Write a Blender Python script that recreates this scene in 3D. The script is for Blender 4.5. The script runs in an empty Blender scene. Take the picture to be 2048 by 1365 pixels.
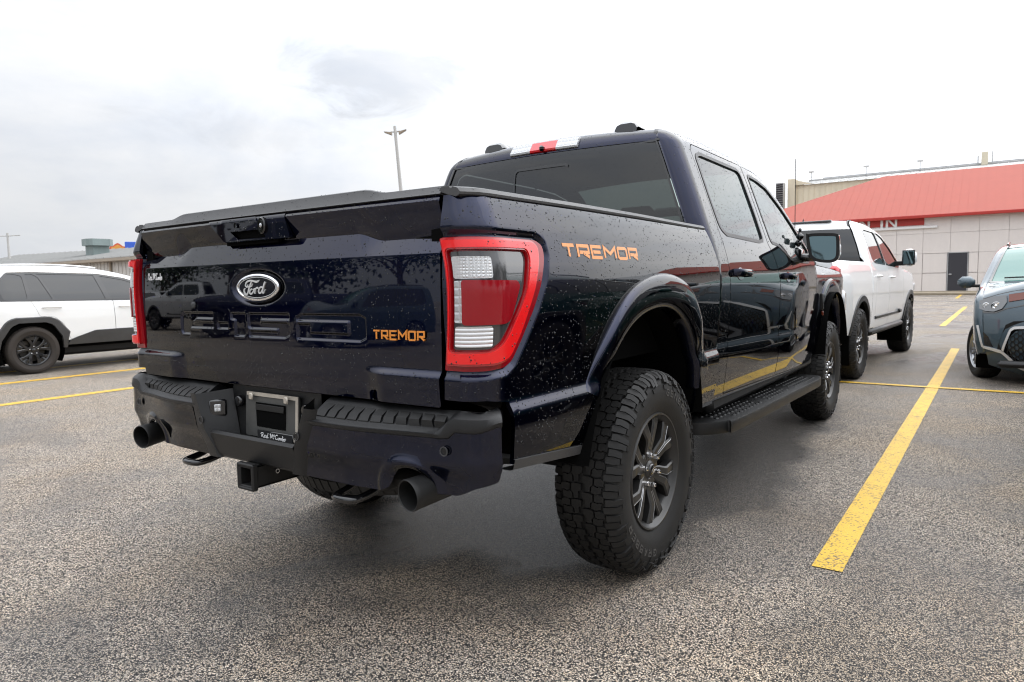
import bpy, bmesh, math, random
import numpy as np
from mathutils import Vector, Matrix
from mathutils.geometry import delaunay_2d_cdt

random.seed(11); RNG = np.random.default_rng(5)
scene = bpy.context.scene
COL = scene.collection
R = math.radians

# ---------------------------------------------------------------- camera, sky, sun, exposure
def cam_axes(yaw, pitch, roll):
    f = np.array([math.sin(yaw) * math.cos(pitch), math.cos(yaw) * math.cos(pitch), math.sin(pitch)])
    r = np.array([math.cos(yaw), -math.sin(yaw), 0.]); u = np.cross(r, f)
    c, s = math.cos(roll), math.sin(roll)
    return c * r + s * u, -s * r + c * u, f

CAM = np.array([2.0876, -2.6316, 1.2107])
cr, cu, cf = cam_axes(-.6125, -.0839, -.0189)
cam_data = bpy.data.cameras.new('camera')
cam = bpy.data.objects.new('camera', cam_data); COL.objects.link(cam)
cam.matrix_world = Matrix(((cr[0], cu[0], -cf[0], CAM[0]), (cr[1], cu[1], -cf[1], CAM[1]), (cr[2], cu[2], -cf[2], CAM[2]), (0, 0, 0, 1)))
cam_data.sensor_width = 36.0
cam_data.lens = 1373.1 / 2048 * 36.0
cam_data.clip_start = .05; cam_data.clip_end = 3000
cam_data.dof.use_dof = True
cam_data.dof.focus_distance = 2.6
cam_data.dof.aperture_fstop = 7.1
scene.camera = cam

SUN_AZ, SUN_EL = 26.0, 42.0                       # azimuth from +Y towards +X
world = bpy.data.worlds.new("World"); scene.world = world; world.use_nodes = True
def build_world():
    nt = world.node_tree; N = nt.nodes; L = nt.links; N.clear()
    out = N.new('ShaderNodeOutputWorld'); bg = N.new('ShaderNodeBackground')
    sky = N.new('ShaderNodeTexSky'); sky.sky_type = 'NISHITA'; sky.sun_disc = False
    sky.sun_elevation = R(SUN_EL); sky.sun_rotation = R(SUN_AZ)
    bg.inputs['Strength'].default_value = .1
    tc = N.new('ShaderNodeTexCoord')
    def math_(op, a, b=None, clamp=False):
        n = N.new('ShaderNodeMath'); n.operation = op; n.use_clamp = clamp
        for i, v in enumerate((a, b)):
            if v is None: continue
            if isinstance(v, (int, float)): n.inputs[i].default_value = v
            else: L.new(v, n.inputs[i])
        return n.outputs[0]
    def noise(scale, detail, rough, dist=0., off=(0, 0, 0), sc=(1, 1, 1)):
        m = N.new('ShaderNodeMapping'); m.inputs['Location'].default_value = off; m.inputs['Scale'].default_value = sc
        L.new(tc.outputs['Generated'], m.inputs['Vector'])
        n = N.new('ShaderNodeTexNoise'); n.inputs['Scale'].default_value = scale; n.inputs['Detail'].default_value = detail
        n.inputs['Roughness'].default_value = rough; n.inputs['Distortion'].default_value = dist
        L.new(m.outputs[0], n.inputs['Vector']); return n.outputs['Fac']
    def ramp(v, a, b):
        n = N.new('ShaderNodeMapRange'); n.interpolation_type = 'SMOOTHSTEP'
        n.inputs['From Min'].default_value = a; n.inputs['From Max'].default_value = b
        L.new(v, n.inputs['Value']); return n.outputs[0]
    def dot(d):
        n = N.new('ShaderNodeVectorMath'); n.operation = 'DOT_PRODUCT'
        L.new(tc.outputs['Generated'], n.inputs[0]); n.inputs[1].default_value = d; return n.outputs['Value']
    sep = N.new('ShaderNodeSeparateXYZ'); L.new(tc.outputs['Generated'], sep.inputs[0])
    up = math_('MAXIMUM', sep.outputs['Z'], 0.)
    # overcast vault: brighter towards the zenith and round the veiled sun
    a, e = R(SUN_AZ), R(SUN_EL)
    sd = (math.sin(a) * math.cos(e), math.cos(a) * math.cos(e), math.sin(e))
    glow = math_('POWER', math_('MAXIMUM', dot(sd), 0.), 3.0)
    lum = math_('ADD', math_('MULTIPLY', math_('POWER', up, 1.5), 2.1), math_('MULTIPLY', glow, 1.35))
    lum = math_('ADD', lum, .84)
    # soft cloud structure
    n1 = noise(2.1, 7, .55, .4, (3.1, 1.2, .4), (1, 1, 2.6))
    n2 = noise(5.0, 6, .6, .3, (7.7, 2.2, 1.4), (1, 1, 3.0))
    cl = math_('ADD', math_('MULTIPLY', n1, .7), math_('MULTIPLY', n2, .3))
    dark = ramp(cl, .36, .62)                      # 0 = grey cloud base, 1 = bright veil
    lum = math_('MULTIPLY', lum, math_('ADD', math_('MULTIPLY', dark, .12), .93))
    # the thin grey cloud above the truck, and a fainter one left of it
    def cloud(az, el, wa, we, warp):
        # angular ellipse round a fixed compass direction, torn at the rim by the cloud noise
        d0 = (math.sin(R(az)) * math.cos(R(el)), math.cos(R(az)) * math.cos(R(el)), math.sin(R(el)))
        ta = (math.cos(R(az)), -math.sin(R(az)), 0.)
        te = tuple(np.cross(ta, d0))
        a_ = math_('DIVIDE', dot(ta), wa); e_ = math_('DIVIDE', dot(te), we)
        r_ = math_('SQRT', math_('ADD', math_('MULTIPLY', a_, a_), math_('MULTIPLY', e_, e_)))
        r_ = math_('ADD', r_, math_('MULTIPLY', math_('SUBTRACT', n3, .5), warp))
        return math_('MULTIPLY', ramp(r_, 1.15, .25), math_('GREATER_THAN', dot(d0), 0.))
    n3 = noise(6.5, 7, .62, .8, (1.7, 5.2, 2.4), (1, 1, 2.2))
    p = math_('MULTIPLY', cloud(-43.5, 16.5, .13, .055, 3.2), .21)
    p = math_('ADD', p, math_('MULTIPLY', cloud(-54.0, 12.0, .16, .035, 3.4), .07), True)
    p = math_('ADD', p, math_('MULTIPLY', cloud(-84.0, 8.0, .60, .32, .8), .11), True)
    lum = math_('MULTIPLY', lum, math_('SUBTRACT', 1.0, p))
    tint = N.new('ShaderNodeMix'); tint.data_type = 'RGBA'
    L.new(dark, tint.inputs['Factor'])
    tint.inputs[6].default_value = (.90, .95, 1.04, 1); tint.inputs[7].default_value = (.98, .99, 1.01, 1)
    sc = N.new('ShaderNodeVectorMath'); sc.operation = 'SCALE'
    L.new(tint.outputs[2], sc.inputs[0]); L.new(math_('MULTIPLY', lum, 10.0), sc.inputs['Scale'])
    mix = N.new('ShaderNodeMix'); mix.data_type = 'RGBA'; mix.inputs['Factor'].default_value = .95
    L.new(sky.outputs[0], mix.inputs[6]); L.new(sc.outputs[0], mix.inputs[7])
    L.new(mix.outputs[2], bg.inputs['Color']); L.new(bg.outputs[0], out.inputs['Surface'])
build_world()

sun_data = bpy.data.lights.new('sun', 'SUN'); sun_data.energy = .8; sun_data.angle = R(75); sun_data.color = (1, .97, .92)
sun = bpy.data.objects.new('sun', sun_data); COL.objects.link(sun)
sun.rotation_euler = (R(90 - SUN_EL), 0, R(180 - SUN_AZ)); sun.location = (0, 0, 60)

vs = scene.view_settings
vs.view_transform = 'Standard'; vs.look = 'None'; vs.exposure = 0.0; vs.gamma = 1.0; vs.use_curve_mapping = False
scene.cycles.filter_width = 1.1; scene.cycles.max_bounces = 8; scene.cycles.use_denoising = True
scene.cycles.sample_clamp_indirect = 6.0
scene.cycles.caustics_reflective = False; scene.cycles.caustics_refractive = False

# ---------------------------------------------------------------- materials
def new_mat(name):
    m = bpy.data.materials.new(name); m.use_nodes = True
    return m, m.node_tree, m.node_tree.nodes['Principled BSDF']
def mat(name, col, rough=.5, metal=0., coat=0., spec=.5, trans=0., ior=1.5, emit=None, var=0., bump=0., bscale=300., coat_rough=.02, coat_ior=1.5):
    m, nt, b = new_mat(name)
    N, L = nt.nodes, nt.links
    b.inputs['Base Color'].default_value = (*col, 1); b.inputs['Roughness'].default_value = rough
    b.inputs['Metallic'].default_value = metal; b.inputs['Coat Weight'].default_value = coat
    b.inputs['Coat IOR'].default_value = coat_ior
    b.inputs['Coat Roughness'].default_value = coat_rough; b.inputs['Specular IOR Level'].default_value = spec
    b.inputs['Transmission Weight'].default_value = trans; b.inputs['IOR'].default_value = ior
    if emit:
        b.inputs['Emission Color'].default_value = (*emit[0], 1); b.inputs['Emission Strength'].default_value = emit[1]
    if var or bump:
        tc = N.new('ShaderNodeTexCoord')
    if var:
        n = N.new('ShaderNodeTexNoise'); n.inputs['Scale'].default_value = 3.0; n.inputs['Detail'].default_value = 8
        n.inputs['Roughness'].default_value = .65
        L.new(tc.outputs['Object'], n.inputs['Vector'])
        r = N.new('ShaderNodeMapRange'); L.new(n.outputs['Fac'], r.inputs['Value'])
        r.inputs['From Min'].default_value = .3; r.inputs['From Max'].default_value = .7
        r.inputs['To Min'].default_value = 1 - var; r.inputs['To Max'].default_value = 1 + var
        s = N.new('ShaderNodeVectorMath'); s.operation = 'SCALE'; s.inputs[0].default_value = col
        L.new(r.outputs[0], s.inputs['Scale']); L.new(s.outputs[0], b.inputs['Base Color'])
        r2 = N.new('ShaderNodeMapRange'); L.new(n.outputs['Fac'], r2.inputs['Value'])
        r2.inputs['To Min'].default_value = max(.02, rough - .12); r2.inputs['To Max'].default_value = min(1, rough + .12)
        L.new(r2.outputs[0], b.inputs['Roughness'])
    if bump:
        n = N.new('ShaderNodeTexNoise'); n.inputs['Scale'].default_value = bscale; n.inputs['Detail'].default_value = 3
        L.new(tc.outputs['Object'], n.inputs['Vector'])
        bp = N.new('ShaderNodeBump'); bp.inputs['Strength'].default_value = bump; bp.inputs['Distance'].default_value = .002
        L.new(n.outputs['Fac'], bp.inputs['Height']); L.new(bp.outputs[0], b.inputs['Normal'])
    return m

M = {}
def build_materials():
    M['navy'] = mat('navy_pearl_paint', (.0040, .0066, .0255), .30, 1.0, 1.0, .5, coat_ior=1.46)
    M['navy'].node_tree.nodes['Principled BSDF'].inputs['Specular Tint'].default_value = (.05, .07, .16, 1)
    M['white'] = mat('white_pearl_paint', (.85, .86, .86), .35, 0, .9)
    M['slate'] = mat('slate_grey_paint', (.060, .088, .108), .40, .3, 1.0, .2)
    M['silver'] = mat('silver_paint', (.34, .35, .36), .40, .5, 1.0)
    M['red_paint'] = mat('dark_red_paint', (.14, .012, .014), .4, .3, 1.0)
    M['teal_paint'] = mat('dark_green_paint', (.012, .075, .062), .4, .3, 1.0)
    M['black_gloss'] = mat('black_gloss_trim', (.006, .006, .007), .12, 0, .6)
    M['plastic'] = mat('black_grained_plastic', (.0080, .0082, .0088), .40, 0, 0, .40, var=.25, bump=.35, bscale=900)
    M['plastic_grey'] = mat('weathered_rail_plastic', (.048, .048, .049), .40, 0, 0, .5, var=.2, bump=.3, bscale=900)
    M['dark'] = mat('dark_void_plastic', (.003, .003, .003), .9, spec=.05)
    M['under'] = mat('black_frame_steel', (.010, .010, .010), .55, .2, var=.4)
    M['rubber'] = mat('tyre_rubber', (.014, .0136, .0132), .60, 0, 0, .35, var=.35, bump=.3, bscale=220)
    M['rubber_brown'] = mat('dusty_tyre_rubber', (.040, .034, .030), .75, 0, 0, .3, var=.25)
    M['rubber_letter'] = mat('worn_tyre_lettering', (.060, .057, .054), .55, 0, 0, .4)
    M['glass_dark'] = mat('privacy_glass', (.007, .008, .009), .03, 0, .3, .6, var=0)
    M['glass_side'] = mat('tinted_side_glass', (.014, .021, .022), .02, 0, .0, .22, ior=1.5)
    M['glass_green'] = mat('windscreen_glass', (.085, .20, .175), .05, 0, .1, .4)
    M['mirror'] = mat('mirror_glass', (.15, .215, .23), .03, 1.0)
    M['chrome'] = mat('chrome', (.82, .82, .83), .08, 1.0)
    M['badge_silver'] = mat('silver_badge_script', (.66, .66, .66), .38, .35)
    M['steel'] = mat('brushed_silver', (.60, .60, .61), .22, 1.0)
    M['rim_dark'] = mat('dark_grey_alloy', (.042, .041, .040), .42, .6, .2, var=.12)
    M['rim_edge'] = mat('machined_alloy_edge', (.38, .38, .39), .28, .9)
    M['rim_black'] = mat('gloss_black_rim', (.012, .012, .013), .18, .1, .5)
    M['rim_silver'] = mat('silver_alloy', (.40, .41, .43), .28, .9)
    M['rotor'] = mat('brake_rotor_steel', (.05, .047, .044), .5, .8, var=.3)
    M['red_rim'] = mat('red_lens_rim', (.40, .006, .010), .15, 0, 1.0, .6)
    M['red_lens'] = mat('bright_red_lens', (.62, .006, .010), .10, 0, 1.0, .6)
    M['red_bar'] = mat('red_light_guide', (.80, .009, .011), .22, 0, .45, .5)
    M['red_deep'] = mat('deep_red_lens', (.26, .003, .009), .10, 0, .25, .4)
    M['clear_lens'] = mat('clear_ribbed_lens', (.56, .57, .58), .20, .3, .8, bump=0)
    M['smoke_lens'] = mat('smoked_lens', (.040, .040, .042), .10, 0, 1.0)
    M['headlamp'] = mat('clear_headlamp', (.11, .115, .12), .12, .2, 1.0)
    M['amber'] = mat('amber_lens', (.13, .022, .008), .2, 0, .2)
    M['orange'] = mat('orange_decal', (.72, .25, .035), .45, 0, .3)
    M['decal_grey'] = mat('grey_decal_border', (.055, .058, .065), .5)
    M['letter_white'] = mat('white_lettering', (.80, .80, .80), .5)
    M['plate_metal'] = mat('raw_plate_frame', (.075, .075, .072), .5, .3, var=.5)
    M['plate_worn'] = mat('worn_bare_aluminium', (.46, .42, .36), .5, .4, var=.3)
    M['rust'] = mat('surface_rust', (.14, .045, .020), .8, 0, var=.5)
    M['pad'] = mat('black_step_pad', (.010, .010, .010), .55, 0, 0, .4, bump=.3, bscale=500)
    M['interior'] = mat('grey_cabin_trim', (.06, .06, .06), .8)
    M['drop_navy'] = mat('raindrop_on_paint', (.003, .004, .007), .03, 0, .38, .5, ior=1.36)
build_materials()

def see_through(name, src, amount, tint):
    """tinted glass: the given glossy dark pane with a share of straight-through light"""
    m = M[src].copy(); m.name = name; nt = m.node_tree; N, L = nt.nodes, nt.links
    tr = N.new('ShaderNodeBsdfTransparent'); tr.inputs['Color'].default_value = (*tint, 1)
    mx = N.new('ShaderNodeMixShader'); mx.inputs[0].default_value = amount
    out = N['Material Output']; L.new(N['Principled BSDF'].outputs[0], mx.inputs[1]); L.new(tr.outputs[0], mx.inputs[2]); L.new(mx.outputs[0], out.inputs['Surface'])
    return m
M['glass_rear'] = see_through('rear_privacy_glass', 'glass_dark', .075, (.85, 1.0, .95))
M['glass_door'] = see_through('door_privacy_glass', 'glass_side', .10, (.85, 1.0, .95))
M['glass_screen'] = see_through('windscreen_pane', 'glass_side', .62, (.80, .95, .90))
def lens_grid(name, col, sx, sz, rough=.18):
    """clear moulded lens: a fine grid of optic cells as relief"""
    m, nt, b = new_mat(name); N, L = nt.nodes, nt.links
    tc = N.new('ShaderNodeTexCoord'); sp = N.new('ShaderNodeSeparateXYZ'); L.new(tc.outputs['Object'], sp.inputs[0])
    hs = []
    for ax, sc in ((0, sx), (1, sx), (2, sz)):
        if not sc: continue
        mu = N.new('ShaderNodeMath'); mu.operation = 'MULTIPLY'; mu.inputs[1].default_value = sc * math.pi
        L.new(sp.outputs[ax], mu.inputs[0])
        si = N.new('ShaderNodeMath'); si.operation = 'SINE'; L.new(mu.outputs[0], si.inputs[0])
        ab = N.new('ShaderNodeMath'); ab.operation = 'ABSOLUTE'; L.new(si.outputs[0], ab.inputs[0]); hs.append(ab.outputs[0])
    h = hs[0]
    for k in hs[1:]:
        a = N.new('ShaderNodeMath'); a.operation = 'MINIMUM'; L.new(h, a.inputs[0]); L.new(k, a.inputs[1]); h = a.outputs[0]
    bp = N.new('ShaderNodeBump'); bp.inputs['Strength'].default_value = .7; bp.inputs['Distance'].default_value = .004
    L.new(h, bp.inputs['Height']); L.new(bp.outputs[0], b.inputs['Normal'])
    b.inputs['Base Color'].default_value = (*col, 1); b.inputs['Roughness'].default_value = rough
    b.inputs['Metallic'].default_value = .25; b.inputs['Coat Weight'].default_value = 1.0
    return m
M['lens_grid'] = lens_grid('clear_gridded_lens', (.60, .61, .62), 110, 110)
M['lens_rib'] = lens_grid('clear_ribbed_lens_horizontal', (.66, .67, .68), 0, 90)
M['lens_cell'] = lens_grid('clear_cell_lens', (.50, .51, .52), 45, 45)
# ---------------------------------------------------------------- surface functions of the dark pickup
def table(pts, width):
    """smooth 1-D lookup through (t, value) points"""
    pts = sorted(pts)
    t = np.array([p[0] for p in pts]); v = np.array([p[1] for p in pts])
    g = np.arange(t[0] - .1, t[-1] + .1, .001)
    w = np.interp(g, t, v)
    lo = g < t[0]; hi = g > t[-1]
    if len(t) > 1:
        w[lo] = v[0] + (g[lo] - t[0]) * (v[1] - v[0]) / (t[1] - t[0])
        w[hi] = v[-1] + (g[hi] - t[-1]) * (v[-1] - v[-2]) / (t[-1] - t[-2])
    n = max(1, int(width / .001))
    k = np.ones(n) / n
    for _ in range(2):
        w = np.convolve(np.pad(w, (n // 2, n - 1 - n // 2), 'edge'), k, 'valid')
    return lambda z: np.interp(z, g, w)

def smooth(a, b, x):
    t = np.clip((x - a) / (b - a), 0, 1)
    return t * t * (3 - 2 * t)

BED_X = table([(.50, .925), (.60, .952), (.70, .975), (.79, .986), (.842, .987), (.866, .970), (.90, .972), (1.0, .979),
               (1.12, .987), (1.20, .989), (1.26, .984), (1.32, .972), (1.38, .956), (1.43, .938), (1.47, .918)], .022)
CAB_X = table([(.50, .925), (.60, .946), (.70, .964), (.79, .972), (.838, .9715), (.870, .966), (.90, .968), (1.0, .977),
               (1.12, .985), (1.20, .987), (1.26, .983), (1.32, .972), (1.38, .956), (1.45, .933), (1.60, .880),
               (1.80, .806), (1.90, .766), (1.95, .742), (2.05, .690)], .022)

def dist_polyline(y, z, poly, closed=False):
    p = np.asarray(poly, float)
    if closed:
        p = np.vstack([p, p[:1]])
    y = np.asarray(y, float); z = np.asarray(z, float)
    best = np.full(np.broadcast(y, z).shape, 1e9)
    for i in range(len(p) - 1):
        a, b = p[i], p[i + 1]
        d = b - a; L = d @ d + 1e-12
        t = np.clip(((y - a[0]) * d[0] + (z - a[1]) * d[1]) / L, 0, 1)
        best = np.minimum(best, (y - a[0] - t * d[0]) ** 2 + (z - a[1] - t * d[1]) ** 2)
    return np.sqrt(best)

def in_poly(y, z, poly):
    p = np.asarray(poly, float)
    y = np.asarray(y, float); z = np.asarray(z, float)
    r = np.zeros(np.broadcast(y, z).shape, bool)
    j = len(p) - 1
    for i in range(len(p)):
        yi, zi = p[i]; yj, zj = p[j]
        if zi != zj:
            c = ((zi > z) != (zj > z)) & (y < (yj - yi) * (z - zi) / (zj - zi) + yi)
            r ^= c
        j = i
    return r

def catmull(pts, n=8, closed=False):
    p = [np.asarray(q, float) for q in pts]
    out = []
    m = len(p)
    rng = range(m) if closed else range(m - 1)
    for i in rng:
        if closed:
            a, b, c, d = p[(i - 1) % m], p[i], p[(i + 1) % m], p[(i + 2) % m]
        else:
            b, c = p[i], p[i + 1]
            a = p[i - 1] if i > 0 else 2 * b - c
            d = p[i + 2] if i + 2 < m else 2 * c - b
        for k in range(n):
            t = k / n
            out.append(.5 * (2 * b + (c - a) * t + (2 * a - 5 * b + 4 * c - d) * t * t + (3 * b - a - 3 * c + d) * t ** 3))
    if not closed:
        out.append(p[-1])
    return out

def resample(pts, step, closed=False):
    p = [np.asarray(q, float) for q in pts]
    if closed:
        p = p + [p[0]]
    out = []
    for a, b in zip(p[:-1], p[1:]):
        n = max(1, int(math.ceil(np.linalg.norm(b - a) / step - 1e-6)))
        for k in range(n):
            out.append(a + (b - a) * k / n)
    if not closed:
        out.append(p[-1])
    return out

def round_poly(pts, r, n=5):
    """round every corner of a closed polygon with radius r (or per-corner list)"""
    m = len(pts); out = []
    P = [np.asarray(q, float) for q in pts]
    for i in range(m):
        a, b, c = P[i - 1], P[i], P[(i + 1) % m]
        rr = r[i] if isinstance(r, (list, tuple)) else r
        u = a - b; v = c - b
        lu, lv = np.linalg.norm(u), np.linalg.norm(v)
        q = min(rr, .45 * lu, .45 * lv)
        if q < 1e-5:
            out.append(b); continue
        s = b + u / lu * q; e = b + v / lv * q
        for k in range(n + 1):
            t = k / n
            out.append((1 - t) ** 2 * s + 2 * t * (1 - t) * b + t * t * e)
    return out

# bed side, unrolled: a = y on the flat of the side, running on round the rear corner onto the rear face
B_YS, B_RHO, B_RX, B_RY = -1.060, .105, .085, .107
LAMP = None
def bed_taper(y):
    return .014 * smooth(-.45, -1.15, y)
def bed(a, z, off=0.0, recess=True):
    a = np.asarray(a, float); z = np.asarray(z, float)
    th = np.clip((B_YS - a) / B_RHO, 0, math.pi / 2)
    rest = np.maximum(0, B_YS - B_RHO * math.pi / 2 - a)
    y = np.where(a >= B_YS, a, B_YS - B_RY * np.sin(th))
    x = BED_X(z) - bed_taper(y) - B_RX * (1 - np.cos(th)) - rest
    y = y + .018 * smooth(1.36, 1.47, z) * np.sin(th)
    o = off + np.zeros_like(x)
    if recess and LAMP is not None:
        d = dist_polyline(a, z, LAMP, True)
        d = np.where(in_poly(a, z, LAMP), 0, d)
        o = o - .013 * (1 - smooth(0, .026, d))
    x = x + o * np.cos(th); y = y - o * np.sin(th)
    return np.stack([x, y, z + 0 * x], -1)
def bed_end(z, x=.822):
    return B_YS - B_RHO * math.pi / 2 - (BED_X(z) - .014 - B_RX - x)

# cab: side silhouette and rounded edges towards it
CAB_SIL = [(.655, .90), (.655, 1.40), (.668, 1.60), (.690, 1.80), (.704, 1.90), (.718, 1.945), (.75, 1.976), (.81, 1.994),
           (1.0, 2.004), (1.4, 2.006), (1.75, 1.995), (2.05, 1.965), (2.25, 1.925), (2.48, 1.825), (2.75, 1.655), (3.00, 1.475), (3.13, 1.385)]
CAB_R = .09
CAB_SIL_S = [tuple(q) for q in catmull(CAB_SIL, 6)]
def cab(y, z, off=0.0):
    y = np.asarray(y, float); z = np.asarray(z, float)
    d = np.clip(dist_polyline(y, z, CAB_SIL_S), 0, CAB_R)
    t = 1 - d / CAB_R
    x = CAB_X(z) - CAB_R * (1 - np.sqrt(np.maximum(0, 1 - t * t))) - .03 * smooth(2.2, 3.4, y)
    return np.stack([x + off, y + 0 * x, z + 0 * x], -1)

# front fender: follows the door surface forward
def fender(y, z, off=0.0):
    y = np.asarray(y, float); z = np.asarray(z, float)
    x = CAB_X(np.minimum(z, 1.30)) - .03 * smooth(2.2, 3.4, y) - .10 * smooth(1.16, 1.36, z) ** 2 - .22 * np.clip((y - 4.15) / .55, 0, 1) ** 2.5
    return np.stack([x + off, y + 0 * x, z + 0 * x], -1)

# bumper: s runs along the rear face from the middle, round the corner and forward
BP_R = .10
def bumper(s, z, off=0.0):
    s = np.asarray(s, float); z = np.asarray(z, float)
    s1 = .885
    th = np.clip((s - s1) / BP_R, 0, 1.38)
    rest = np.maximum(0, s - s1 - BP_R * 1.38)
    x = np.minimum(s, s1) + BP_R * np.sin(th) + rest * math.cos(1.38)
    y0 = -1.253 + .022 * (np.minimum(s, s1) / .9) ** 2 + .085 * smooth(.45, .90, np.minimum(s, s1)) * .55
    y = y0 + BP_R * (1 - np.cos(th)) + rest * math.sin(1.38)
    lean = .02 * smooth(.76, .60, z) - .008 * np.exp(-((z - .70) / .03) ** 2)
    o = off - lean
    x = x + o * np.sin(th); y = y - o * np.cos(th)
    return np.stack([x, y, z + 0 * x], -1)

# tailgate rear face: rearward protrusion p(x, z) from y = TG_Y
TG_Y = -1.168
TG_P = table([(.80, -.008), (.85, .000), (.90, .006), (.95, .0080), (1.0, .0085), (1.10, .0075), (1.20, .0060), (1.27, .0046), (1.296, .0040), (1.300, .0036)], .006)
def tailgate_p(x, z):
    x = np.asarray(x, float); z = np.asarray(z, float)
    ax = np.abs(x)
    zs = 1.372 - .026 * smooth(.46, .58, ax)            # upper edge of the shelf
    low = TG_P(np.minimum(z, 1.30))
    t = np.clip((z - 1.300) / (zs - 1.300), 0, 1)
    shelf = .0038 - .0298 * t
    t2 = np.clip((z - zs) / (1.446 - zs), 0, 1)
    band = -.026 + .030 * t2 ** .85
    t3 = np.clip((z - 1.446) / .022, 0, 1)
    top = .004 - .016 * t3
    p = np.where(z < 1.300, low, np.where(z < zs, shelf, np.where(z < 1.446, band, top)))
    lip = smooth(.50, .60, ax) * .016 * (1 - smooth(.945, .966, z))
    return p + lip
def tailgate(x, z, off=0.0):
    x = np.asarray(x, float); z = np.asarray(z, float)
    p = tailgate_p(x, z) + off
    y = TG_Y - p + .012 * (np.abs(x) / .82) ** 3
    return np.stack([x + 0 * z, y, z + 0 * x], -1)
# ---------------------------------------------------------------- mesh helpers
def link(o, parent=None):
    COL.objects.link(o)
    if parent is not None: o.parent = parent
    return o
def empty(name, loc=(0, 0, 0), rz=0., parent=None):
    o = bpy.data.objects.new(name, None); o.location = loc; o.rotation_euler = (0, 0, rz); o.empty_display_size = .2
    return link(o, parent)
def tag(o, label=None, cat=None, group=None, kind=None):
    for k, v in (('label', label), ('category', cat), ('group', group), ('kind', kind)):
        if v: o[k] = v
    return o

class MB:
    """collects geometry and links it as one mesh object"""
    def __init__(self): self.v = []; self.f = []; self.n = 0
    def add(self, V, F):
        V = np.asarray(V, float).reshape(-1, 3)
        self.v.append(V); self.f += [tuple(int(i) + self.n for i in f) for f in F]; self.n += len(V)
        return self
    def verts(self): return np.vstack(self.v) if self.v else np.zeros((0, 3))
    def mirrored(self):
        m = MB(); V = self.verts().copy(); V[:, 0] *= -1
        m.add(V, [tuple(reversed(f)) for f in self.f]); return m
    def mesh(self, name, material, angle=40., smooth_=True):
        me = bpy.data.meshes.new(name); me.from_pydata(self.verts().tolist(), [], self.f)
        me.materials.append(material)
        if len(self.f) < 40000:
            bm = bmesh.new(); bm.from_mesh(me); bmesh.ops.recalc_face_normals(bm, faces=bm.faces); bm.to_mesh(me); bm.free()
        if smooth_:
            me.shade_smooth()
            if angle is not None: me.set_sharp_from_angle(angle=R(angle))
        return me
    def build(self, name, material, parent=None, angle=40., smooth_=True):
        return link(bpy.data.objects.new(name, self.mesh(name, material, angle, smooth_)), parent)

def box(c, s, bev=0.0, rot=None):
    """bevelled box, centre c, full size s"""
    hx, hy, hz = s[0] / 2, s[1] / 2, s[2] / 2
    b = min(bev, .98 * min(hx, hy, hz))
    V = []; F = []
    if b <= 0:
        for x in (-hx, hx):
            for y in (-hy, hy):
                for z in (-hz, hz): V.append((x, y, z))
        F = [(0, 1, 3, 2), (4, 6, 7, 5), (0, 4, 5, 1), (2, 3, 7, 6), (0, 2, 6, 4), (1, 5, 7, 3)]
    else:
        idx = {}
        for sx in (-1, 1):
            for sy in (-1, 1):
                for sz in (-1, 1):
                    for ax in range(3):
                        p = [sx * hx, sy * hy, sz * hz]
                        for k in range(3):
                            if k != ax: p[k] -= (sx, sy, sz)[k] * b
                        idx[(sx, sy, sz, ax)] = len(V); V.append(tuple(p))
        def q(*k): return [idx[t] for t in k]
        for s_ in (-1, 1):
            F.append(q((s_, -1, -1, 0), (s_, 1, -1, 0), (s_, 1, 1, 0), (s_, -1, 1, 0)) if s_ > 0 else q((s_, -1, -1, 0), (s_, -1, 1, 0), (s_, 1, 1, 0), (s_, 1, -1, 0)))
            F.append(q((-1, s_, -1, 1), (-1, s_, 1, 1), (1, s_, 1, 1), (1, s_, -1, 1)) if s_ > 0 else q((-1, s_, -1, 1), (1, s_, -1, 1), (1, s_, 1, 1), (-1, s_, 1, 1)))
            F.append(q((-1, -1, s_, 2), (1, -1, s_, 2), (1, 1, s_, 2), (-1, 1, s_, 2)) if s_ > 0 else q((-1, -1, s_, 2), (-1, 1, s_, 2), (1, 1, s_, 2), (1, -1, s_, 2)))
        for a in (-1, 1):
            for d in (-1, 1):
                for (k0, k1) in (((a, d, -1), (a, d, 1)),):
                    f = q((*k0, 0), (*k1, 0), (*k1, 1), (*k0, 1)); F.append(f if a * d < 0 else f[::-1])
                k0, k1 = (a, -1, d), (a, 1, d); f = q((*k0, 0), (*k1, 0), (*k1, 2), (*k0, 2)); F.append(f if a * d > 0 else f[::-1])
                k0, k1 = (-1, a, d), (1, a, d); f = q((*k0, 1), (*k1, 1), (*k1, 2), (*k0, 2)); F.append(f if a * d < 0 else f[::-1])
        for a in (-1, 1):
            for d in (-1, 1):
                for e in (-1, 1):
                    f = q((a, d, e, 0), (a, d, e, 1), (a, d, e, 2)); F.append(f if a * d * e > 0 else f[::-1])
    V = np.array(V)
    if rot is not None: V = V @ np.array(rot).T
    return V + np.array(c), F

def rotm(ax, deg):
    return np.array(Matrix.Rotation(R(deg), 3, ax))

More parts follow.
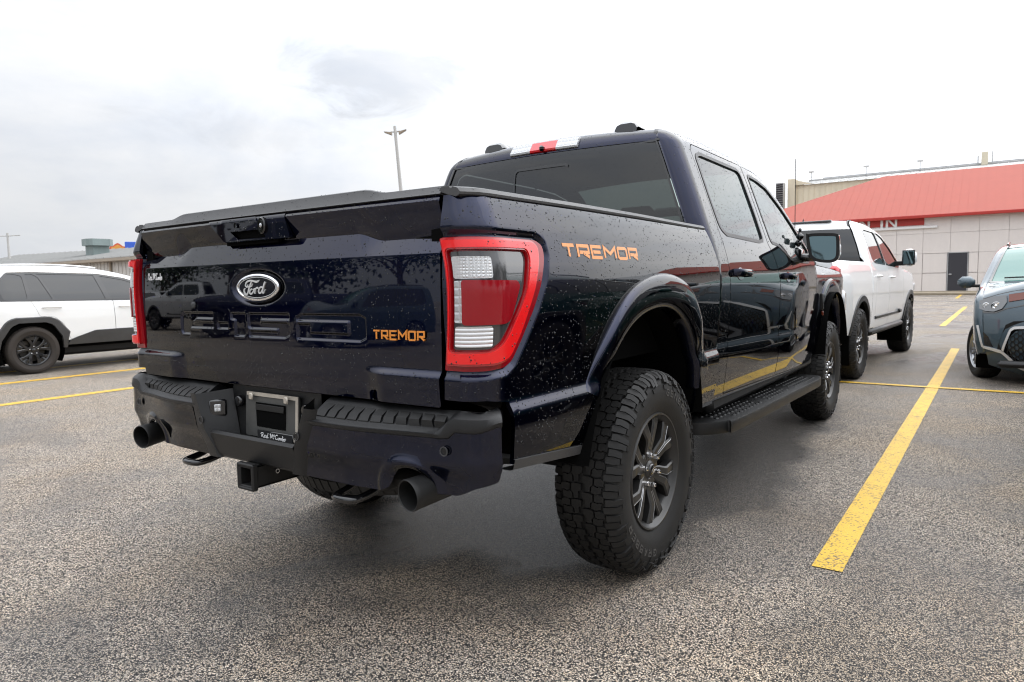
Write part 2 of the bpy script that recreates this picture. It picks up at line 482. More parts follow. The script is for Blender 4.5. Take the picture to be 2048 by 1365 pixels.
def tube(path, rad, n=8, cap=True):
    P = [np.asarray(p, float) for p in path]; V = []; F = []
    up = None
    for i, p in enumerate(P):
        t = P[min(i + 1, len(P) - 1)] - P[max(i - 1, 0)]; t /= np.linalg.norm(t) + 1e-9
        if up is None:
            up = np.cross(t, (0, 0, 1.)) if abs(t[2]) < .9 else np.cross(t, (1., 0, 0))
        up = up - t * (up @ t); up /= np.linalg.norm(up); w = np.cross(t, up)
        r = rad[i] if isinstance(rad, (list, tuple)) else rad
        for k in range(n):
            a = 2 * math.pi * k / n; V.append(p + r * (math.cos(a) * up + math.sin(a) * w))
    for i in range(len(P) - 1):
        for k in range(n):
            k2 = (k + 1) % n; F.append((i * n + k, i * n + k2, (i + 1) * n + k2, (i + 1) * n + k))
    if cap:
        F.append(tuple(range(n - 1, -1, -1))); F.append(tuple((len(P) - 1) * n + k for k in range(n)))
    return V, F

def lathe(prof, n=48, axis='X', closed=False):
    """profile of (along-axis, radius) turned round the axis"""
    V = []; F = []; m = len(prof)
    for k in range(n):
        a = 2 * math.pi * k / n; c, s = math.cos(a), math.sin(a)
        for x, r in prof:
            V.append((x, r * c, r * s) if axis == 'X' else ((r * c, r * s, x) if axis == 'Z' else (r * s, x, r * c)))
    for k in range(n):
        k2 = (k + 1) % n
        for i in range(m - 1 if not closed else m):
            j = (i + 1) % m
            F.append((k * m + i, k * m + j, k2 * m + j, k2 * m + i))
    return V, F

def grid_faces(nu, nv, flip=False):
    F = []
    for i in range(nu - 1):
        for j in range(nv - 1):
            f = (i * nv + j, (i + 1) * nv + j, (i + 1) * nv + j + 1, i * nv + j + 1)
            F.append(f[::-1] if flip else f)
    return F

def prism(poly, fmap, h0, h1, cham=0.0):
    """polygon in (u, v) (counter-clockwise) raised from h0 to h1 through fmap(u, v, h); optional chamfer on the top edge"""
    p = np.asarray(poly, float); n = len(p); V = []; F = []
    lv = [(p, h0)]
    if cham:
        c = p.mean(0); d = p - c; L = np.linalg.norm(d, axis=1, keepdims=True) + 1e-9
        lv += [(p, h1 - cham), (c + d * (1 - np.minimum(.5, cham / L)), h1)]
    else: lv.append((p, h1))
    for q, h in lv: V += [fmap(a, b, h) for a, b in q]
    for k in range(len(lv) - 1):
        for i in range(n):
            j = (i + 1) % n; F.append((k * n + i, k * n + j, (k + 1) * n + j, (k + 1) * n + i))
    F.append(tuple((len(lv) - 1) * n + i for i in range(n)))
    return V, F

def strip_poly(pts, w, closed=False):
    """mitred outline of a stroked polyline: list of (left, right) pairs"""
    P = [np.asarray(p, float) for p in pts]; n = len(P); out = []
    for i in range(n):
        a = P[i - 1] if (i > 0 or closed) else None
        b = P[(i + 1) % n] if (i < n - 1 or closed) else None
        d1 = (P[i] - a) if a is not None else (b - P[i]); d2 = (b - P[i]) if b is not None else d1
        d1 = d1 / (np.linalg.norm(d1) + 1e-9); d2 = d2 / (np.linalg.norm(d2) + 1e-9)
        n1 = np.array([-d1[1], d1[0]]); n2 = np.array([-d2[1], d2[0]])
        m = n1 + n2; m /= np.linalg.norm(m) + 1e-9
        k = min(1 / max(.35, m @ n1), 2.2)
        ww = w[i] if isinstance(w, (list, tuple)) else w
        out.append((P[i] + m * ww / 2 * k, P[i] - m * ww / 2 * k))
    return out
def stroke(mb, pts, w, fmap, h, closed=False):
    """raised ribbon along a polyline in (u, v)"""
    S = strip_poly(pts, w, closed); V = []; F = []
    for l, r in S:
        V += [fmap(l[0], l[1], h), fmap(r[0], r[1], h), fmap(l[0], l[1], 0), fmap(r[0], r[1], 0)]
    n = len(S)
    for i in range(n if closed else n - 1):
        a, b = 4 * i, 4 * ((i + 1) % n)
        F += [(a, a + 1, b + 1, b), (a + 2, a, b, b + 2), (a + 1, a + 3, b + 3, b + 1)]
    if not closed:
        F += [(0, 2, 3, 1), (4 * n - 4, 4 * n - 3, 4 * n - 1, 4 * n - 2)]
    mb.add(V, F)

GLYPH = {
    'T': [[(0, 1), (1, 1)], [(.5, .86), (.5, 0)]],
    'R': [[(0, 0), (0, 1), (1, 1), (1, .42), (.14, .42)], [(.52, .34), (1.0, 0)]],
    'E': [[(1, 1), (0, 1), (0, 0), (1, 0)], [(.14, .5), (.86, .5)]],
    'M': [[(0, 0), (0, 1), (.5, .40), (1, 1), (1, 0)]],
    'O': [[(0, .12), (0, .88), (.1, 1), (.9, 1), (1, .88), (1, .12), (.9, 0), (.1, 0), (0, .12)]],
    'G': [[(1, .8), (.8, 1), (.2, 1), (0, .8), (0, .2), (.2, 0), (1, 0), (1, .45), (.5, .45)]],
    'N': [[(0, 0), (0, 1), (1, 0), (1, 1)]],
    'A': [[(0, 0), (.4, 1), (.6, 1), (1, 0)], [(.24, .33), (.76, .33)]],
    'L': [[(0, 1), (0, 0), (1, 0)]],
    'B': [[(0, 0), (0, 1), (.9, 1), (.9, .55), (.14, .55)], [(1, .48), (1, 0), (.14, 0)]],
}
def block_text(mb, text, w, h, gap, sw, fmap, depth):
    """stroke lettering laid from u = 0; w, h cell size; sw stroke width"""
    u = 0
    for ch in text:
        if ch != ' ':
            cw = w * (1.18 if ch == 'M' else 1.0)
            for k, pl in enumerate(GLYPH[ch]):
                pts = [(u + sw / 2 + p[0] * (cw - sw), sw / 2 + p[1] * (h - sw)) for p in pl]
                cl = np.allclose(pts[0], pts[-1])
                stroke(mb, pts[:-1] if cl else pts, sw, fmap, depth + k * .0002, cl)
            u += cw + gap
        else: u += w
    return u - gap

# ---- panels cut from a surface function by an outline in parameter space
class Panel:
    def __init__(self): self.P = None
def make_panel(fn, outline, holes=(), step=.03, edge=.015, thick=.012, extra=None, eps=4e-4, off=0.0, flip=False):
    loops = [resample(outline, edge, True)] + [resample(h, edge, True) for h in holes]
    pts = []; edges = []
    for lp in loops:
        b = len(pts); pts += [tuple(p) for p in lp]
        edges += [(b + i, b + (i + 1) % len(lp)) for i in range(len(lp))]
    o = np.array([p for p in loops[0]])
    u0, v0 = o.min(0); u1, v1 = o.max(0)
    gu, gv = np.meshgrid(np.arange(u0 + step * .5, u1, step), np.arange(v0 + step * .5, v1, step), indexing='ij')
    gu = gu + (np.arange(gu.shape[1]) % 2)[None, :] * step * .5
    g = np.stack([gu.ravel(), gv.ravel()], -1)
    if extra is not None and len(extra): g = np.vstack([np.asarray(extra, float), g])
    ok = in_poly(g[:, 0], g[:, 1], loops[0])
    dm = dist_polyline(g[:, 0], g[:, 1], loops[0], True)
    for h in loops[1:]:
        ok &= ~in_poly(g[:, 0], g[:, 1], h); dm = np.minimum(dm, dist_polyline(g[:, 0], g[:, 1], h, True))
    ne = 0 if extra is None else len(extra)
    lim = np.full(len(g), min(step, edge) * .45); lim[:ne] = .0004
    g = g[ok & (dm > lim)]
    pts += [tuple(p) for p in g]
    vv, ee, ff, ov, _, _ = delaunay_2d_cdt([Vector(p) for p in pts], edges, [], 0, 1e-7)
    uv = np.array([(p[0], p[1]) for p in vv]); F = np.array([tuple(f) for f in ff if len(f) == 3], int)
    c = uv[F].mean(1)
    ok = in_poly(c[:, 0], c[:, 1], loops[0])
    for h in loops[1:]: ok &= ~in_poly(c[:, 0], c[:, 1], h)
    F = F[ok]
    A = uv[F]; ar = (A[:, 1, 0] - A[:, 0, 0]) * (A[:, 2, 1] - A[:, 0, 1]) - (A[:, 1, 1] - A[:, 0, 1]) * (A[:, 2, 0] - A[:, 0, 0])
    F[ar < 0] = F[ar < 0][:, ::-1]; F = F[np.abs(ar) > 1e-9]
    if off: f2 = lambda a, b: fn(a, b, off)
    else: f2 = fn
    u, v = uv[:, 0], uv[:, 1]
    P = f2(u, v)
    N = np.cross(f2(u + eps, v) - f2(u - eps, v), f2(u, v + eps) - f2(u, v - eps))
    N /= np.linalg.norm(N, axis=1, keepdims=True) + 1e-12
    if flip: F = F[:, ::-1]; N = -N
    q = Panel(); q.P = P; q.N = N; q.F = F; q.thick = thick
    # boundary edges give the return flange
    cnt = {}
    for f in F:
        for i in range(3):
            e = (int(f[i]), int(f[(i + 1) % 3])); k = (min(e), max(e))
            cnt[k] = None if k in cnt else e
    q.E = [e for e in cnt.values() if e is not None]
    return q
def emit_panel(q, name, material, parent=None, mirror=False):
    P, N, F = q.P.copy(), q.N.copy(), q.F
    if mirror: P[:, 0] *= -1; N[:, 0] *= -1; F = F[:, ::-1]
    V = [P]; faces = [tuple(int(i) for i in f) for f in F]; LN = [N[list(f)] for f in faces]
    n = len(P)
    if q.thick:
        E = q.E
        a = np.array([e[0] for e in E]); b = np.array([e[1] for e in E])
        if mirror: a, b = b, a
        quad = np.stack([P[a], P[a] - N[a] * q.thick, P[b] - N[b] * q.thick, P[b]], 1)
        fn_ = np.cross(quad[:, 1] - quad[:, 0], quad[:, 3] - quad[:, 0]); fn_ /= np.linalg.norm(fn_, axis=1, keepdims=True) + 1e-12
        V.append(quad.reshape(-1, 3))
        for k in range(len(a)):
            faces.append((n + 4 * k, n + 4 * k + 1, n + 4 * k + 2, n + 4 * k + 3)); LN.append(np.repeat(fn_[k:k + 1], 4, 0))
    me = bpy.data.meshes.new(name); me.from_pydata(np.vstack(V).tolist(), [], faces); me.materials.append(material)
    me.shade_smooth()
    me.normals_split_custom_set(np.vstack(LN).tolist())
    o = link(bpy.data.objects.new(name, me), parent)
    return o
def both(q, name, material, parent):
    return emit_panel(q, name, material, parent), emit_panel(q, name, material, parent, True)

def grid_panel(fn, us, vs_, name, material, parent=None, flip=False, eps=4e-4):
    U, W = np.meshgrid(us, vs_, indexing='ij')
    P = fn(U, W).reshape(-1, 3)
    N = np.cross(fn(U + eps, W) - fn(U - eps, W), fn(U, W + eps) - fn(U, W - eps)).reshape(-1, 3)
    N /= np.linalg.norm(N, axis=1, keepdims=True) + 1e-12
    if flip: N = -N
    me = bpy.data.meshes.new(name); F = grid_faces(len(us), len(vs_), flip)
    me.from_pydata(P.tolist(), [], F); me.materials.append(material); me.shade_smooth()
    me.normals_split_custom_set_from_vertices(N.tolist())
    o = link(bpy.data.objects.new(name, me), parent)
    q = Panel(); q.P = P; q.N = N; q.F = np.array([t for f in F for t in ((f[0], f[1], f[2]), (f[0], f[2], f[3]))]); o_q = q
    return o, o_q

DROPS = []
def add_drops(q, per_m2, rmin=.0012, rmax=.0034, cond=None, mirror=False):
    """scatter rain beads over a panel"""
    P, F, N = q.P, q.F, q.N
    A, B, C = P[F[:, 0]], P[F[:, 1]], P[F[:, 2]]
    ar = .5 * np.linalg.norm(np.cross(B - A, C - A), axis=1)
    n = int(ar.sum() * per_m2)
    if n < 1: return
    k = RNG.choice(len(F), n, p=ar / ar.sum())
    r1 = np.sqrt(RNG.random(n)); r2 = RNG.random(n)
    w = np.stack([1 - r1, r1 * (1 - r2), r1 * r2], 1)
    p = (P[F[k]] * w[:, :, None]).sum(1); m = (N[F[k]] * w[:, :, None]).sum(1)
    m /= np.linalg.norm(m, axis=1, keepdims=True) + 1e-9
    s = rmin + (rmax - rmin) * RNG.random(n) ** 2.6
    if cond is not None:
        ok = cond(p); p, m, s = p[ok], m[ok], s[ok]
    DROPS.append((p, m, s))
def build_drops(name, material, parent):
    p = np.vstack([d[0] for d in DROPS]); m = np.vstack([d[1] for d in DROPS]); s = np.concatenate([d[2] for d in DROPS])
    n = len(p); t = np.cross(m, np.where(np.abs(m[:, 2:3]) < .8, [[0, 0, 1.]], [[1., 0, 0]])); t /= np.linalg.norm(t, axis=1, keepdims=True)
    b = np.cross(m, t); V = np.zeros((n, 13, 3)); NN = np.zeros((n, 13, 3))
    st = 1 + .5 * RNG.random(n) * (np.abs(m[:, 2]) < .6)
    for ring, (rr, hh) in enumerate(((1.0, -.05), (.72, .42))):
        for k in range(6):
            a = math.pi / 3 * k + ring * .5
            dv = (rr * math.cos(a) * t + rr * math.sin(a) * (b * st[:, None]))
            V[:, ring * 6 + k] = p + s[:, None] * (dv + hh * m)
            nn = dv * (.95 if ring == 0 else .8) + m * (.45 if ring == 0 else .75)
            NN[:, ring * 6 + k] = nn / np.linalg.norm(nn, axis=1, keepdims=True)
    V[:, 12] = p + s[:, None] * .58 * m; NN[:, 12] = m
    base = [(k, (k + 1) % 6, 6 + (k + 1) % 6, 6 + k) for k in range(6)] + [(6 + k, 6 + (k + 1) % 6, 12) for k in range(6)]
    F = [tuple(i + 13 * j for i in f) for j in range(n) for f in base]
    me = bpy.data.meshes.new(name); me.from_pydata(V.reshape(-1, 3).tolist(), [], F); me.materials.append(material)
    me.shade_smooth(); me.normals_split_custom_set_from_vertices(NN.reshape(-1, 3).tolist())
    o = link(bpy.data.objects.new(name, me), parent); o['kind'] = 'stuff'
    DROPS.clear(); return o
# ---------------------------------------------------------------- ground
def asphalt():
    m, nt, b = new_mat('wet_exposed_aggregate_asphalt'); N, L = nt.nodes, nt.links
    tc = N.new('ShaderNodeTexCoord')
    def noise(scale, detail=6, rough=.6, dist=0.):
        n = N.new('ShaderNodeTexNoise'); n.inputs['Scale'].default_value = scale; n.inputs['Detail'].default_value = detail
        n.inputs['Roughness'].default_value = rough; n.inputs['Distortion'].default_value = dist
        L.new(tc.outputs['Object'], n.inputs['Vector']); return n
    def vor(scale, feat='F1'):
        v = N.new('ShaderNodeTexVoronoi'); v.inputs['Scale'].default_value = scale; v.feature = feat
        L.new(tc.outputs['Object'], v.inputs['Vector']); return v
    def mr(v, a, b_, c=0., d=1., st='SMOOTHSTEP'):
        n = N.new('ShaderNodeMapRange'); n.interpolation_type = st
        for k, x in zip(('From Min', 'From Max', 'To Min', 'To Max'), (a, b_, c, d)): n.inputs[k].default_value = x
        L.new(v, n.inputs['Value']); return n.outputs[0]
    def ma(op, a, b_=None, cl=False):
        n = N.new('ShaderNodeMath'); n.operation = op; n.use_clamp = cl
        for i, v in enumerate((a, b_)):
            if v is None: continue
            if isinstance(v, (int, float)): n.inputs[i].default_value = v
            else: L.new(v, n.inputs[i])
        return n.outputs[0]
    def mixc(f, a, b_):
        n = N.new('ShaderNodeMix'); n.data_type = 'RGBA'
        for i, v in ((0, f), (6, a), (7, b_)):
            if isinstance(v, (int, float)): n.inputs[i].default_value = v
            elif isinstance(v, tuple): n.inputs[i].default_value = (*v, 1)
            else: L.new(v, n.inputs[i])
        return n.outputs[2]
    v1 = vor(185.); v2 = vor(310.)
    sep = N.new('ShaderNodeSeparateColor'); L.new(v1.outputs['Color'], sep.inputs[0])
    sep2 = N.new('ShaderNodeSeparateColor'); L.new(v2.outputs['Color'], sep2.inputs[0])
    cr_ = N.new('ShaderNodeValToRGB'); L.new(sep.outputs[0], cr_.inputs[0])
    e = cr_.color_ramp.elements
    e[0].position = 0; e[0].color = (.022, .022, .024, 1); e[1].position = 1; e[1].color = (.62, .57, .51, 1)
    for p, c in ((.22, (.042, .041, .042)), (.34, (.13, .12, .108)), (.46, (.30, .265, .225)), (.60, (.42, .365, .30)), (.66, (.22, .22, .225)), (.74, (.50, .40, .28)), (.79, (.29, .27, .25)), (.90, (.52, .48, .43))):
        x = e.new(p); x.color = (*c, 1)
    cr2 = N.new('ShaderNodeValToRGB'); L.new(sep2.outputs[1], cr2.inputs[0]); e = cr2.color_ramp.elements
    e[0].color = (.03, .03, .032, 1); e[1].color = (.56, .49, .41, 1)
    stone = mixc(mr(sep2.outputs[0], .45, .55), cr_.outputs[0], cr2.outputs[0])
    # tar between the stones
    gap = mr(v1.outputs['Distance'], .46, .64)
    col = mixc(ma('MULTIPLY', gap, 1.0), stone, (.024, .024, .025))
    # large-scale wear: tar-rich dark patches and pale dry ones
    big = noise(.33, 7, .62, .5).outputs['Fac']; mid = noise(1.15, 6, .6, .6).outputs['Fac']
    w = ma('ADD', ma('MULTIPLY', big, .62), ma('MULTIPLY', mid, .38))
    wet_shade = ma('MULTIPLY', mr(w, .52, .42), .58)
    # ellipse under the truck: contact shadow painted into the colour, over rain-soaked ground
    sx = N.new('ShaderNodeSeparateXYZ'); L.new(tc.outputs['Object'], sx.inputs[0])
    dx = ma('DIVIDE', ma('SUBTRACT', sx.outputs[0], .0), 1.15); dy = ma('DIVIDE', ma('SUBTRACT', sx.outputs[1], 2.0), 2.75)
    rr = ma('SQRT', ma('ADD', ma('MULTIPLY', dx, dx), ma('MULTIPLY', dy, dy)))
    damp_shade = mr(ma('ADD', rr, ma('MULTIPLY', ma('SUBTRACT', mid, .5), 1.2)), 1.20, .85)
    wet_shade = ma('MAXIMUM', wet_shade, damp_shade)  # rain-soaked patches joined with the painted shade under the truck
    far = mr(sx.outputs[1], 5.5, 9.); farn = noise(.55, 5, .6, .9).outputs['Fac']
    wet_shade = ma('MAXIMUM', wet_shade, ma('MULTIPLY', far, mr(farn, .56, .44)))
    wm = N.new('ShaderNodeVectorMath'); wm.operation = 'SCALE'; L.new(col, wm.inputs[0]); L.new(mr(wet_shade, 0, 1, 1.0, .46, 'LINEAR'), wm.inputs['Scale'])
    wm2 = N.new('ShaderNodeVectorMath'); wm2.operation = 'SCALE'; L.new(wm.outputs[0], wm2.inputs[0]); L.new(mr(damp_shade, 0, 1, 1.0, .62, 'LINEAR'), wm2.inputs['Scale']); wm = wm2  # painted contact shadow darkens the stones under the truck further
    col = mixc(ma('MULTIPLY', wet_shade, .12), wm.outputs[0], (.026, .027, .031))
    tan = mr(noise(.8, 5, .55).outputs['Fac'], .40, .68)
    warm = mixc(.5, (1.0, 1.0, 1.0), (1.12, .98, .82)); 
    mul = N.new('ShaderNodeMix'); mul.data_type = 'RGBA'; mul.blend_type = 'MULTIPLY'
    L.new(ma('ADD', ma('MULTIPLY', tan, .7), .25), mul.inputs[0]); L.new(col, mul.inputs[6]); mul.inputs[7].default_value = (1.05, .962, .85, 1)
    dk_ = N.new('ShaderNodeVectorMath'); dk_.operation = 'SCALE'; dk_.inputs['Scale'].default_value = 1.78; L.new(mul.outputs[2], dk_.inputs[0])
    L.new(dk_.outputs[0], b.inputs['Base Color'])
    fin = noise(400., 2, .5).outputs['Fac']
    ro = ma('ADD', mr(wet_shade, 0, 1, .75, .25, 'LINEAR'), ma('MULTIPLY', ma('SUBTRACT', fin, .5), .3))
    L.new(ro, b.inputs['Roughness'])
    h = ma('ADD', ma('MULTIPLY', ma('SUBTRACT', 1., v1.outputs['Distance']), 1.0), ma('MULTIPLY', ma('SUBTRACT', 1., v2.outputs['Distance']), .5))
    h = ma('ADD', h, ma('MULTIPLY', sep.outputs[1], .5))
    bp = N.new('ShaderNodeBump'); bp.inputs['Strength'].default_value = .9; bp.inputs['Distance'].default_value = .006
    L.new(h, bp.inputs['Height']); L.new(bp.outputs[0], b.inputs['Normal'])
    L.new(mr(wet_shade, 0, 1, .18, .5, 'LINEAR'), b.inputs['Specular IOR Level'])
    return m
M['asphalt'] = asphalt()
def paint_line():
    m, nt, b = new_mat('worn_yellow_road_paint'); N, L = nt.nodes, nt.links
    tc = N.new('ShaderNodeTexCoord')
    v = N.new('ShaderNodeTexVoronoi'); v.inputs['Scale'].default_value = 150.; L.new(tc.outputs['Object'], v.inputs['Vector'])
    sep = N.new('ShaderNodeSeparateColor'); L.new(v.outputs['Color'], sep.inputs[0])
    n = N.new('ShaderNodeTexNoise'); n.inputs['Scale'].default_value = 6; n.inputs['Detail'].default_value = 8; n.inputs['Roughness'].default_value = .7
    L.new(tc.outputs['Object'], n.inputs['Vector'])
    a = N.new('ShaderNodeMath'); a.operation = 'ADD'; L.new(sep.outputs[0], a.inputs[0]); L.new(n.outputs['Fac'], a.inputs[1])
    r = N.new('ShaderNodeMapRange'); r.inputs['From Min'].default_value = .56; r.inputs['From Max'].default_value = .68; L.new(a.outputs[0], r.inputs['Value'])
    c1 = N.new('ShaderNodeMix'); c1.data_type = 'RGBA'; L.new(n.outputs['Fac'], c1.inputs[0]); c1.inputs[6].default_value = (.58, .345, .018, 1); c1.inputs[7].default_value = (.76, .475, .030, 1)
    c = N.new('ShaderNodeMix'); c.data_type = 'RGBA'; L.new(r.outputs[0], c.inputs[0]); c.inputs[6].default_value = (.07, .062, .045, 1); L.new(c1.outputs[2], c.inputs[7])
    L.new(c.outputs[2], b.inputs['Base Color']); b.inputs['Roughness'].default_value = .5
    h = N.new('ShaderNodeMath'); h.operation = 'SUBTRACT'; h.inputs[0].default_value = 1; L.new(v.outputs['Distance'], h.inputs[1])
    bp = N.new('ShaderNodeBump'); bp.inputs['Strength'].default_value = .5; bp.inputs['Distance'].default_value = .004; L.new(h.outputs[0], bp.inputs['Height']); L.new(bp.outputs[0], b.inputs['Normal'])
    return m
M['line'] = paint_line()
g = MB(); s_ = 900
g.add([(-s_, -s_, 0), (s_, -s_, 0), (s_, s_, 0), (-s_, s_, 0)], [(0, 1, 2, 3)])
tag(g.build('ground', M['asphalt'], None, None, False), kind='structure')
def line(x0, y0, x1, y1, w, z=.004):
    d = np.array([x1 - x0, y1 - y0]); L = np.linalg.norm(d); d /= L; n = np.array([-d[1], d[0]]) * w / 2
    k = max(2, int(L / .05)); V = []; rn = np.random.default_rng(int(abs(x0 * 97 + y0 * 31)))
    for i in range(k + 1):
        p = np.array([x0, y0]) + d * L * i / k
        j = rn.normal(0, .0042, 2) * (w > .12)
        V += [(*(p + n * (1 + j[0] / w)), z), (*(p - n * (1 + j[1] / w)), z)]
    o = MB().add(V, [(2 * i, 2 * i + 1, 2 * i + 3, 2 * i + 2) for i in range(k)]).build('road_marking', M['line'], None, None, False)
    o['kind'] = 'structure'; return o
line(1.555, .37, 1.595, 10.75, .118)
line(-11.5, 6.03, 14, 5.93, .10, .008)
line(1.10, 16.6, 1.22, 28.5, .13); line(.50, 39.5, .45, 48, .14)
for x in (-8.70, -6.66): line(x, -1.0, x, 5.9, .16)
line(-1.62, .37, -1.58, 10.75, .118); line(4.75, .37, 4.78, 10.75, .118); line(-10.25, -1.0, -10.25, 5.9, .14)
line(7.9, .37, 7.9, 10.75, .118)
# ---------------------------------------------------------------- wheels
def profile_fn(pts):
    P = np.array(catmull(pts, 6)); L = np.concatenate([[0], np.cumsum(np.linalg.norm(np.diff(P, axis=0), axis=1))])
    def f(w, h=0.0):
        w = np.asarray(w, float); sg = np.sign(w); a = np.abs(w)
        x = np.interp(a, L, P[:, 0]); r = np.interp(a, L, P[:, 1])
        e = .002
        dx = np.interp(a + e, L, P[:, 0]) - np.interp(np.maximum(a - e, 0), L, P[:, 0]); dr = np.interp(a + e, L, P[:, 1]) - np.interp(np.maximum(a - e, 0), L, P[:, 1])
        n = np.hypot(dx, dr) + 1e-9
        return sg * (x - dr / n * h), r + dx / n * h
    f.len = L[-1]; f.P = P
    return f
WHEEL_CACHE = {}
def tyre_tread(Rt, hw, pitches, depth):
    """all-terrain tyre: carcass plus staggered, sharply cut blocks that wrap on to the sidewall"""
    k = Rt / .425; r0 = Rt - depth
    pts = [(0, r0), (hw * .36, r0 - .001), (hw * .62, r0 - .004), (hw * .80, r0 - .011), (hw * .91, r0 - .025), (hw * .985, r0 - .060), (hw, r0 - .090),
           (hw * .97, r0 - .122), (hw * .87, r0 - .155), (hw * .80, r0 - .172)]
    f = profile_fn(pts)
    mb = MB()
    n = 120
    ws = np.linspace(-f.len, f.len, 61); V = []
    for k_ in range(n):
        a = 2 * math.pi * k_ / n
        x, r = f(ws, 0.0)
        V += [(xx, rr * math.cos(a), rr * math.sin(a)) for xx, rr in zip(x, r)]
    F = []
    m = len(ws)
    for i in range(n):
        j = (i + 1) % n
        for q in range(m - 1): F.append((i * m + q, i * m + q + 1, j * m + q + 1, j * m + q))
    mb.add(V, F)
    def fm(s, w, h):
        x, r = f(w, h); return (float(x), float(r) * math.cos(s), float(r) * math.sin(s))
    pl = 2 * math.pi / pitches; g = .0055 / Rt
    rnd = random.Random(3)
    def blk(s0, poly, h, cham=.0022):
        # poly in (pitch fraction, w)
        p = [(s0 + a * pl, b) for a, b in poly]
        V_, F_ = prism(p, fm, -.002, h, 0)
        # bevelled shoulder of the block
        c = np.mean(np.array(p), 0); top = []
        mb.add(V_, F_)
    for i in range(pitches):
        s = i * pl + rnd.uniform(-.04, .04) * pl
        for sd in (-1, 1):
            o = 0 if sd > 0 else .5 * pl
            # centre rows: interlocking S-shaped blocks
            a = [(.04, .004), (.40, .004), (.50, .016), (.92, .016), (.92, .034), (.62, .036), (.50, .046), (.10, .046), (.02, .030)]
            blk(s + o, [(u, sd * (w - .001)) for u, w in (a if sd > 0 else a[::-1])], depth)
            for b in ([(.10, .052), (.46, .052), (.54, .064), (.48, .072), (.52, .088), (.16, .088), (.04, .070)], [(.52, .049), (.60, .042), (.96, .040), (1.02, .058), (.94, .078), (.62, .080), (.57, .085), (.54, .073), (.60, .064)]):
                blk(s + o, [(u, sd * w) for u, w in (b if sd > 0 else b[::-1])], depth)
            # shoulder lugs, alternately long and short, wrapping down the side
            lng = i % 2 == 0
            e = .158 if lng else .138
            ov = .25 * pl
            for c in ([(.06, .094), (.47, .094), (.44, .112), (.48, .128), (.48, e), (.12, e), (.10, .128), (.04, .112)], [(.53, .092), (.56, .086), (.92, .086), (.94, .112), (.90, .128), (.90, e - .006), (.54, e - .006), (.54, .128), (.50, .112)]):
                blk(s + ov, [(u, sd * w) for u, w in (c if sd > 0 else c[::-1])], depth * .9)
            d = [(.20, e + .004), (.84, e + .004), (.80, e + .022), (.24, e + .022)]
            blk(s + ov, [(u, sd * w) for u, w in (d if sd > 0 else d[::-1])], .004)
            # sipes are cut as a thin step
    return mb, f
def tyre_plain(Rt, hw, rr, depth=.006):
    pts = [(0, Rt - depth), (hw * .55, Rt - depth - .002), (hw * .82, Rt - depth - .010), (hw * .95, Rt - .035), (hw, Rt - .070), (hw * .97, (Rt + rr) / 2 - .01), (hw * .86, rr + .015), (hw * .78, rr - .004)]
    f = profile_fn(pts); mb = MB(); n = 96
    ws = np.linspace(-f.len, f.len, 45); V = []
    for k_ in range(n):
        a = 2 * math.pi * k_ / n
        x, r = f(ws, 0.0)
        V += [(xx, rr_ * math.cos(a), rr_ * math.sin(a)) for xx, rr_ in zip(x, r)]
    m = len(ws); F = []
    for i in range(n):
        j = (i + 1) % n
        for q in range(m - 1): F.append((i * m + q, i * m + q + 1, j * m + q + 1, j * m + q))
    mb.add(V, F)
    def fm(s, w, h):
        x, r = f(w, h); return (float(x), float(r) * math.cos(s), float(r) * math.sin(s))
    N = 60; pl = 2 * math.pi / N
    for i in range(N):
        for (w0, w1, sk) in ((-hw * .86, -hw * .52, .3), (-hw * .44, -hw * .04, .15), (hw * .04, hw * .44, -.15), (hw * .52, hw * .86, -.3)):
            p = [(i * pl + .06 * pl, w0), (i * pl + .88 * pl, w0), (i * pl + (.88 + sk) * pl, w1), (i * pl + (.06 + sk) * pl, w1)]
            mb.add(*prism(p, fm, -.001, depth))
    return mb, f

def arc_text(mb, text, rad, centre_deg, h, w, f_x, depth, step_deg):
    n = len(text)
    for i, ch in enumerate(text):
        a0 = R(centre_deg - (i - (n - 1) / 2) * step_deg)
        def fm(u, v, hh, a0=a0):
            a = a0 - (u - w / 2) / rad; r = rad - h / 2 + v
            return (f_x(r) + hh, r * math.cos(a), r * math.sin(a))
        for k, pl in enumerate(GLYPH[ch]):
            sw = h * .2
            pts = [(sw / 2 + p[0] * (w - sw), sw / 2 + p[1] * (h - sw)) for p in pl]
            stroke(mb, pts, sw, fm, depth + k * .0002)

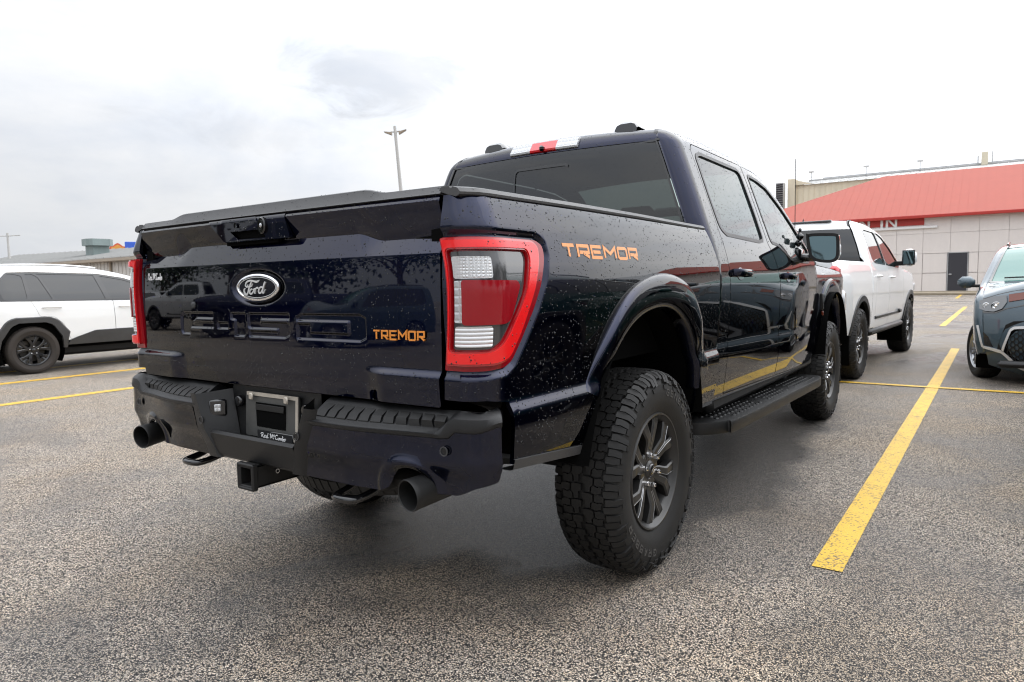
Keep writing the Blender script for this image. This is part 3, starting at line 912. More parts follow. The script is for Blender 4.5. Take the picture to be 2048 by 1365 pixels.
def wheel_meshes(style):
    if style in WHEEL_CACHE: return WHEEL_CACHE[style]
    parts = []        # (name, mesh, [(matrix) ...])
    if style == 'truck' or style == 'truck_white':
        Rt, hw, lipx, lipr = .425, .139, .117, .241
        mb, f = tyre_tread(Rt, hw, 42, .0120)
        parts.append(('tyre', mb.mesh('tyre', M['rubber'], 32)))
        lt = MB()
        P = f.P
        fx = lambda r: float(np.interp(r, P[::-1, 1], P[::-1, 0]))
        arc_text(lt, 'GENERAL', .330, 28, .030, .030, fx, .0022, 8.3)
        arc_text(lt, 'GRABBER', .330, 208, .030, .030, fx, .0022, 8.3)
        parts.append(('raised_lettering', lt.mesh('raised_lettering', M['rubber_letter'], 30)))
    else:
        dims = {'crossover_black': (.355, .115, .098, .226), 'silver': (.325, .112, .095, .216)}[style]
        Rt, hw, lipx, lipr = dims
        mb, f = tyre_plain(Rt, hw, lipr)
        parts.append(('tyre', mb.mesh('tyre', M['rubber_brown'] if style == 'crossover_black' else M['rubber'], 32)))
    rimm = {'truck': 'rim_dark', 'truck_white': 'rim_dark', 'crossover_black': 'rim_black', 'silver': 'rim_silver'}[style]
    q = lipr
    rb = MB()
    rb.add(*lathe([(lipx - .004, q + .004), (lipx + .004, q), (lipx + .003, q - .006), (lipx - .006, q - .011), (lipx - .012, q - .020), (lipx - .030, q - .028), (lipx - .075, q - .036), (lipx - .20, q - .040)], 72))
    def arm(pts, t_front, t_back):
        """pts: (r, angle, half width front, half width back, x front)"""
        V = []; F = []
        for r, a, wf, wb, xf in pts:
            ca, sa = math.cos(a), math.sin(a)
            for (x, w) in ((xf, -wf), (xf, wf), (xf - t_front, wb), (xf - t_back, wb * .8), (xf - t_back, -wb * .8), (xf - t_front, -wb)):
                V.append((x, r * ca - w * sa, r * sa + w * ca))
        n = len(pts)
        for i in range(n - 1):
            for k in range(6):
                k2 = (k + 1) % 6; F.append((6 * i + k, 6 * i + k2, 6 * i + 6 + k2, 6 * i + 6 + k))
        F.append(tuple(range(5, -1, -1))); F.append(tuple(6 * (n - 1) + k for k in range(6)))
        return V, F
    ed = MB()
    if style.startswith('truck'):
        for k in range(6):
            a = R(60 * k + 12)
            for sg in (-1, 1):
                pts = [(.050, a + sg * R(9), .013, .018, lipx - .030), (.092, a + sg * R(10.5), .0125, .019, lipx - .024), (.138, a + sg * R(8.2), .0135, .021, lipx - .013),
                       (.152, a + sg * R(8.6), .0150, .0225, lipx - .011), (.200, a + sg * R(14.0), .0180, .025, lipx - .011), (.226, a + sg * R(15.0), .0215, .029, lipx - .014)]
                rb.add(*arm(pts, .006, .045))
                # bright machined edge on the arm
                line = []
                for r, an, wf, wb, xf in pts[1:]:
                    w = -sg * (wf - .0006); line.append((xf + .0004, r * math.cos(an) - w * math.sin(an), r * math.sin(an) + w * math.cos(an)))
                ed.add(*tube(line, .0013, 5))
            # web behind each pair
            V = []; F = []
            for r, w in ((.06, .20), (.12, .17), (.15, .14)):
                for s_ in (-1, 1):
                    an = a + s_ * w; V.append((lipx - .045, r * math.cos(an), r * math.sin(an)))
            F = [(0, 1, 3, 2), (2, 3, 5, 4)]; rb.add(V, F)
        hub = [(lipx - .020, 0), (lipx - .020, .030), (lipx - .022, .034), (lipx - .030, .040), (lipx - .030, .080), (lipx - .036, .088), (lipx - .07, .090)]
        rb.add(*lathe(hub, 48))
    elif style == 'crossover_black':
        for k in range(5):
            a = R(72 * k + 20)
            for sg in (-1, 1):
                pts = [(.04, a + sg * R(8), .012, .02, lipx - .028), (.10, a + sg * R(9), .014, .020, lipx - .020), (.16, a + sg * R(16), .014, .022, lipx - .012), (.215, a + sg * R(21), .020, .028, lipx - .014)]
                rb.add(*arm(pts, .006, .03))
            pts = [(.15, a, .018, .03, lipx - .022), (.214, a, .034, .045, lipx - .020)]
            rb.add(*arm(pts, .006, .02))
        rb.add(*lathe([(lipx - .018, 0), (lipx - .020, .026), (lipx - .030, .032), (lipx - .030, .072), (lipx - .06, .078)], 40))
    else:
        for k in range(8):
            a = R(45 * k)
            for sg in (-1, 1):
                pts = [(.03, a + sg * R(5), .008, .012, lipx - .026), (.10, a + sg * R(5), .008, .011, lipx - .016), (.205, a + sg * R(8.5), .009, .013, lipx - .012)]
                rb.add(*arm(pts, .005, .03))
        rb.add(*lathe([(lipx - .014, 0), (lipx - .016, .028), (lipx - .030, .036), (lipx - .050, .070)], 40))
    parts.append(('rim', rb.mesh('rim', M[rimm], 34)))
    if ed.n: parts.append(('machined_edge', ed.mesh('machined_edge', M['rim_edge'], 40)))
    bk = MB()
    bk.add(*lathe([(lipx - .085, .03), (lipx - .085, q * .74), (lipx - .105, q * .74), (lipx - .105, .03)], 40))
    bk.add(*box((lipx - .095, -.10 * q / .24, .12 * q / .24), (.07, .11, .08), .012))
    parts.append(('brake_disc', bk.mesh('brake_disc', M['rotor'], 40)))
    dk = MB(); dk.add(*lathe([(lipx - .13, 0), (lipx - .13, q - .03)], 40))
    parts.append(('backing_plate', dk.mesh('backing_plate', M['dark'], 40)))
    cap = MB(); cap.add(*lathe([(lipx - .012, 0), (lipx - .013, .020), (lipx - .016, .027), (lipx - .022, .029)], 32))
    parts.append(('centre_cap', cap.mesh('centre_cap', M['black_gloss'] if style != 'silver' else M['rim_silver'], 50)))
    if style == 'truck':
        ov = MB(); n = 28
        pr = [(.0186 * math.cos(2 * math.pi * k / n), .0078 * math.sin(2 * math.pi * k / n)) for k in range(n)]
        stroke(ov, pr, .0018, lambda u, v, h: (lipx - .0118 + h, u, v), .0008, True)
        stroke(ov, [(.006, .003), (.002, -.003), (-.002, .002), (-.007, -.003)], .0016, lambda u, v, h: (lipx - .0118 + h, u, v), .0008)
        parts.append(('cap_emblem', ov.mesh('cap_emblem', M['steel'], 40)))
    nl = 6 if style.startswith('truck') else 5
    lug = MB(); lug.add(*lathe([(0, 0), (-.003, .008), (-.010, .0108), (-.034, .0115)], 6)); lug.add(*lathe([(-.030, .0145), (-.034, .0145)], 16))
    lm = lug.mesh('lug_nut', M['chrome'] if style.startswith('truck') else M['steel'], 30)
    for k in range(nl):
        a = 2 * math.pi * k / nl + .3; rr = .0675 if nl == 6 else .056
        parts.append(('lug_nut', lm, (lipx - .005, rr * math.cos(a), rr * math.sin(a))))
    WHEEL_CACHE[style] = parts
    return parts
def put_wheel(parent, style, loc, right=True, spin=0., steer=0.):
    w = empty('wheel', loc, 0, parent)
    w.rotation_euler = (R(spin), 0, (0 if right else math.pi) + R(steer))
    for p in wheel_meshes(style):
        o = link(bpy.data.objects.new(p[0], p[1]), w)
        if len(p) > 2: o.location = p[2]
    return w
# ---------------------------------------------------------------- the dark pickup
truck = empty('pickup_truck')
tag(truck, 'dark navy crew cab pickup beaded with rain, orange lettering on its bed side and tailgate', 'pickup truck')

ARCH_OUT = [(-.735, .600), (-.715, .665), (-.680, .750), (-.615, .865), (-.530, .985), (-.400, 1.115), (-.255, 1.197), (-.050, 1.238), (.140, 1.228), (.300, 1.172), (.425, 1.060), (.505, .920), (.548, .780), (.562, .600)]
ARCH_IN = [(-.648, .596), (-.630, .650), (-.598, .735), (-.548, .830), (-.480, .920), (-.372, 1.018), (-.239, 1.082), (-.063, 1.108), (.096, 1.088), (.240, 1.015), (.350, .900), (.402, .785), (.425, .700), (.438, .596)]
AO = [tuple(p) for p in catmull(ARCH_OUT, 6)]; AI = [tuple(p) for p in catmull(ARCH_IN, 6)]
F_AO = [(-y * .94 + 3.69 - .02, z) for y, z in ARCH_OUT][::-1]; F_AI = [(-y * .94 + 3.69 - .02, z - .002) for y, z in ARCH_IN][::-1]
F_AO = [((y - 3.67) * .96 + 3.67, .60 + (z - .60) * .94) for y, z in F_AO]; F_AI = [((y - 3.67) * .98 + 3.67, .60 + (z - .60) * .95) for y, z in F_AI]
FAO = [tuple(p) for p in catmull(F_AO, 6)]; FAI = [tuple(p) for p in catmull(F_AI, 6)]

# ---- tail lamp outline in (a, z)
LAMP = [(bed_end(1.344), 1.344), (-1.146, 1.344), (-.890, 1.341), (-.862, 1.328), (-.857, 1.298), (-.886, 1.214), (-.924, 1.142), (-.988, 1.046), (-1.030, .990), (-1.062, .972), (-1.126, .966), (bed_end(.966), .966)]

def corner_rings(z0, z1, step=.012):
    out = []
    for k in range(13):
        a = B_YS - B_RHO * math.pi / 2 * k / 12
        out += [(a, z) for z in np.arange(z0 + .006, z1, step)]
    return out
Z_TOP = 1.458
rear_edge = [(bed_end(z), z) for z in np.linspace(Z_TOP, .885, 30)]
AI_R = [q for q in AI if q[0] < 0 and q[1] < .845]; AI_F = [q for q in AI if q[0] > 0 and q[1] < .800]
AO_M = [q for q in AO if (q[0] < 0 and q[1] > .845) or (q[0] >= 0 and q[1] > .800)]
bed_outline = ([(bed_end(Z_TOP), Z_TOP)] + rear_edge[1:] + [(-1.13, .885), (-1.045, .872), (-1.030, .685), (-.655, .650)] + [q for q in AI_R if q[1] > .655] + AO_M + AI_F + [(.712, .592), (.712, 1.30), (.668, 1.44), (.660, Z_TOP)])
extra = corner_rings(.9, Z_TOP)
# points that hold the recess round the lamp
def grow(poly, d, st=.02):
    P = resample(poly, st, True); n = len(P); out = []
    ar = sum(P[i][0] * P[(i + 1) % n][1] - P[(i + 1) % n][0] * P[i][1] for i in range(n)); sg = 1 if ar > 0 else -1
    for i in range(n):
        t = P[(i + 1) % n] - P[i - 1]; t = t / (np.linalg.norm(t) + 1e-9); out.append(P[i] + sg * d * np.array([t[1], -t[0]]))
    return out
for dd in (-.001, .004, .009, .014, .019, .024, .029):
    extra += [tuple(q) for q in grow(LAMP, dd, .008) if abs(float(dist_polyline(q[0], q[1], LAMP, True)) - abs(dd)) < 2e-3]
ex = []
seen = set()
for q in extra:
    k = (round(q[0] / .003), round(q[1] / .003))
    if k not in seen: seen.add(k); ex.append(q)
for z in np.arange(.79, .885, .006):
    ex += [(a, z) for a in np.arange(-1.0, .70, .02)]
qb = make_panel(bed, bed_outline, [], step=.028, edge=.010, thick=.014, extra=ex)
o1, o2 = both(qb, 'bed_side', M['navy'], truck)
BED_PANELS = (o1, o2)
add_drops(qb, 3200, .0010, .0031)

# ---- wheel arch flares
def flare(ao, ai, base, name):
    n = len(ao); prof = [(-.01, -.010), (0.0, .001), (.010, .006), (.030, .0115), (.065, .0170), (.115, .0215), (.17, .0245), (.25, .0262), (.42, .0270), (.68, .0262), (.88, .024), (.96, .0215), (1.0, .0185)]
    V = []
    A = np.array(ao); I = np.array(ai)
    for i in range(n):
        zm = (A[i][1] + I[i][1]) / 2; fade = float(smooth(.80, 1.03, np.array(zm))) if A[i][0] < (0 if 'rear' in name else 3.67) else .40 + .60 * float(smooth(.78, 1.0, np.array(zm)))
        for t, h in prof:
            y, z = A[i] + (I[i] - A[i]) * t
            x0 = float(base(np.array(y), np.array(max(z, .60)))[0]) if z >= .6 else float(base(np.array(y), np.array(.6))[0])
            V.append((x0 + h * fade * (1.0 if 'rear' in name else .7) + .004 * t, y, z))
        x, y, z = V[-1]
        c = np.array([0.0 if 'rear' in name else 3.67, .45]); d = np.array([y, z]) - c; d /= np.linalg.norm(d)
        V.append((x - .006, y - d[0] * .006, z - d[1] * .006)); V.append((x - .06, y - d[0] * .004, z - d[1] * .004))
    m = len(prof) + 2
    mb = MB().add(V, grid_faces(n, m))
    o = mb.build('wheel_arch_flare', M['navy'], truck, 50); p = mb.mirrored().build('wheel_arch_flare', M['navy'], truck, 50)
    q = Panel(); q.P = mb.verts(); F = np.array([t for f in mb.f for t in ((f[0], f[1], f[2]), (f[0], f[2], f[3]))])
    a, b, c = q.P[F[:, 0]], q.P[F[:, 1]], q.P[F[:, 2]]; fn_ = np.cross(b - a, c - a); s = np.sign(fn_[:, 0].sum()); N = np.zeros_like(q.P)
    for k in range(3): np.add.at(N, F[:, k], fn_ * s)
    q.N = N / (np.linalg.norm(N, axis=1, keepdims=True) + 1e-12); q.F = F
    return q
VAL = 1
SEL = [k for k in range(len(AO)) if AO[k][1] > (.835 if AO[k][0] < 0 else .79)]
qf = flare([AO[k] for k in SEL], [AI[k] for k in SEL], lambda y, z: bed(y, z, 0, False), 'rear'); add_drops(qf, 1300, .0009, .0026)
flare(FAO, FAI, fender, 'front')

# ---- grey plastic strip along the lower edge of the bed side
for sd in (1, -1):
    V = []
    for y in np.linspace(-1.032, -.640, 14):
        zb = .690 + (.652 - .690) * (y + 1.032) / .392
        for dz, h in ((.012, -.004), (.010, .006), (-.020, .004), (-.024, -.006), (-.024, -.05)):
            p = bed(np.array(y), np.array(zb + dz), h, False); V.append(tuple(p))
    mb = MB().add(V, grid_faces(14, 5)); (mb if sd > 0 else mb.mirrored()).build('lower_valance_strip', M['plastic_grey'], truck, 30)

# ---- tail lamps
def lamp_part(fn_out, holes, off, material, name, parents, step=.02, thick=.010):
    q = make_panel(lambda a, z, o=0: bed(a, z, o, False), fn_out, holes, step=step, edge=.008, thick=thick, off=off, extra=corner_rings(.95, 1.36, .02))
    r = []
    for k, p in enumerate(parents): r.append(emit_panel(q, name, material, p, k == 1))
    return q, r
aR = lambda z: bed_end(z) + .003
lamp_out = round_poly([(aR(1.341), 1.341), (-.892, 1.338), (-.860, 1.322), (-.860, 1.290), (-.890, 1.212), (-.928, 1.140), (-.992, 1.044), (-1.034, .990), (-1.066, .975), (-1.126, .969), (aR(.969), .969)], [.004, .02, .02, .02, .02, .02, .02, .02, .02, .02, .004], 4)
ql, lamps = lamp_part(lamp_out, [], -.002, M['red_deep'], 'tail_lamp', [truck, truck], thick=.03)
ring_in = round_poly([(-1.248, 1.303), (-.972, 1.303), (-.966, 1.285), (-.996, 1.180), (-1.058, 1.092), (-1.092, 1.046), (-1.125, 1.027), (-1.248, 1.027)], [.010, .02, .02, .03, .03, .03, .03, .01], 5)
ring_out = round_poly([(-1.266, 1.338), (-.930, 1.335), (-.905, 1.318), (-.908, 1.284), (-.944, 1.190), (-1.010, 1.068), (-1.062, .998), (-1.105, .985), (-1.263, .985)], [.008, .03, .03, .03, .03, .03, .03, .03, .008], 5)
qr, _ = lamp_part(ring_out, [grow(ring_in, .0030, .01)], .0120, M['red_rim'], 'lens_rim', lamps, thick=.016)
qr, _ = lamp_part(grow(ring_out, -.0060, .01), [grow(ring_in, .0075, .01)], .0150, M['red_bar'], 'light_guide', lamps, thick=.006)
add_drops(qr, 1500)
lamp_part(round_poly([(-1.246, 1.300), (-.975, 1.300), (-.969, 1.285), (-.998, 1.180), (-1.060, 1.094), (-1.094, 1.049), (-1.126, 1.030), (-1.246, 1.030)], .008, 4), [], .002, M['smoke_lens'], 'smoked_inner_lens', lamps)
lamp_part(round_poly([(-1.243, 1.287), (-1.116, 1.285), (-1.116, 1.226), (-1.243, 1.226)], .008, 4), [], .005, M['lens_grid'], 'reversing_lens', lamps)
lamp_part(round_poly([(-1.243, 1.220), (-1.200, 1.220), (-1.200, 1.104), (-1.243, 1.104)], .006, 4), [], .005, M['lens_cell'], 'indicator_lens', lamps)
lamp_part(round_poly([(-1.240, 1.094), (-1.118, 1.094), (-1.118, 1.037), (-1.240, 1.037)], .008, 4), [], .005, M['lens_rib'], 'lower_reversing_lens', lamps)
qd, _ = lamp_part(round_poly([(-1.215, 1.222), (-1.028, 1.219), (-1.016, 1.205), (-1.058, 1.110), (-1.082, 1.098), (-1.213, 1.098)], [.012, .014, .014, .012, .012, .014], 5), [], .0095, M['red_deep'], 'red_side_marker_lens', lamps, thick=.016)
add_drops(ql, 700)

# ---- tailgate, with the pressed lettering and the badge recess
EMB = []
def emb_poly():
    z0, z1 = 1.040, 1.122
    def X(px): return px
    def P(*pts): EMB.append([(x, z0 + t * (z1 - z0)) for x, t in pts])
    P((-.515, 0), (-.460, 0), (-.460, .30), (-.300, .30), (-.300, .56), (-.440, .56), (-.415, .74), (-.300, .74), (-.300, 1), (-.500, 1), (-.522, .86), (-.522, .10))
    P((-.272, .30), (-.205, .30), (-.205, .56), (-.272, .56))
    P((-.165, 0), (-.105, 0), (-.098, .1), (-.098, 1), (-.185, 1), (-.185, .74), (-.160, .70), (-.160, .10))
    P((-.075, 0), (.125, 0), (.150, .12), (.150, .56), (.135, .62), (-.010, .62), (-.010, .76), (.150, .76), (.150, 1), (-.075, 1), (-.080, .9), (-.080, .42), (-.07, .36), (.085, .36), (.085, .24), (-.075, .24))
    P((.190, 0), (.490, 0), (.515, .12), (.515, .88), (.490, 1), (.215, 1), (.190, .88), (.190, .74), (.440, .74), (.440, .26), (.255, .26), (.255, .60), (.190, .60))
emb_poly()
OVAL_C = (-.020, 1.213)
def tailgate_full(x, z, off=0.0):
    x = np.asarray(x, float); z = np.asarray(z, float)
    d = np.full(np.broadcast(x, z).shape, -1.0)
    for pl in EMB:
        dd = dist_polyline(x, z, pl, True); dd = np.where(in_poly(x, z, pl), dd, -dd); d = np.maximum(d, dd)
    e = -.0062 * smooth(-.0050, .0050, d)
    ro = np.sqrt(((x - OVAL_C[0]) / .160) ** 2 + ((z - OVAL_C[1]) / .066) ** 2)
    e = e - .012 * (1 - smooth(.78, 1.0, ro))
    P = tailgate(x, z, off); P[..., 1] -= e
    return P
tg_x = .813
exs = []
for pl in EMB:
    for dd in (-.0052, -.0034, -.0017, 0., .0017, .0034, .0052): exs += [tuple(q) for q in grow(pl, dd, .006) if abs(float(dist_polyline(q[0], q[1], pl, True)) - abs(dd)) < 4e-4]
seen_ = set(); ex2 = []
for q in exs:
    k = (round(q[0] / .0012), round(q[1] / .0012))
    if k not in seen_: seen_.add(k); ex2.append(q)
exs = ex2
for k in np.linspace(.55, 1.06, 9):
    exs += [(OVAL_C[0] + .160 * k * math.cos(a), OVAL_C[1] + .066 * k * math.sin(a)) for a in np.linspace(0, 2 * math.pi, 90, endpoint=False)]
for z in list(np.arange(.940, .972, .004)) + [1.294] + list(np.arange(1.310, 1.340, .010)) + list(np.arange(1.382, 1.442, .010)) + list(np.arange(1.449, 1.461, .004)):
    exs += [(x, z) for x in np.arange(-.805, .806, .014)]
for x in np.arange(-.808, .809, .0075):
    zs_ = 1.372 - .026 * float(smooth(.46, .58, np.array(abs(x))))
    exs += [(x, 1.2993), (x, 1.3007), (x, zs_ - .0008), (x, zs_ + .0008), (x, 1.4453), (x, 1.4467)]
tg_out = round_poly([(-tg_x, .862), (tg_x, .862), (tg_x, 1.462), (-tg_x, 1.462)], .01, 4)
bez_out = round_poly([(-.205, 1.374), (.172, 1.374), (.146, 1.464), (-.310, 1.464)], [.012, .012, .002, .002], 4)
bez_out = [(p[0], min(p[1], 1.4605)) for p in bez_out]
qt = make_panel(tailgate_full, tg_out, [bez_out], step=.024, edge=.012, thick=.014, extra=exs)
tg = emit_panel(qt, 'tailgate', M['navy'], truck)
add_drops(qt, 3000, .0008, .0027)
# handle bezel, flush with the top roll, with the hand recess cut in
def bez(x, z, off=0.0):
    x = np.asarray(x, float); z = np.asarray(z, float)
    t3 = np.clip((z - 1.446) / .022, 0, 1); low = np.clip((1.446 - z) / .07, 0, 1)
    p = .0065 - .016 * t3 - .004 * low + off
    return np.stack([x + 0 * z, TG_Y - p + 0 * x, z + 0 * x], -1)
rec = round_poly([(-.120, 1.384), (.040, 1.384), (.022, 1.412), (-.165, 1.412)], .006, 3)
b_out = [(p[0] * .99 - .0005, 1.4165 + (p[1] - 1.4165) * .965) for p in bez_out]
qz = make_panel(bez, b_out, [rec], step=.012, edge=.006, thick=.040)
emit_panel(qz, 'handle_bezel', M['navy'], truck); add_drops(qz, 2200)
fl = round_poly([(-.172, 1.414), (.020, 1.414), (-.012, 1.4575), (-.228, 1.4575)], .006, 3)
qz = make_panel(bez, fl, [], step=.012, edge=.006, thick=.004, off=.0035)
emit_panel(qz, 'tailgate_handle', M['navy'], truck); add_drops(qz, 2500)
MB().add(*box((-.06, TG_Y + .035, 1.40), (.30, .05, .07))).build('handle_cavity', M['dark'], truck)
lc = MB(); lc.add(*lathe([(0, .0), (-.001, .0085), (-.005, .0095)], 24, 'Y'))
lc = lc.build('key_lock', M['black_gloss'], truck); lc.location = (-.115, TG_Y - .0105, 1.432)
cm = MB(); n = 28
cm.add(*prism([(.030 + .021 * math.cos(2 * math.pi * k / n), 1.424 + .029 * math.sin(2 * math.pi * k / n)) for k in range(n)], lambda u, v, h: (u, TG_Y - .004 - h, v), 0, .011, .004))
cmo = cm.build('rear_camera', M['black_gloss'], truck, 30)
ln = MB(); ln.add(*lathe([(-.002, 0), (-.0018, .004), (0, .0075)], 20, 'Y')); ln = ln.build('camera_lens', M['steel'], cmo); ln.location = (.030, TG_Y - .0155, 1.424)
rg = MB(); stroke(rg, [(.030 + .0125 * math.cos(2 * math.pi * k / n), 1.424 + .0165 * math.sin(2 * math.pi * k / n)) for k in range(n)], .0025, lambda u, v, h: (u, TG_Y - .0152 - h, v), .002, True)
rg.build('lens_ring', M['black_gloss'], cmo)

# tailgate top cap and spoiler lip
def cap_h(x):
    ax = abs(x); return .026 + .016 * float(smooth(.60, .50, np.array(ax)))
V = []; xs = np.linspace(-.814, .814, 80)
for x in xs:
    h = cap_h(x); y = TG_Y + .012 * (abs(x) / .82) ** 3
    V += [(x, y + .010, 1.460), (x, y + .000, 1.4635), (x, y + .004, 1.4675), (x, y + .016, 1.462 + h * .92), (x, y + .024, 1.462 + h), (x, y + .090, 1.462 + h * .9), (x, y + .105, 1.46)]
mb = MB().add(V, grid_faces(80, 7)); n = 80
mb.f.append(tuple(range(6, -1, -1))); mb.f.append(tuple(79 * 7 + k for k in range(7)))
capo = mb.build('tailgate_cap', M['plastic_grey'], truck, 35)
q = Panel(); q.P = mb.verts(); q.F = np.array([t for f in grid_faces(80, 7) for t in ((f[0], f[2], f[1]), (f[0], f[3], f[2]))]); q.N = np.tile(np.array([[0, -.6, .8]]), (len(q.P), 1)); add_drops(q, 1500, .001, .0024)
# bed rail caps
def rail(mir):
    V = []; ys = list(np.linspace(-1.150, .655, 40))
    prof = [(-.010, 1.452), (.004, 1.457), (.0055, 1.464), (-.004, 1.4755), (-.020, 1.480), (-.023, 1.4765), (-.030, 1.477), (-.034, 1.4825), (-.075, 1.4815), (-.085, 1.47)]
    for y in ys:
        drop = .010 * float(smooth(-.2, .66, np.array(y))); e = 0.
        cx_ = B_RX * (1 - math.sqrt(max(0, 1 - min(1, max(0, (B_YS - y) / (B_RY * 1.0)) * .97) ** 2)))
        for dx, z in prof:
            V.append((-cx_ * (1 if dx > -.06 else .6) + float(BED_X(1.455) - bed_taper(np.array(y))) + dx - .030 * e * (dx > -.05), y, z - drop * .6 - .010 * e * (z > 1.47)))
    mb = MB().add(V, grid_faces(40, len(prof))); m = len(prof)
    mb.f.append(tuple(range(m))); mb.f.append(tuple(39 * m + k for k in range(m - 1, -1, -1)))
    (mb.mirrored() if mir else mb).build('bed_rail_cap', M['plastic_grey'], truck, 30)
    return mb
rm = rail(False); rail(True)
q = Panel(); q.P = rm.verts(); q.F = np.array([t for f in grid_faces(40, 10) for t in ((f[0], f[1], f[2]), (f[0], f[2], f[3]))]); q.N = np.tile(np.array([[.5, 0, .85]]), (len(q.P), 1)); add_drops(q, 900, .001, .0022)
# bed tub
tb = MB()
tb.add(*box((0, -.24, .90), (1.60, 1.76, .03)))
for s in (-1, 1): tb.add(*box((s * .79, -.24, 1.17), (.05, 1.80, .57)))
tb.add(*box((0, .625, 1.17), (1.62, .03, .57))); tb.add(*box((0, -1.105, 1.17), (1.60, .06, .58)))
tb.build('bed_tub', M['dark'], truck)

# badge
def tgm(u, v, h): return (u, TG_Y + .0045 - h, v)
cx, cz = OVAL_C; n = 64
el = lambda a, b: [(cx + a * math.cos(2 * math.pi * k / n), cz + b * math.sin(2 * math.pi * k / n)) for k in range(n)]
bd = MB().add(*prism(el(.121, .0475), tgm, 0, .010)).build('oval_badge', M['black_gloss'], truck, 40)
rg = MB(); V = []
for a, b, h in ((.1215, .048, .0085), (.1195, .0465, .0125), (.112, .0405, .0135), (.1095, .0385, .0105)): V += [tgm(u, v, h) for u, v in el(a, b)]
F = [(k * n + i, k * n + (i + 1) % n, (k + 1) * n + (i + 1) % n, (k + 1) * n + i) for k in range(3) for i in range(n)]
rg.add(V, F).build('chrome_ring', M['chrome'], bd, 60)
r2 = MB(); stroke(r2, el(.105, .0355), .0022, lambda u, v, h: tgm(u, v, .0100 + h), .0012, True); r2.build('inner_ring', M['badge_silver'], bd, 60)
fd = MB()
def fpx(pts): return [((X - 945) / 1235 * .243 + cx, -(Y - 610 - .095 * (X - 945)) / 830 * .096 + cz) for X, Y in pts]
for k, (pl, w) in enumerate((
        ([(640, 560), (612, 530), (630, 455), (690, 395), (790, 385), (880, 420), (950, 440), (1000, 425), (1035, 400)], [.0018, .004, .006, .006, .0055, .006, .0075, .006, .0015]),
        ([(625, 545), (665, 545), (690, 500)], [.005, .005, .003]),
        ([(812, 395), (765, 500), (715, 620), (690, 720), (650, 785), (600, 770), (568, 700), (575, 630), (605, 600)], [.004, .006, .007, .0065, .0055, .0055, .006, .005, .003]),
        ([(640, 575), (720, 555), (790, 560), (830, 490)], [.003, .0045, .004, .003]),
        ([(800, 640), (750, 680), (735, 750), (770, 790), (820, 760), (855, 700), (845, 645)], .0055),
        ([(870, 640), (905, 665), (885, 790)], [.003, .006, .006]), ([(895, 700), (930, 640), (965, 620), (985, 650)], [.003, .005, .006, .005]),
        ([(1128, 650), (1085, 612), (1030, 650), (1000, 735), (1035, 795), (1090, 755), (1128, 668)], .0052),
        ([(1200, 480), (1165, 570), (1130, 680), (1115, 760), (1145, 795), (1195, 700)], [.007, .007, .0065, .0055, .005, .002]))):
    p = catmull(fpx(pl), 5)
    ww = w if not isinstance(w, list) else list(np.interp(np.linspace(0, 1, len(p)), np.linspace(0, 1, len(w)), w))
    stroke(fd, p, ww, lambda u, v, h: tgm(u, v, .0098 + h), .0022 + .0002 * k)
fd.build('badge_script', M['badge_silver'], bd, 60)

# script lettering of the dealer
SCRIPT = [  # (strokes in a 10 x 1.4 box)
    [(.35, .1), (.5, .6), (.6, 1.05)], [(.15, .85), (.45, 1.15), (.95, 1.15), (1.05, .85), (.6, .6), (.85, .3), (1.15, .05), (1.4, .15)],
    [(1.45, .30), (1.85, .50), (1.7, .65), (1.45, .45), (1.5, .1), (1.9, .1)], [(2.55, .5), (2.2, .5), (2.1, .15), (2.4, .05), (2.65, .4)], [(2.85, 1.2), (2.6, .3), (2.75, .05), (2.95, .2)],
    [(3.6, .05), (3.75, 1.1)], [(3.5, 1.0), (3.75, 1.15), (4.1, .35), (4.5, 1.15), (4.6, .3), (4.75, .05)], [(5.2, 1.1), (4.95, 1.05), (4.95, .8), (5.2, .8)],
    [(6.2, 1.0), (5.85, 1.15), (5.45, .7), (5.5, .2), (5.85, .05), (6.2, .25)], [(6.6, .5), (6.35, .35), (6.5, .05), (6.8, .2), (6.6, .5), (6.95, .45)],
    [(7.0, .5), (7.05, .05)], [(7.05, .3), (7.3, .5), (7.35, .05)], [(7.35, .3), (7.6, .5), (7.7, .05)], [(8.05, 1.15), (7.95, .1), (8.3, .05), (8.4, .35), (8.0, .45)], [(8.5, .1), (8.8, .55), (8.95, .2), (8.7, .02), (8.5, .08)]]
def script(mb, u0, v0, wid, hgt, fm, depth):
    for k, st in enumerate(SCRIPT):
        p = catmull([(u0 + x / 9.1 * wid, v0 + z / 1.25 * hgt) for x, z in st], 4)
        stroke(mb, p, wid * .0165, fm, depth + .00012 * k)
sk = MB(); script(sk, -.772, 1.250, .118, .030, lambda u, v, h: tuple(tailgate(np.array(u), np.array(v), h)), .0008)
sk.build('dealer_sticker', M['letter_white'], truck)
# model name on the tailgate, proud orange letters on a dark base
for nm, m_, sw, dp in (('tailgate_lettering_base', 'black_gloss', .0078, .004), ('tailgate_lettering', 'orange', .0052, .0056)):
    tl = MB(); block_text(tl, 'TREMOR', .0288, .030, .0054, sw, lambda u, v, h: tuple(tailgate(np.array(.552 + u), np.array(1.049 + v), h)), dp)
    tl.build(nm, M[m_], truck, 30)
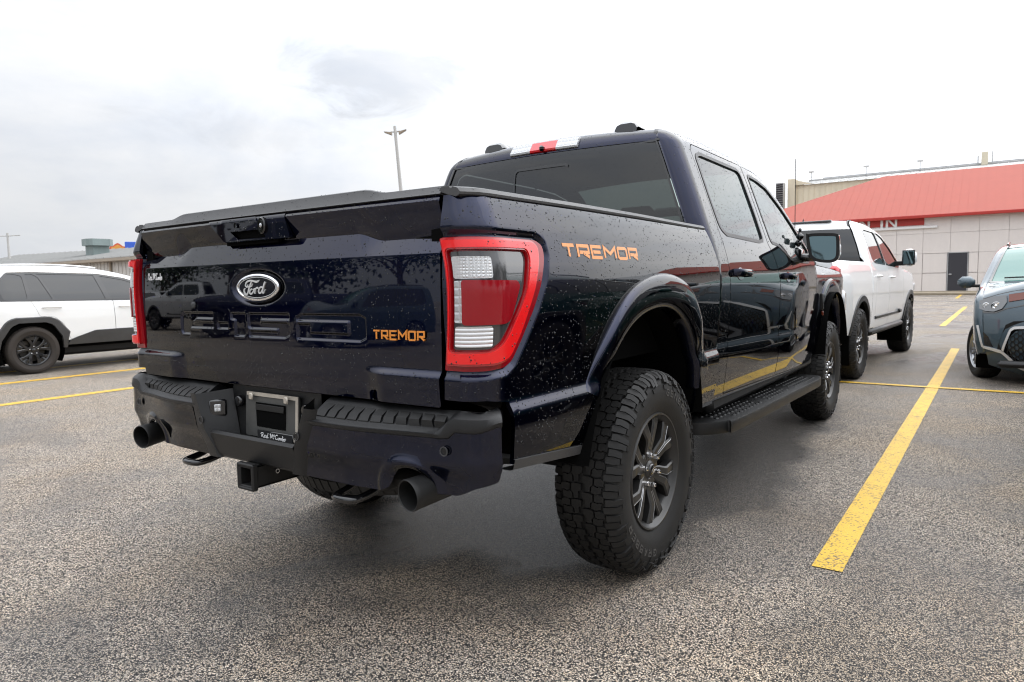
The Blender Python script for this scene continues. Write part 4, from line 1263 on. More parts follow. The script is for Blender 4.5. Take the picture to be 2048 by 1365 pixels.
# decal on both bed sides
for sd in (1, -1):
    for nm, m_, sw, dp in (('side_decal_border', 'decal_grey', .0172, .0006), ('side_decal', 'orange', .0112, .0011)):
        tl = MB()
        def fm(u, v, h, sd=sd):
            a = -.755 + u if sd > 0 else -.755 + .547 - u
            sl = .0 * u
            p = bed(np.array(a), np.array(1.287 + v + sl), h); return (float(p[0]) * sd, float(p[1]), float(p[2]))
        block_text(tl, 'TREMOR', .0800, .0480, .0105, sw, fm, dp)
        tl.build(nm, M[m_], truck, 30)

# ---- cab
belt = lambda y: 1.452 - .022 * (y - 1.0)
dr_rear = [(.900, .618), (1.925, .590), (1.918, .87), (1.872, 1.18), (1.785, 1.36), (1.735, 1.42), (1.742, 1.60), (1.765, 1.912), (.925, 1.918), (.880, 1.885), (.868, 1.65), (.864, 1.45), (.876, 1.277), (.905, .95), (.893, .86), (.885, .75)]
dr_front = [(1.937, .590), (3.08, .560), (3.10, .80), (3.07, 1.15), (3.02, 1.37), (2.85, 1.50), (2.72, 1.610), (2.46, 1.762), (2.24, 1.868), (2.04, 1.900), (1.777, 1.911), (1.754, 1.60), (1.747, 1.424), (1.797, 1.364), (1.884, 1.184), (1.930, .873)]
win_r = round_poly([(.905, 1.480), (.965, 1.450), (1.560, 1.434), (1.655, 1.445), (1.668, 1.60), (1.678, 1.850), (1.640, 1.868), (1.000, 1.874), (.925, 1.852), (.902, 1.62)], .03, 4)
win_f = round_poly([(1.835, 1.440), (1.980, 1.430), (2.110, 1.385), (2.240, 1.340), (2.560, 1.330), (2.820, 1.330), (2.900, 1.405), (2.640, 1.580), (2.450, 1.700), (2.210, 1.815), (2.030, 1.848), (1.850, 1.858), (1.832, 1.60)], .03, 4)
dr_rear = round_poly(dr_rear, .02, 3); dr_front = round_poly(dr_front, .02, 3)
crease_rows = lambda y0, y1: [(y, z) for z in np.arange(.79, .885, .006) for y in np.arange(y0, y1, .03)]
def CABF(y, z, off=0.0):
    y = np.asarray(y, float); z = np.asarray(z, float)
    P = cab(y, z + .026 * (y - .6) * (1 - smooth(.95, 1.15, z)) - .030 * (1 - smooth(.95, 1.15, z)), off); P[..., 2] = z
    return P
qr_ = make_panel(CABF, dr_rear, [win_r], step=.03, edge=.012, thick=.015, extra=crease_rows(.9, 1.95))
qf_ = make_panel(CABF, dr_front, [win_f], step=.03, edge=.012, thick=.015, extra=crease_rows(1.9, 3.1))
doors = []
for q, nm in ((qr_, 'rear_door'), (qf_, 'front_door')):
    doors.append(both(q, nm, M['navy'], truck)); add_drops(q, 650, .0014, .0036, lambda p: (RNG.random(len(p)) < np.clip((p[:, 2] - .95) / .4, .08, 1)))
for w, d, nm in ((win_r, doors[0], 'rear_side_window'), (win_f, doors[1], 'front_side_window')):
    q = make_panel(CABF, grow(w, .006), [], step=.04, edge=.02, thick=0, off=-.007)
    for k in (0, 1): emit_panel(q, nm, M['glass_door'], d[k], k == 1)
    add_drops(q, 2600, .001, .0026)
    q = make_panel(CABF, grow(w, .016), [grow(w, -.004)], step=.03, edge=.012, thick=.008, off=.0025)
    for k in (0, 1): emit_panel(q, 'window_surround', M['plastic'], d[k], k == 1)
sil = [p for p in CAB_SIL_S if p[1] >= .62]
i0 = 0
cab_out = [(.716, .60)] + [(.716, 1.30), (.672, 1.44)] + [p for p in CAB_SIL_S if p[1] > 1.44 and p[0] < 2.9] + [(3.0, 1.46), (3.05, 1.38), (3.11, 1.15), (3.14, .80), (3.10, .555)]
cab_out = cab_out[::-1]
rings = []
S_ = resample([p for p in CAB_SIL_S if p[1] > 1.44 and p[0] < 2.9], .010)
for k in range(1, 13):
    d = CAB_R * (1 - math.cos(math.pi / 2 * k / 12))
    for i in range(1, len(S_) - 1):
        t = S_[i + 1] - S_[i - 1]; t = t / np.linalg.norm(t); nrm = np.array([t[1], -t[0]])
        q = S_[i] + nrm * d
        if abs(float(dist_polyline(q[0], q[1], CAB_SIL_S)) - d) < .0006 and q[1] > 1.43: rings.append(tuple(q))
qc = make_panel(CABF, cab_out, [grow(dr_rear, .0055), grow(dr_front, .0055)], step=.03, edge=.010, thick=.0, extra=rings + crease_rows(.72, .92))
both(qc, 'cab_frame', M['navy'], truck); add_drops(qc, 2300, .0011, .0028, lambda p: dist_polyline(p[:, 1], p[:, 2], CAB_SIL_S) > .012)
# band across the cab between the two sides: rear wall, rear window, roof, windscreen
def sil_at(t):
    L = np.concatenate([[0], np.cumsum(np.linalg.norm(np.diff(np.array(CAB_SIL_S), axis=0), axis=1))])
    p = np.array(CAB_SIL_S); y = np.interp(t, L, p[:, 0]); z = np.interp(t, L, p[:, 1]); e = .01
    dy = np.interp(t + e, L, p[:, 0]) - np.interp(t - e, L, p[:, 0]); dz = np.interp(t + e, L, p[:, 1]) - np.interp(t - e, L, p[:, 1])
    n = np.hypot(dy, dz); return y, z, -dz / n, dy / n, L
SL = sil_at(0.)[4]
def t_of(y=None, z=None):
    p = np.array(CAB_SIL_S)
    if z is not None: return float(np.interp(z, p[:40, 1], SL[:40]))
    return float(np.interp(y, p[20:, 0], SL[20:]))
def band(s, t, off=0.0):
    s = np.asarray(s, float); t = np.asarray(t, float)
    y, z, ny, nz, _ = sil_at(t)
    w = CAB_X(z) - CAB_R - .03 * smooth(2.2, 3.4, y)
    h = .030 * (1 - s * s) + off
    return np.stack([s * w, y + ny * h, z + nz * h], -1)
tz = lambda z: t_of(z=z)
t_rw0, t_rw1, t_roof0, t_ws0, t_ws1 = tz(1.455), tz(1.915), tz(1.935), t_of(y=2.24), float(SL[-1]) - .01
def band_panel(name, m_, t0, t1, par=truck, nt=24, ns=41, off=0.0, s0=-1., s1=1.):
    return grid_panel(lambda a, b: band(a, b, off), np.linspace(s0, s1, ns), np.linspace(t0, t1, nt), name, M[m_], par, eps=1e-3)
band_panel('cab_rear_wall', 'navy', tz(.95), t_rw0)
rw, q = band_panel('rear_window', 'glass_rear', t_rw0, t_rw1 + .004, off=-.003, s0=-.992, s1=.992); q.N = -q.N if q.N[:, 1].mean() > 0 else q.N; add_drops(q, 2600, .0008, .0018)
V = []
hd, q = band_panel('roof_header', 'navy', t_rw1 + .006, t_of(y=.81)); q.N = -q.N if q.N[:, 1].mean() > 0 else q.N; add_drops(q, 2500, .0010, .0024)
band_panel('roof', 'navy', t_of(y=.81), t_ws0, nt=40)
band_panel('windscreen', 'glass_screen', t_ws0, t_ws1)
# black seal round the rear glass, sliding pane frame
mb = MB()
bandf = lambda u, v, h: tuple(band(np.array(u), np.array(v), h))
stroke(mb, [(-.99, t_rw1 + .003), (.99, t_rw1 + .003)], .010, bandf, .004)
for s in (-1, 1): stroke(mb, [(s * .988, v) for v in np.linspace(t_rw0, t_rw1, 24)], .014, bandf, .0045)
mb.build('rear_window_seal', M['black_gloss'], rw)
mb = MB()
def wx(x, z): return x / float(CAB_X(z) - CAB_R)
fr = [(wx(-.185, 1.46), tz(1.46)), (wx(-.185, 1.60), tz(1.60)), (wx(-.187, 1.80), tz(1.80)), (wx(-.183, 1.835), tz(1.832)), (wx(-.165, 1.85), tz(1.848)), (wx(.145, 1.85), tz(1.848)), (wx(.165, 1.84), tz(1.838))]
fr = [fr[0], fr[1], fr[2]] + catmull(fr[2:5], 4)[1:] + [(wx(x, 1.85), tz(1.848)) for x in np.linspace(-.12, .145, 6)] + [fr[-1]]
stroke(mb, fr, .014, bandf, .0025)
mb.build('sliding_pane_frame', M['black_gloss'], rw)
# roof ditch strips
for sd in (-1, 1):
    mb = MB(); tt = np.linspace(t_rw1 + .004, t_ws0, 30)
    stroke(mb, [(sd * 1.0, v) for v in tt], .034, bandf, .003)
    mb.build('roof_ditch_strip', M['plastic'], truck)
# high brake light
ty = lambda z: tz(z)
hb = MB(); lo, hi = t_rw1 + .014, t_of(y=.742)
def slab(mb, s0, s1, h=.016):
    ss = np.linspace(s0, s1, 8); V = []
    for s in ss:
        for v, hh in ((lo - .002, .0), (lo, h * .7), (lo + .006, h), (hi - .012, h), (hi - .002, h * .6), (hi, 0)): V.append(bandf(s, v, hh))
    mb.add(V, grid_faces(8, 6)); m = 6
    mb.f.append(tuple(mb.n - 48 + k for k in range(6))); mb.f.append(tuple(mb.n - 1 - k for k in range(6)))
W_ = float(CAB_X(1.95) - CAB_R)
slab(hb, -.085 / W_, .082 / W_); hbo = hb.build('high_brake_light', M['red_lens'], truck, 30)
for a, b in ((-.222, -.0855), (.0825, .215)):
    c = MB(); slab(c, a / W_, b / W_); c.build('cargo_lamp', M['lens_cell'], hbo, 30)
bp_ = MB(); V = bandf(-.005, lo + .008, .020)
bp_.add(*box(V, (.030, .030, .030), .009)); bp_.build('bed_camera', M['black_gloss'], hbo, 30)
# roof pods
for sd in (-1, 1):
    p = MB(); prof = [(.0, -.010), (.010, .062), (.035, .076), (.12, .070), (.20, .010), (.21, -.01)]
    V = []
    zr = 1.990
    for k, xw in enumerate((-.065, -.052, -.03, 0, .03, .052, .065)):
        f = (0.55, .88, 1, 1, 1, .88, .55)[k]
        for y, z in prof: V.append((sd * .44 + xw, .80 + y, zr + z * (f if z > 0 else 1)))
    p.add(V, grid_faces(7, 6)); p.build('roof_pod', M['black_gloss'], truck, 50)
# inner shell so nothing shows through the gaps
sh = MB()
sh.add(*box((0, 1.88, 1.02), (1.84, 2.40, .86), .02)); sh.add(*box((0, 3.85, .92), (1.30, 1.4, .70), .05))
sh.build('cabin_shell', M['dark'], truck)
for sd in (-1, 1):
    s2 = MB(); s2.add(*box((sd * .78, .66, 1.02), (.30, .10, .80), .01)); s2.add(*box((sd * .74, -1.06, 1.20), (.16, .14, .52), .01)); s2.build('body_closing_panel', M['dark'], truck)

# what shows through the glass: seat backs, headrests, mirror, headliner
for x in (-.42, 0, .42):
    MB().add(*box((x, .98, 1.545), (.26, .12, .16), .05)).build('headrest', M['interior'], truck, 60)
MB().add(*box((0, 1.02, 1.42), (1.30, .16, .14), .05)).build('rear_bench', M['interior'], truck, 60)
for x in (-.42, .42):
    MB().add(*box((x, 2.02, 1.61), (.28, .13, .20), .06)).build('headrest', M['interior'], truck, 60)
    MB().add(*box((x, 2.02, 1.44), (.50, .18, .22), .07)).build('front_seat', M['interior'], truck, 60)
MB().add(*box((0, 2.50, 1.74), (.25, .03, .07), .015)).build('rear_view_mirror', M['black_gloss'], truck, 60)
MB().add(*box((0, 1.46, 1.955), (1.26, 1.42, .02), .008)).build('headliner', M['interior'], truck, 60)
wr_ = MB(); wr_.add(*tube([(-.42 + .19 * math.cos(a), 2.62 + .06 * math.sin(a), 1.46 + .18 * math.sin(a)) for a in np.linspace(0, 2 * math.pi, 25)], .016, 8, False)); wr_.build('steering_wheel', M['interior'], truck, 60)
# front fenders, bonnet, front end
fen_out = [(3.107, 1.15), (3.135, .80), (3.112, .562)] + [(y, z) for y, z in FAO if z > .606][0:] + [(4.22, .60), (4.56, .62), (4.60, .9), (4.60, 1.12), (4.40, 1.235), (3.9, 1.285), (3.4, 1.315), (3.06, 1.335)]
fen_out = [(3.112, .562), (3.19, .58)] + [(y, z + .004) for y, z in FAO if z > .606] + [(4.20, .60), (4.56, .62), (4.60, .9), (4.60, 1.12), (4.40, 1.235), (3.9, 1.285), (3.4, 1.315), (3.064, 1.335), (3.082, 1.15), (3.112, .80)]
qn = make_panel(fender, fen_out, [], step=.04, edge=.02, thick=.015)
both(qn, 'front_fender', M['navy'], truck); add_drops(qn, 500)
def hood(s, y, off=0.0):
    s = np.asarray(s, float); y = np.asarray(y, float)
    zt = np.interp(y, [3.0, 3.4, 3.9, 4.40, 4.60], [1.345, 1.322, 1.292, 1.240, 1.12]); w = fender(y, zt)[..., 0]
    bulge = .055 * smooth(.80, .62, np.abs(s)) * smooth(4.6, 4.2, y) + .03 * (1 - s * s) * smooth(4.62, 4.3, y)
    return np.stack([s * w, y + .06 * (1 - s * s) * smooth(3.9, 4.6, y), zt + bulge], -1)
grid_panel(hood, np.linspace(-1, 1, 41), np.linspace(3.0, 4.6, 40), 'bonnet', M['navy'], truck)
fe = MB(); fe.add(*box((0, 4.62, .93), (1.45, .10, .42), .03)); fe.build('radiator_grille', M['black_gloss'], truck)
for k in range(3): MB().add(*box((0, 4.68, .80 + .12 * k), (1.40, .03, .035), .01)).build('grille_bar', M['plastic'], truck)
for sd in (-1, 1):
    MB().add(*box((sd * .80, 4.56, .98), (.26, .16, .24), .04)).build('headlight', M['clear_lens'], truck)
MB().add(*box((0, 4.66, .62), (1.80, .16, .20), .05)).build('front_bumper', M['plastic'], truck)
# fender vent badge strip and amber marker
for sd in (-1, 1):
    MB().add(*box((sd * .972, 3.23, 1.02), (.03, .035, .13), .008)).build('fender_vent', M['plastic'], truck)
    MB().add(*box((sd * .985, 3.20, .93), (.015, .014, .035), .004)).build('side_marker', M['amber'], truck)

# door handles
for sd in (-1, 1):
    for (y0, y1, zc) in ((.925, 1.215, 1.247), (1.965, 2.235, 1.226)):
        x = float(CAB_X(zc)) - .03 * float(smooth(2.2, 3.4, np.array(y0)))
        h = MB(); path = [(x - .01, y0 + .02, zc + .004), (x + .022, y0 + .035, zc + .004), (x + .040, y0 + .07, zc + .002), (x + .043, (y0 + y1) / 2, zc), (x + .038, y1 - .07, zc - .002), (x + .020, y1 - .03, zc - .004), (x - .01, y1 - .01, zc - .004)]
        P = catmull(path, 5); V = []
        for i, p in enumerate(P):
            hh = .022
            V += [(p[0], p[1], p[2] + hh * .6), (p[0] + .006, p[1], p[2] + hh * .3), (p[0] + .006, p[1], p[2] - hh * .4), (p[0], p[1], p[2] - hh), (p[0] - .012, p[1], p[2] - hh * .8), (p[0] - .012, p[1], p[2] + hh * .5)]
        F = [(i * 6 + k, i * 6 + (k + 1) % 6, i * 6 + 6 + (k + 1) % 6, i * 6 + 6 + k) for i in range(len(P) - 1) for k in range(6)]
        h.add(V, F)
        h = h if sd > 0 else h.mirrored()
        di = 0 if y0 < 1.5 else 1
        h.build('door_handle', M['navy'], doors[di][0 if sd > 0 else 1], 50)
        cup = MB(); n = 20; yc = (y0 + y1) / 2 - .015
        V = []
        for rr, dp in ((1.0, .0015), (.85, .0022), (0.0, .0022)):
            for k in range(n):
                a = 2 * math.pi * k / n; yy = yc + .062 * rr * math.cos(a); zz = zc - .010 + .034 * rr * math.sin(a)
                V.append(tuple(CABF(np.array(yy), np.array(zz), dp)))
        F = [(k * n + i, k * n + (i + 1) % n, (k + 1) * n + (i + 1) % n, (k + 1) * n + i) for k in range(2) for i in range(n)]
        cup.add(V, F); (cup if sd > 0 else cup.mirrored()).build('handle_cup', M['black_gloss'], doors[di][0 if sd > 0 else 1], 60)

# door mirrors
for sd in (-1, 1):
    ring = []
    V = []
    shape = [(.0, 1.498), (.008, 1.507), (.040, 1.512), (.150, 1.508), (.190, 1.502), (.203, 1.488), (.207, 1.40), (.203, 1.345), (.185, 1.322), (.15, 1.312), (.075, 1.322), (.035, 1.345), (.018, 1.38)]
    shape = catmull(shape, 3, True)
    c = np.mean(np.array(shape), 0)
    for (y, k) in ((2.500, .93), (2.503, .985), (2.515, 1.0), (2.56, .99), (2.62, .90), (2.66, .74), (2.675, .45)):
        for u, v in shape: V.append((1.005 + c[0] + (u - c[0]) * k, y + .10 * (u - .1) * .6, c[1] + (v - c[1]) * k))
    n = len(shape); m = MB(); m.add(V, [(k * n + i, k * n + (i + 1) % n, (k + 1) * n + (i + 1) % n, (k + 1) * n + i) for k in range(6) for i in range(n)] + [tuple(6 * n + i for i in range(n))])
    m.add(*box((.98, 2.585, 1.352), (.16, .09, .055), .018)); m.add(*box((.925, 2.60, 1.37), (.07, .16, .11), .02))
    m = m if sd > 0 else m.mirrored()
    mo = m.build('door_mirror', M['black_gloss'], truck, 50)
    g = MB(); V = [(1.005 + c[0] + (u - c[0]) * .90, 2.5035 + .06 * (u - .1), c[1] + .002 + (v - c[1]) * .88) for u, v in shape]
    g.add(V, [tuple(range(n))]); (g if sd > 0 else g.mirrored()).build('mirror_glass', M['mirror'], mo)
    rb_ = MB()
    rim = [(1.005 + c[0] + (u - c[0]) * .93, c[1] + (v - c[1]) * .93) for u, v in shape]
    stroke(rb_, rim, .020, lambda u, v, h: (u, 2.502 + .06 * (u - 1.105) - h, v), .004, True)
    (rb_ if sd > 0 else rb_.mirrored()).build('mirror_bezel', M['plastic'], mo)
    t_ = MB().add(*box((1.2125, 2.545, 1.395), (.010, .030, .075), .004)); (t_ if sd > 0 else t_.mirrored()).build('mirror_indicator', M['clear_lens'], mo)
    sp = MB().add(*box((.955, 2.53, 1.50), (.05, .05, .06), .022)); sp.add(*box((.955, 2.53, 1.545), (.02, .02, .03), .008)); sp.add(*box((.94, 2.55, 1.455), (.05, .05, .05), .02))
    (sp if sd > 0 else sp.mirrored()).build('spot_lamp', M['black_gloss'], mo)
    sail = MB(); V = []
    # mast at the passenger side
an = MB(); an.add(*tube([(.78, 3.150, 1.33), (.78, 3.150, 1.40), (.78, 3.150, 1.66), (.777, 3.150, 2.14)], [.007, .0042, .0030, .0024], 8)); an.build('antenna_mast', M['plastic'], truck)

# running boards
for sd in (-1, 1):
    plan = [(.62, .80), (.62, .87), (.66, .945), (.78, 1.01), (.98, 1.040), (2.80, 1.040), (2.98, 1.025), (3.06, .97), (3.08, .80)]
    plan = catmull(plan[:6], 4) + catmull(plan[5:], 4)[1:]
    zt = lambda y: .505 - .022 * (y - .66)
    n = len(plan); V = []
    for dz, k in ((.0, .985), (-.008, 1.0), (-.055, 1.0), (-.062, .985)):
        for y, x in plan: V.append((.80 + (x - .80) * k, y, zt(y) + dz))
    F = [(k * n + i, k * n + i + 1, (k + 1) * n + i + 1, (k + 1) * n + i) for k in range(3) for i in range(n - 1)] + [tuple(range(n)), tuple(3 * n + i for i in range(n - 1, -1, -1))]
    mb = MB().add(V, F); mb = mb if sd > 0 else mb.mirrored()
    rbd = mb.build('running_board', M['plastic'], truck, 35)
    st_ = MB()
    for row in range(4):
        for k in range(34):
            y = .80 + k * .062 + (row % 2) * .031; x = .865 + row * .040
            if y > 2.95 or (1.48 < y < 1.62) or (2.12 < y < 2.26): continue
            if x > .98 and y < .9: continue
            V = []
            for rr, hh in ((.0115, 0), (.009, .005), (.0, .0062)):
                for q_ in range(8): V.append((x + rr * math.cos(q_ * math.pi / 4), y + 1.25 * rr * math.sin(q_ * math.pi / 4), zt(y) + hh - .0005))
            st_.add(V, [(a * 8 + i, a * 8 + (i + 1) % 8, a * 8 + 8 + (i + 1) % 8, a * 8 + 8 + i) for a in range(2) for i in range(8)])
    st_ = st_ if sd > 0 else st_.mirrored()
    so = st_.build('grip_studs', M['plastic'], rbd, 50); so['kind'] = 'stuff'
    br = MB()
    for y in (.95, 1.85, 2.75): br.add(*box((.74, y, .47), (.16, .07, .05), .01))
    br.add(*box((.872, 1.98, .565), (.10, 2.36, .10), .03))
    (br if sd > 0 else br.mirrored()).build('rocker_sill', M['under'], truck)

# wheels, wells and running gear
for y in (0., 3.69):
    for sd in (1, -1): put_wheel(truck, 'truck', (sd * .842, y, .421), sd > 0, 25 if y == 0 else -8)
for y, ai in ((0., AI), (3.67, FAI)):
    for sd in (1, -1):
        V = []; n = len(ai)
        for (yy, z) in ai:
            d = np.array([yy - y, z - .42]); d = d / np.linalg.norm(d) * .004
            V += [(1.0, yy + d[0], z + d[1]), (.60, yy + d[0], z + d[1])]
        mb = MB().add(V, grid_faces(n, 2)); b = mb.n
        mb.add([(.60, yy, z) for yy, z in ai] + [(.60, y, .55)], [(i, i + 1, n) for i in range(n - 1)])
        (mb if sd > 0 else mb.mirrored()).build('wheel_well_liner', M['dark'], truck)
ch = MB()
for s in (-1, 1):
    ch.add(*box((s * .46, 1.6, .62), (.09, 5.4, .15), .01))
    ch.add(*tube(catmull([(s * .54, -.75, .60), (s * .54, -.35, .50), (s * .54, 0, .46), (s * .54, .35, .50), (s * .54, .75, .58)], 5), .028, 6))
    ch.add(*tube([(s * .62, -.10, .42), (s * .60, -.28, .95)], .032, 10)); ch.add(*tube([(s * .62, -.08, .38), (s * .61, -.20, .65)], .042, 10))
ch.add(*tube([(-.72, 0, .421), (.72, 0, .421)], .045, 12)); ch.add(*lathe([(-.15, .04), (-.12, .13), (0, .17), (.12, .13), (.15, .04)], 20))
ch.v[-1] += np.array([0, 0, .421])
ch.add(*tube([(-.72, 3.69, .421), (.72, 3.69, .421)], .04, 10)); ch.add(*box((0, 1.9, .60), (.70, 3.2, .16), .03)); ch.add(*box((0, -.96, .60), (1.1, .08, .12), .01))
ch.build('chassis_frame', M['under'], truck, 40)
sp = MB(); mb_, f_ = tyre_plain(.40, .12, .22)
sp.add(mb_.verts() @ rotm('Y', 90).T + np.array([0.10, -.64, .575]), mb_.f); sp.add(*lathe([(.575, .0), (.60, .20), (.54, .23)], 32, 'Z')); sp.v[-1] += np.array([.10, -.64, 0])
sp.build('spare_wheel', M['rubber'], truck, 40)

# ---- rear bumper
S1 = .885
def bmap(s, z, off=0.): return tuple(float(t) for t in bumper(np.array(s), np.array(z), off))
notch = [(.598 + 0, .600), (.628, .612), (.642, .645), (.668, .672), (.705, .684), (.745, .672), (.775, .640), (.800, .612)]
bp_out = [(.272, .602)] + [(s, z) for s, z in notch] + [(.86, .612), (.93, .640), (1.012, .655), (1.012, .818), (.97, .811), (.872, .802), (.848, .783), (.70, .782), (.355, .784), (.342, .774)]
bp_out = round_poly(bp_out, .012, 3)
bex = [(a, z) for a in np.linspace(S1, S1 + .14, 12) for z in np.arange(.62, .82, .02)] + [(a, z) for a in np.arange(.3, .9, .03) for z in np.arange(.66, .74, .008)]
def bumper_p(s, z, off=0.):
    s = np.asarray(s, float); z = np.asarray(z, float)
    # raised lip round the exhaust cut-out
    d = np.sqrt(((s - .703) / 1.15) ** 2 + (z - .615) ** 2)
    e = .009 * np.exp(-((d - .082) / .014) ** 2) - .014 * smooth(.072, .05, d)
    return bumper(s, z, off + e)
for k in range(10):
    rr = .04 + .009 * k
    bex += [(.703 + 1.15 * rr * math.cos(a), .615 + rr * math.sin(a)) for a in np.linspace(0, math.pi, 22)]
qq = make_panel(bumper_p, bp_out, [], step=.025, edge=.010, thick=.02, extra=bex)
bpo = both(qq, 'bumper_corner_cover', M['navy'], truck); add_drops(qq, 900, .001, .0024)
# black upper moulding: swept along the bumper line
def top_mould(sd):
    ss = list(np.linspace(.318, .872, 26)) + list(np.linspace(.885, 1.012, 12)); V = []
    for s in ss:
        wedge = float(smooth(.800, .870, np.array(s))); end = float(smooth(.93, 1.012, np.array(s)))
        zb = .780 + .022 * float(smooth(.842, .876, np.array(s))) + .016 * end
        zt = .797 + .047 * wedge
        x, y, _ = bmap(s, .78, .004)
        xi, yi, _ = bmap(min(s, .93), .80, 0)
        a = np.array([x, y])
        inn = np.array([min(x, .97) - .05 * end, -1.150 + .10 * end])
        n_ = inn - a; L = np.linalg.norm(n_); n_ /= L
        zr = .852 + .004 * wedge
        prof = [(.012, zb - .01), (0.0, zb), (-.002, zb + .010), (.004, zt - .006), (.014, zt + .002), (.030, zt + .010)]
        for d, z in prof: V.append((a[0] + n_[0] * d, a[1] + n_[1] * d, z))
        V.append((a[0] + n_[0] * L * .80, a[1] + n_[1] * L * .80, max(zt + .012, zr - .010))); V.append((inn[0], inn[1], zr)); V.append((inn[0], inn[1] + .03, zr - .02))
    m = 9; mb = MB().add(V, grid_faces(len(ss), m)); mb.f.append(tuple(range(m))); mb.f.append(tuple((len(ss) - 1) * m + k for k in range(m - 1, -1, -1)))
    return mb if sd > 0 else mb.mirrored()
for sd in (1, -1):
    tm = top_mould(sd).build('bumper_top_moulding', M['plastic'], truck, 28)
    pad = MB(); V = []
    # step pad with raised ribs
    for k in range(11):
        s0 = .350 + k * .0452
        for (sa, sb) in ((s0, s0 + .036),):
            P = []
            for s in (sa, sb):
                x, y, _ = bmap(s, .78, .004)
                L = -1.150 - y
                P.append([(x - .008, y + .022, .8070), (x - .012, y + L * .40, .8235), (x - .014, y + L * .80, .8400), (x - .008, y + .022, .797), (x - .012, y + L * .40, .813), (x - .014, y + L * .80, .830)])
            pad.add(P[0] + P[1], [(0, 1, 7, 6), (1, 2, 8, 7), (0, 3, 4, 1), (1, 4, 5, 2), (6, 7, 10, 9), (7, 8, 11, 10), (0, 6, 9, 3), (2, 5, 11, 8)])
    (pad if sd > 0 else pad.mirrored()).build('step_pad', M['pad'], tm, 25)
# centre: lower lip, floor, back plate, slanted cheeks
lip = MB(); ss = np.linspace(-.292, .292, 24); V = []
for s in ss:
    for dy, z in ((.06, .596), (.010, .600), (.0, .610), (.0, .66), (.003, .690), (.014, .699), (.035, .694), (.13, .655)):
        k_ = .262 - .030 * min(1, (z - .596) / .104); x, y, _ = bmap(abs(s) / .292 * k_, min(max(z, .61), .69), .001); V.append((math.copysign(x, s), y + dy, z))
lip.add(V, grid_faces(24, 8)).build('bumper_centre_step', M['plastic'], truck, 30)
cen = MB()
cen.add([(-.27, -1.150, .64), (.27, -1.150, .64), (.25, -1.135, .860), (-.25, -1.135, .860)], [(0, 1, 2, 3)])
cen.add(*box((0, -1.11, .862), (1.3, .07, .018), .006))
cen.build('plate_recess', M['plastic'], truck)
for sd in (1, -1):
    V = []
    # cheek between the recess wall and the bumper face, with a rounded front edge
    for z, k in ((.598, 0), (.64, 0), (.70, .0), (.74, .0), (.77, .0), (.800, .0), (.818, .2), (.828, 1.)):
        t = (z - .60) / .23
        xo, yo, _ = bmap(.268 + .075 * t, min(z, .79), .003); xf = .205 + .095 * t
        V += [(xo + .02, yo + .010, z), (xo, yo - .002, z), (xf + .010, yo - .003, z), (xf - .004, yo + .008, z), (.185 + .05 * t, -1.150, z + (.012 if k else 0))]
    mb = MB().add(V, grid_faces(8, 5)); (mb if sd > 0 else mb.mirrored()).build('bumper_cheek', M['plastic'], truck, 35)
    b = MB(); rr = np.array(Matrix.Rotation(R(-40 * sd), 3, 'Z'))
    b.add(*box((0, 0, 0), (.062, .02, .062), .006)); bz = b.build('lamp_bezel', M['black_gloss'], truck); bz.location = (sd * .252, -1.203, .772); bz.rotation_euler = (R(-4), 0, R(-52 * sd))
    l = MB().add(*box((0, -.0105, 0), (.024, .006, .028), .003)).build('number_plate_lamp', M['lens_cell'], bz)
    pg = MB().add(*lathe([(-.014, 0), (-.014, .017), (-.010, .021), (0, .022)], 24, 'Y')).build('blanking_plug', M['black_gloss'], truck); pg.location = (sd * .192, -1.148, .795)
    for s_, z_ in ((.272, .735), (.840, .745)):
        x, y, z = bmap(s_, z_, .0); nx = math.sin(max(0, (s_ - S1) / BP_R))
        se = MB(); se.add(*lathe([(-.003, 0), (-.003, .0085), (0, .0095)], 20, 'Y')); so = se.build('parking_sensor', M['plastic'], truck); so.location = (sd * x, y - .006, z)
        sr = MB(); k_ = 24; stroke(sr, [(.0125 * math.cos(2 * math.pi * i / k_), .0125 * math.sin(2 * math.pi * i / k_)) for i in range(k_)], .0030, lambda u, v, h: (u, -.0015 - h, v), .003, True); sr.build('sensor_ring', M['plastic_grey'], so)
    # exhaust tip
    ex_ = MB(); ex_.add(*lathe([(.30, .038), (.30, .040), (.02, .0465), (.004, .0478), (0, .046), (.002, .043), (.03, .041), (.22, .040), (.22, 0)], 40, 'Y'))
    eo = ex_.build('exhaust_tip', M['rim_dark'] if False else M['under'], truck, 40); eo.location = (sd * .742, -1.248, .614); eo.rotation_euler = (R(4), 0, R(-sd * 10))
    # recovery hook
    hk = MB(); hx = .435
    hk.add(*tube(catmull([(sd * (hx - .055), -1.02, .600), (sd * (hx - .052), -1.13, .560), (sd * (hx - .046), -1.20, .548), (sd * (hx - .025), -1.222, .548), (sd * (hx + .025), -1.222, .548), (sd * (hx + .046), -1.20, .548), (sd * (hx + .052), -1.13, .560), (sd * (hx + .055), -1.02, .600)], 5), .0125, 10))
    hk.build('recovery_hook', M['black_gloss'], truck, 60)
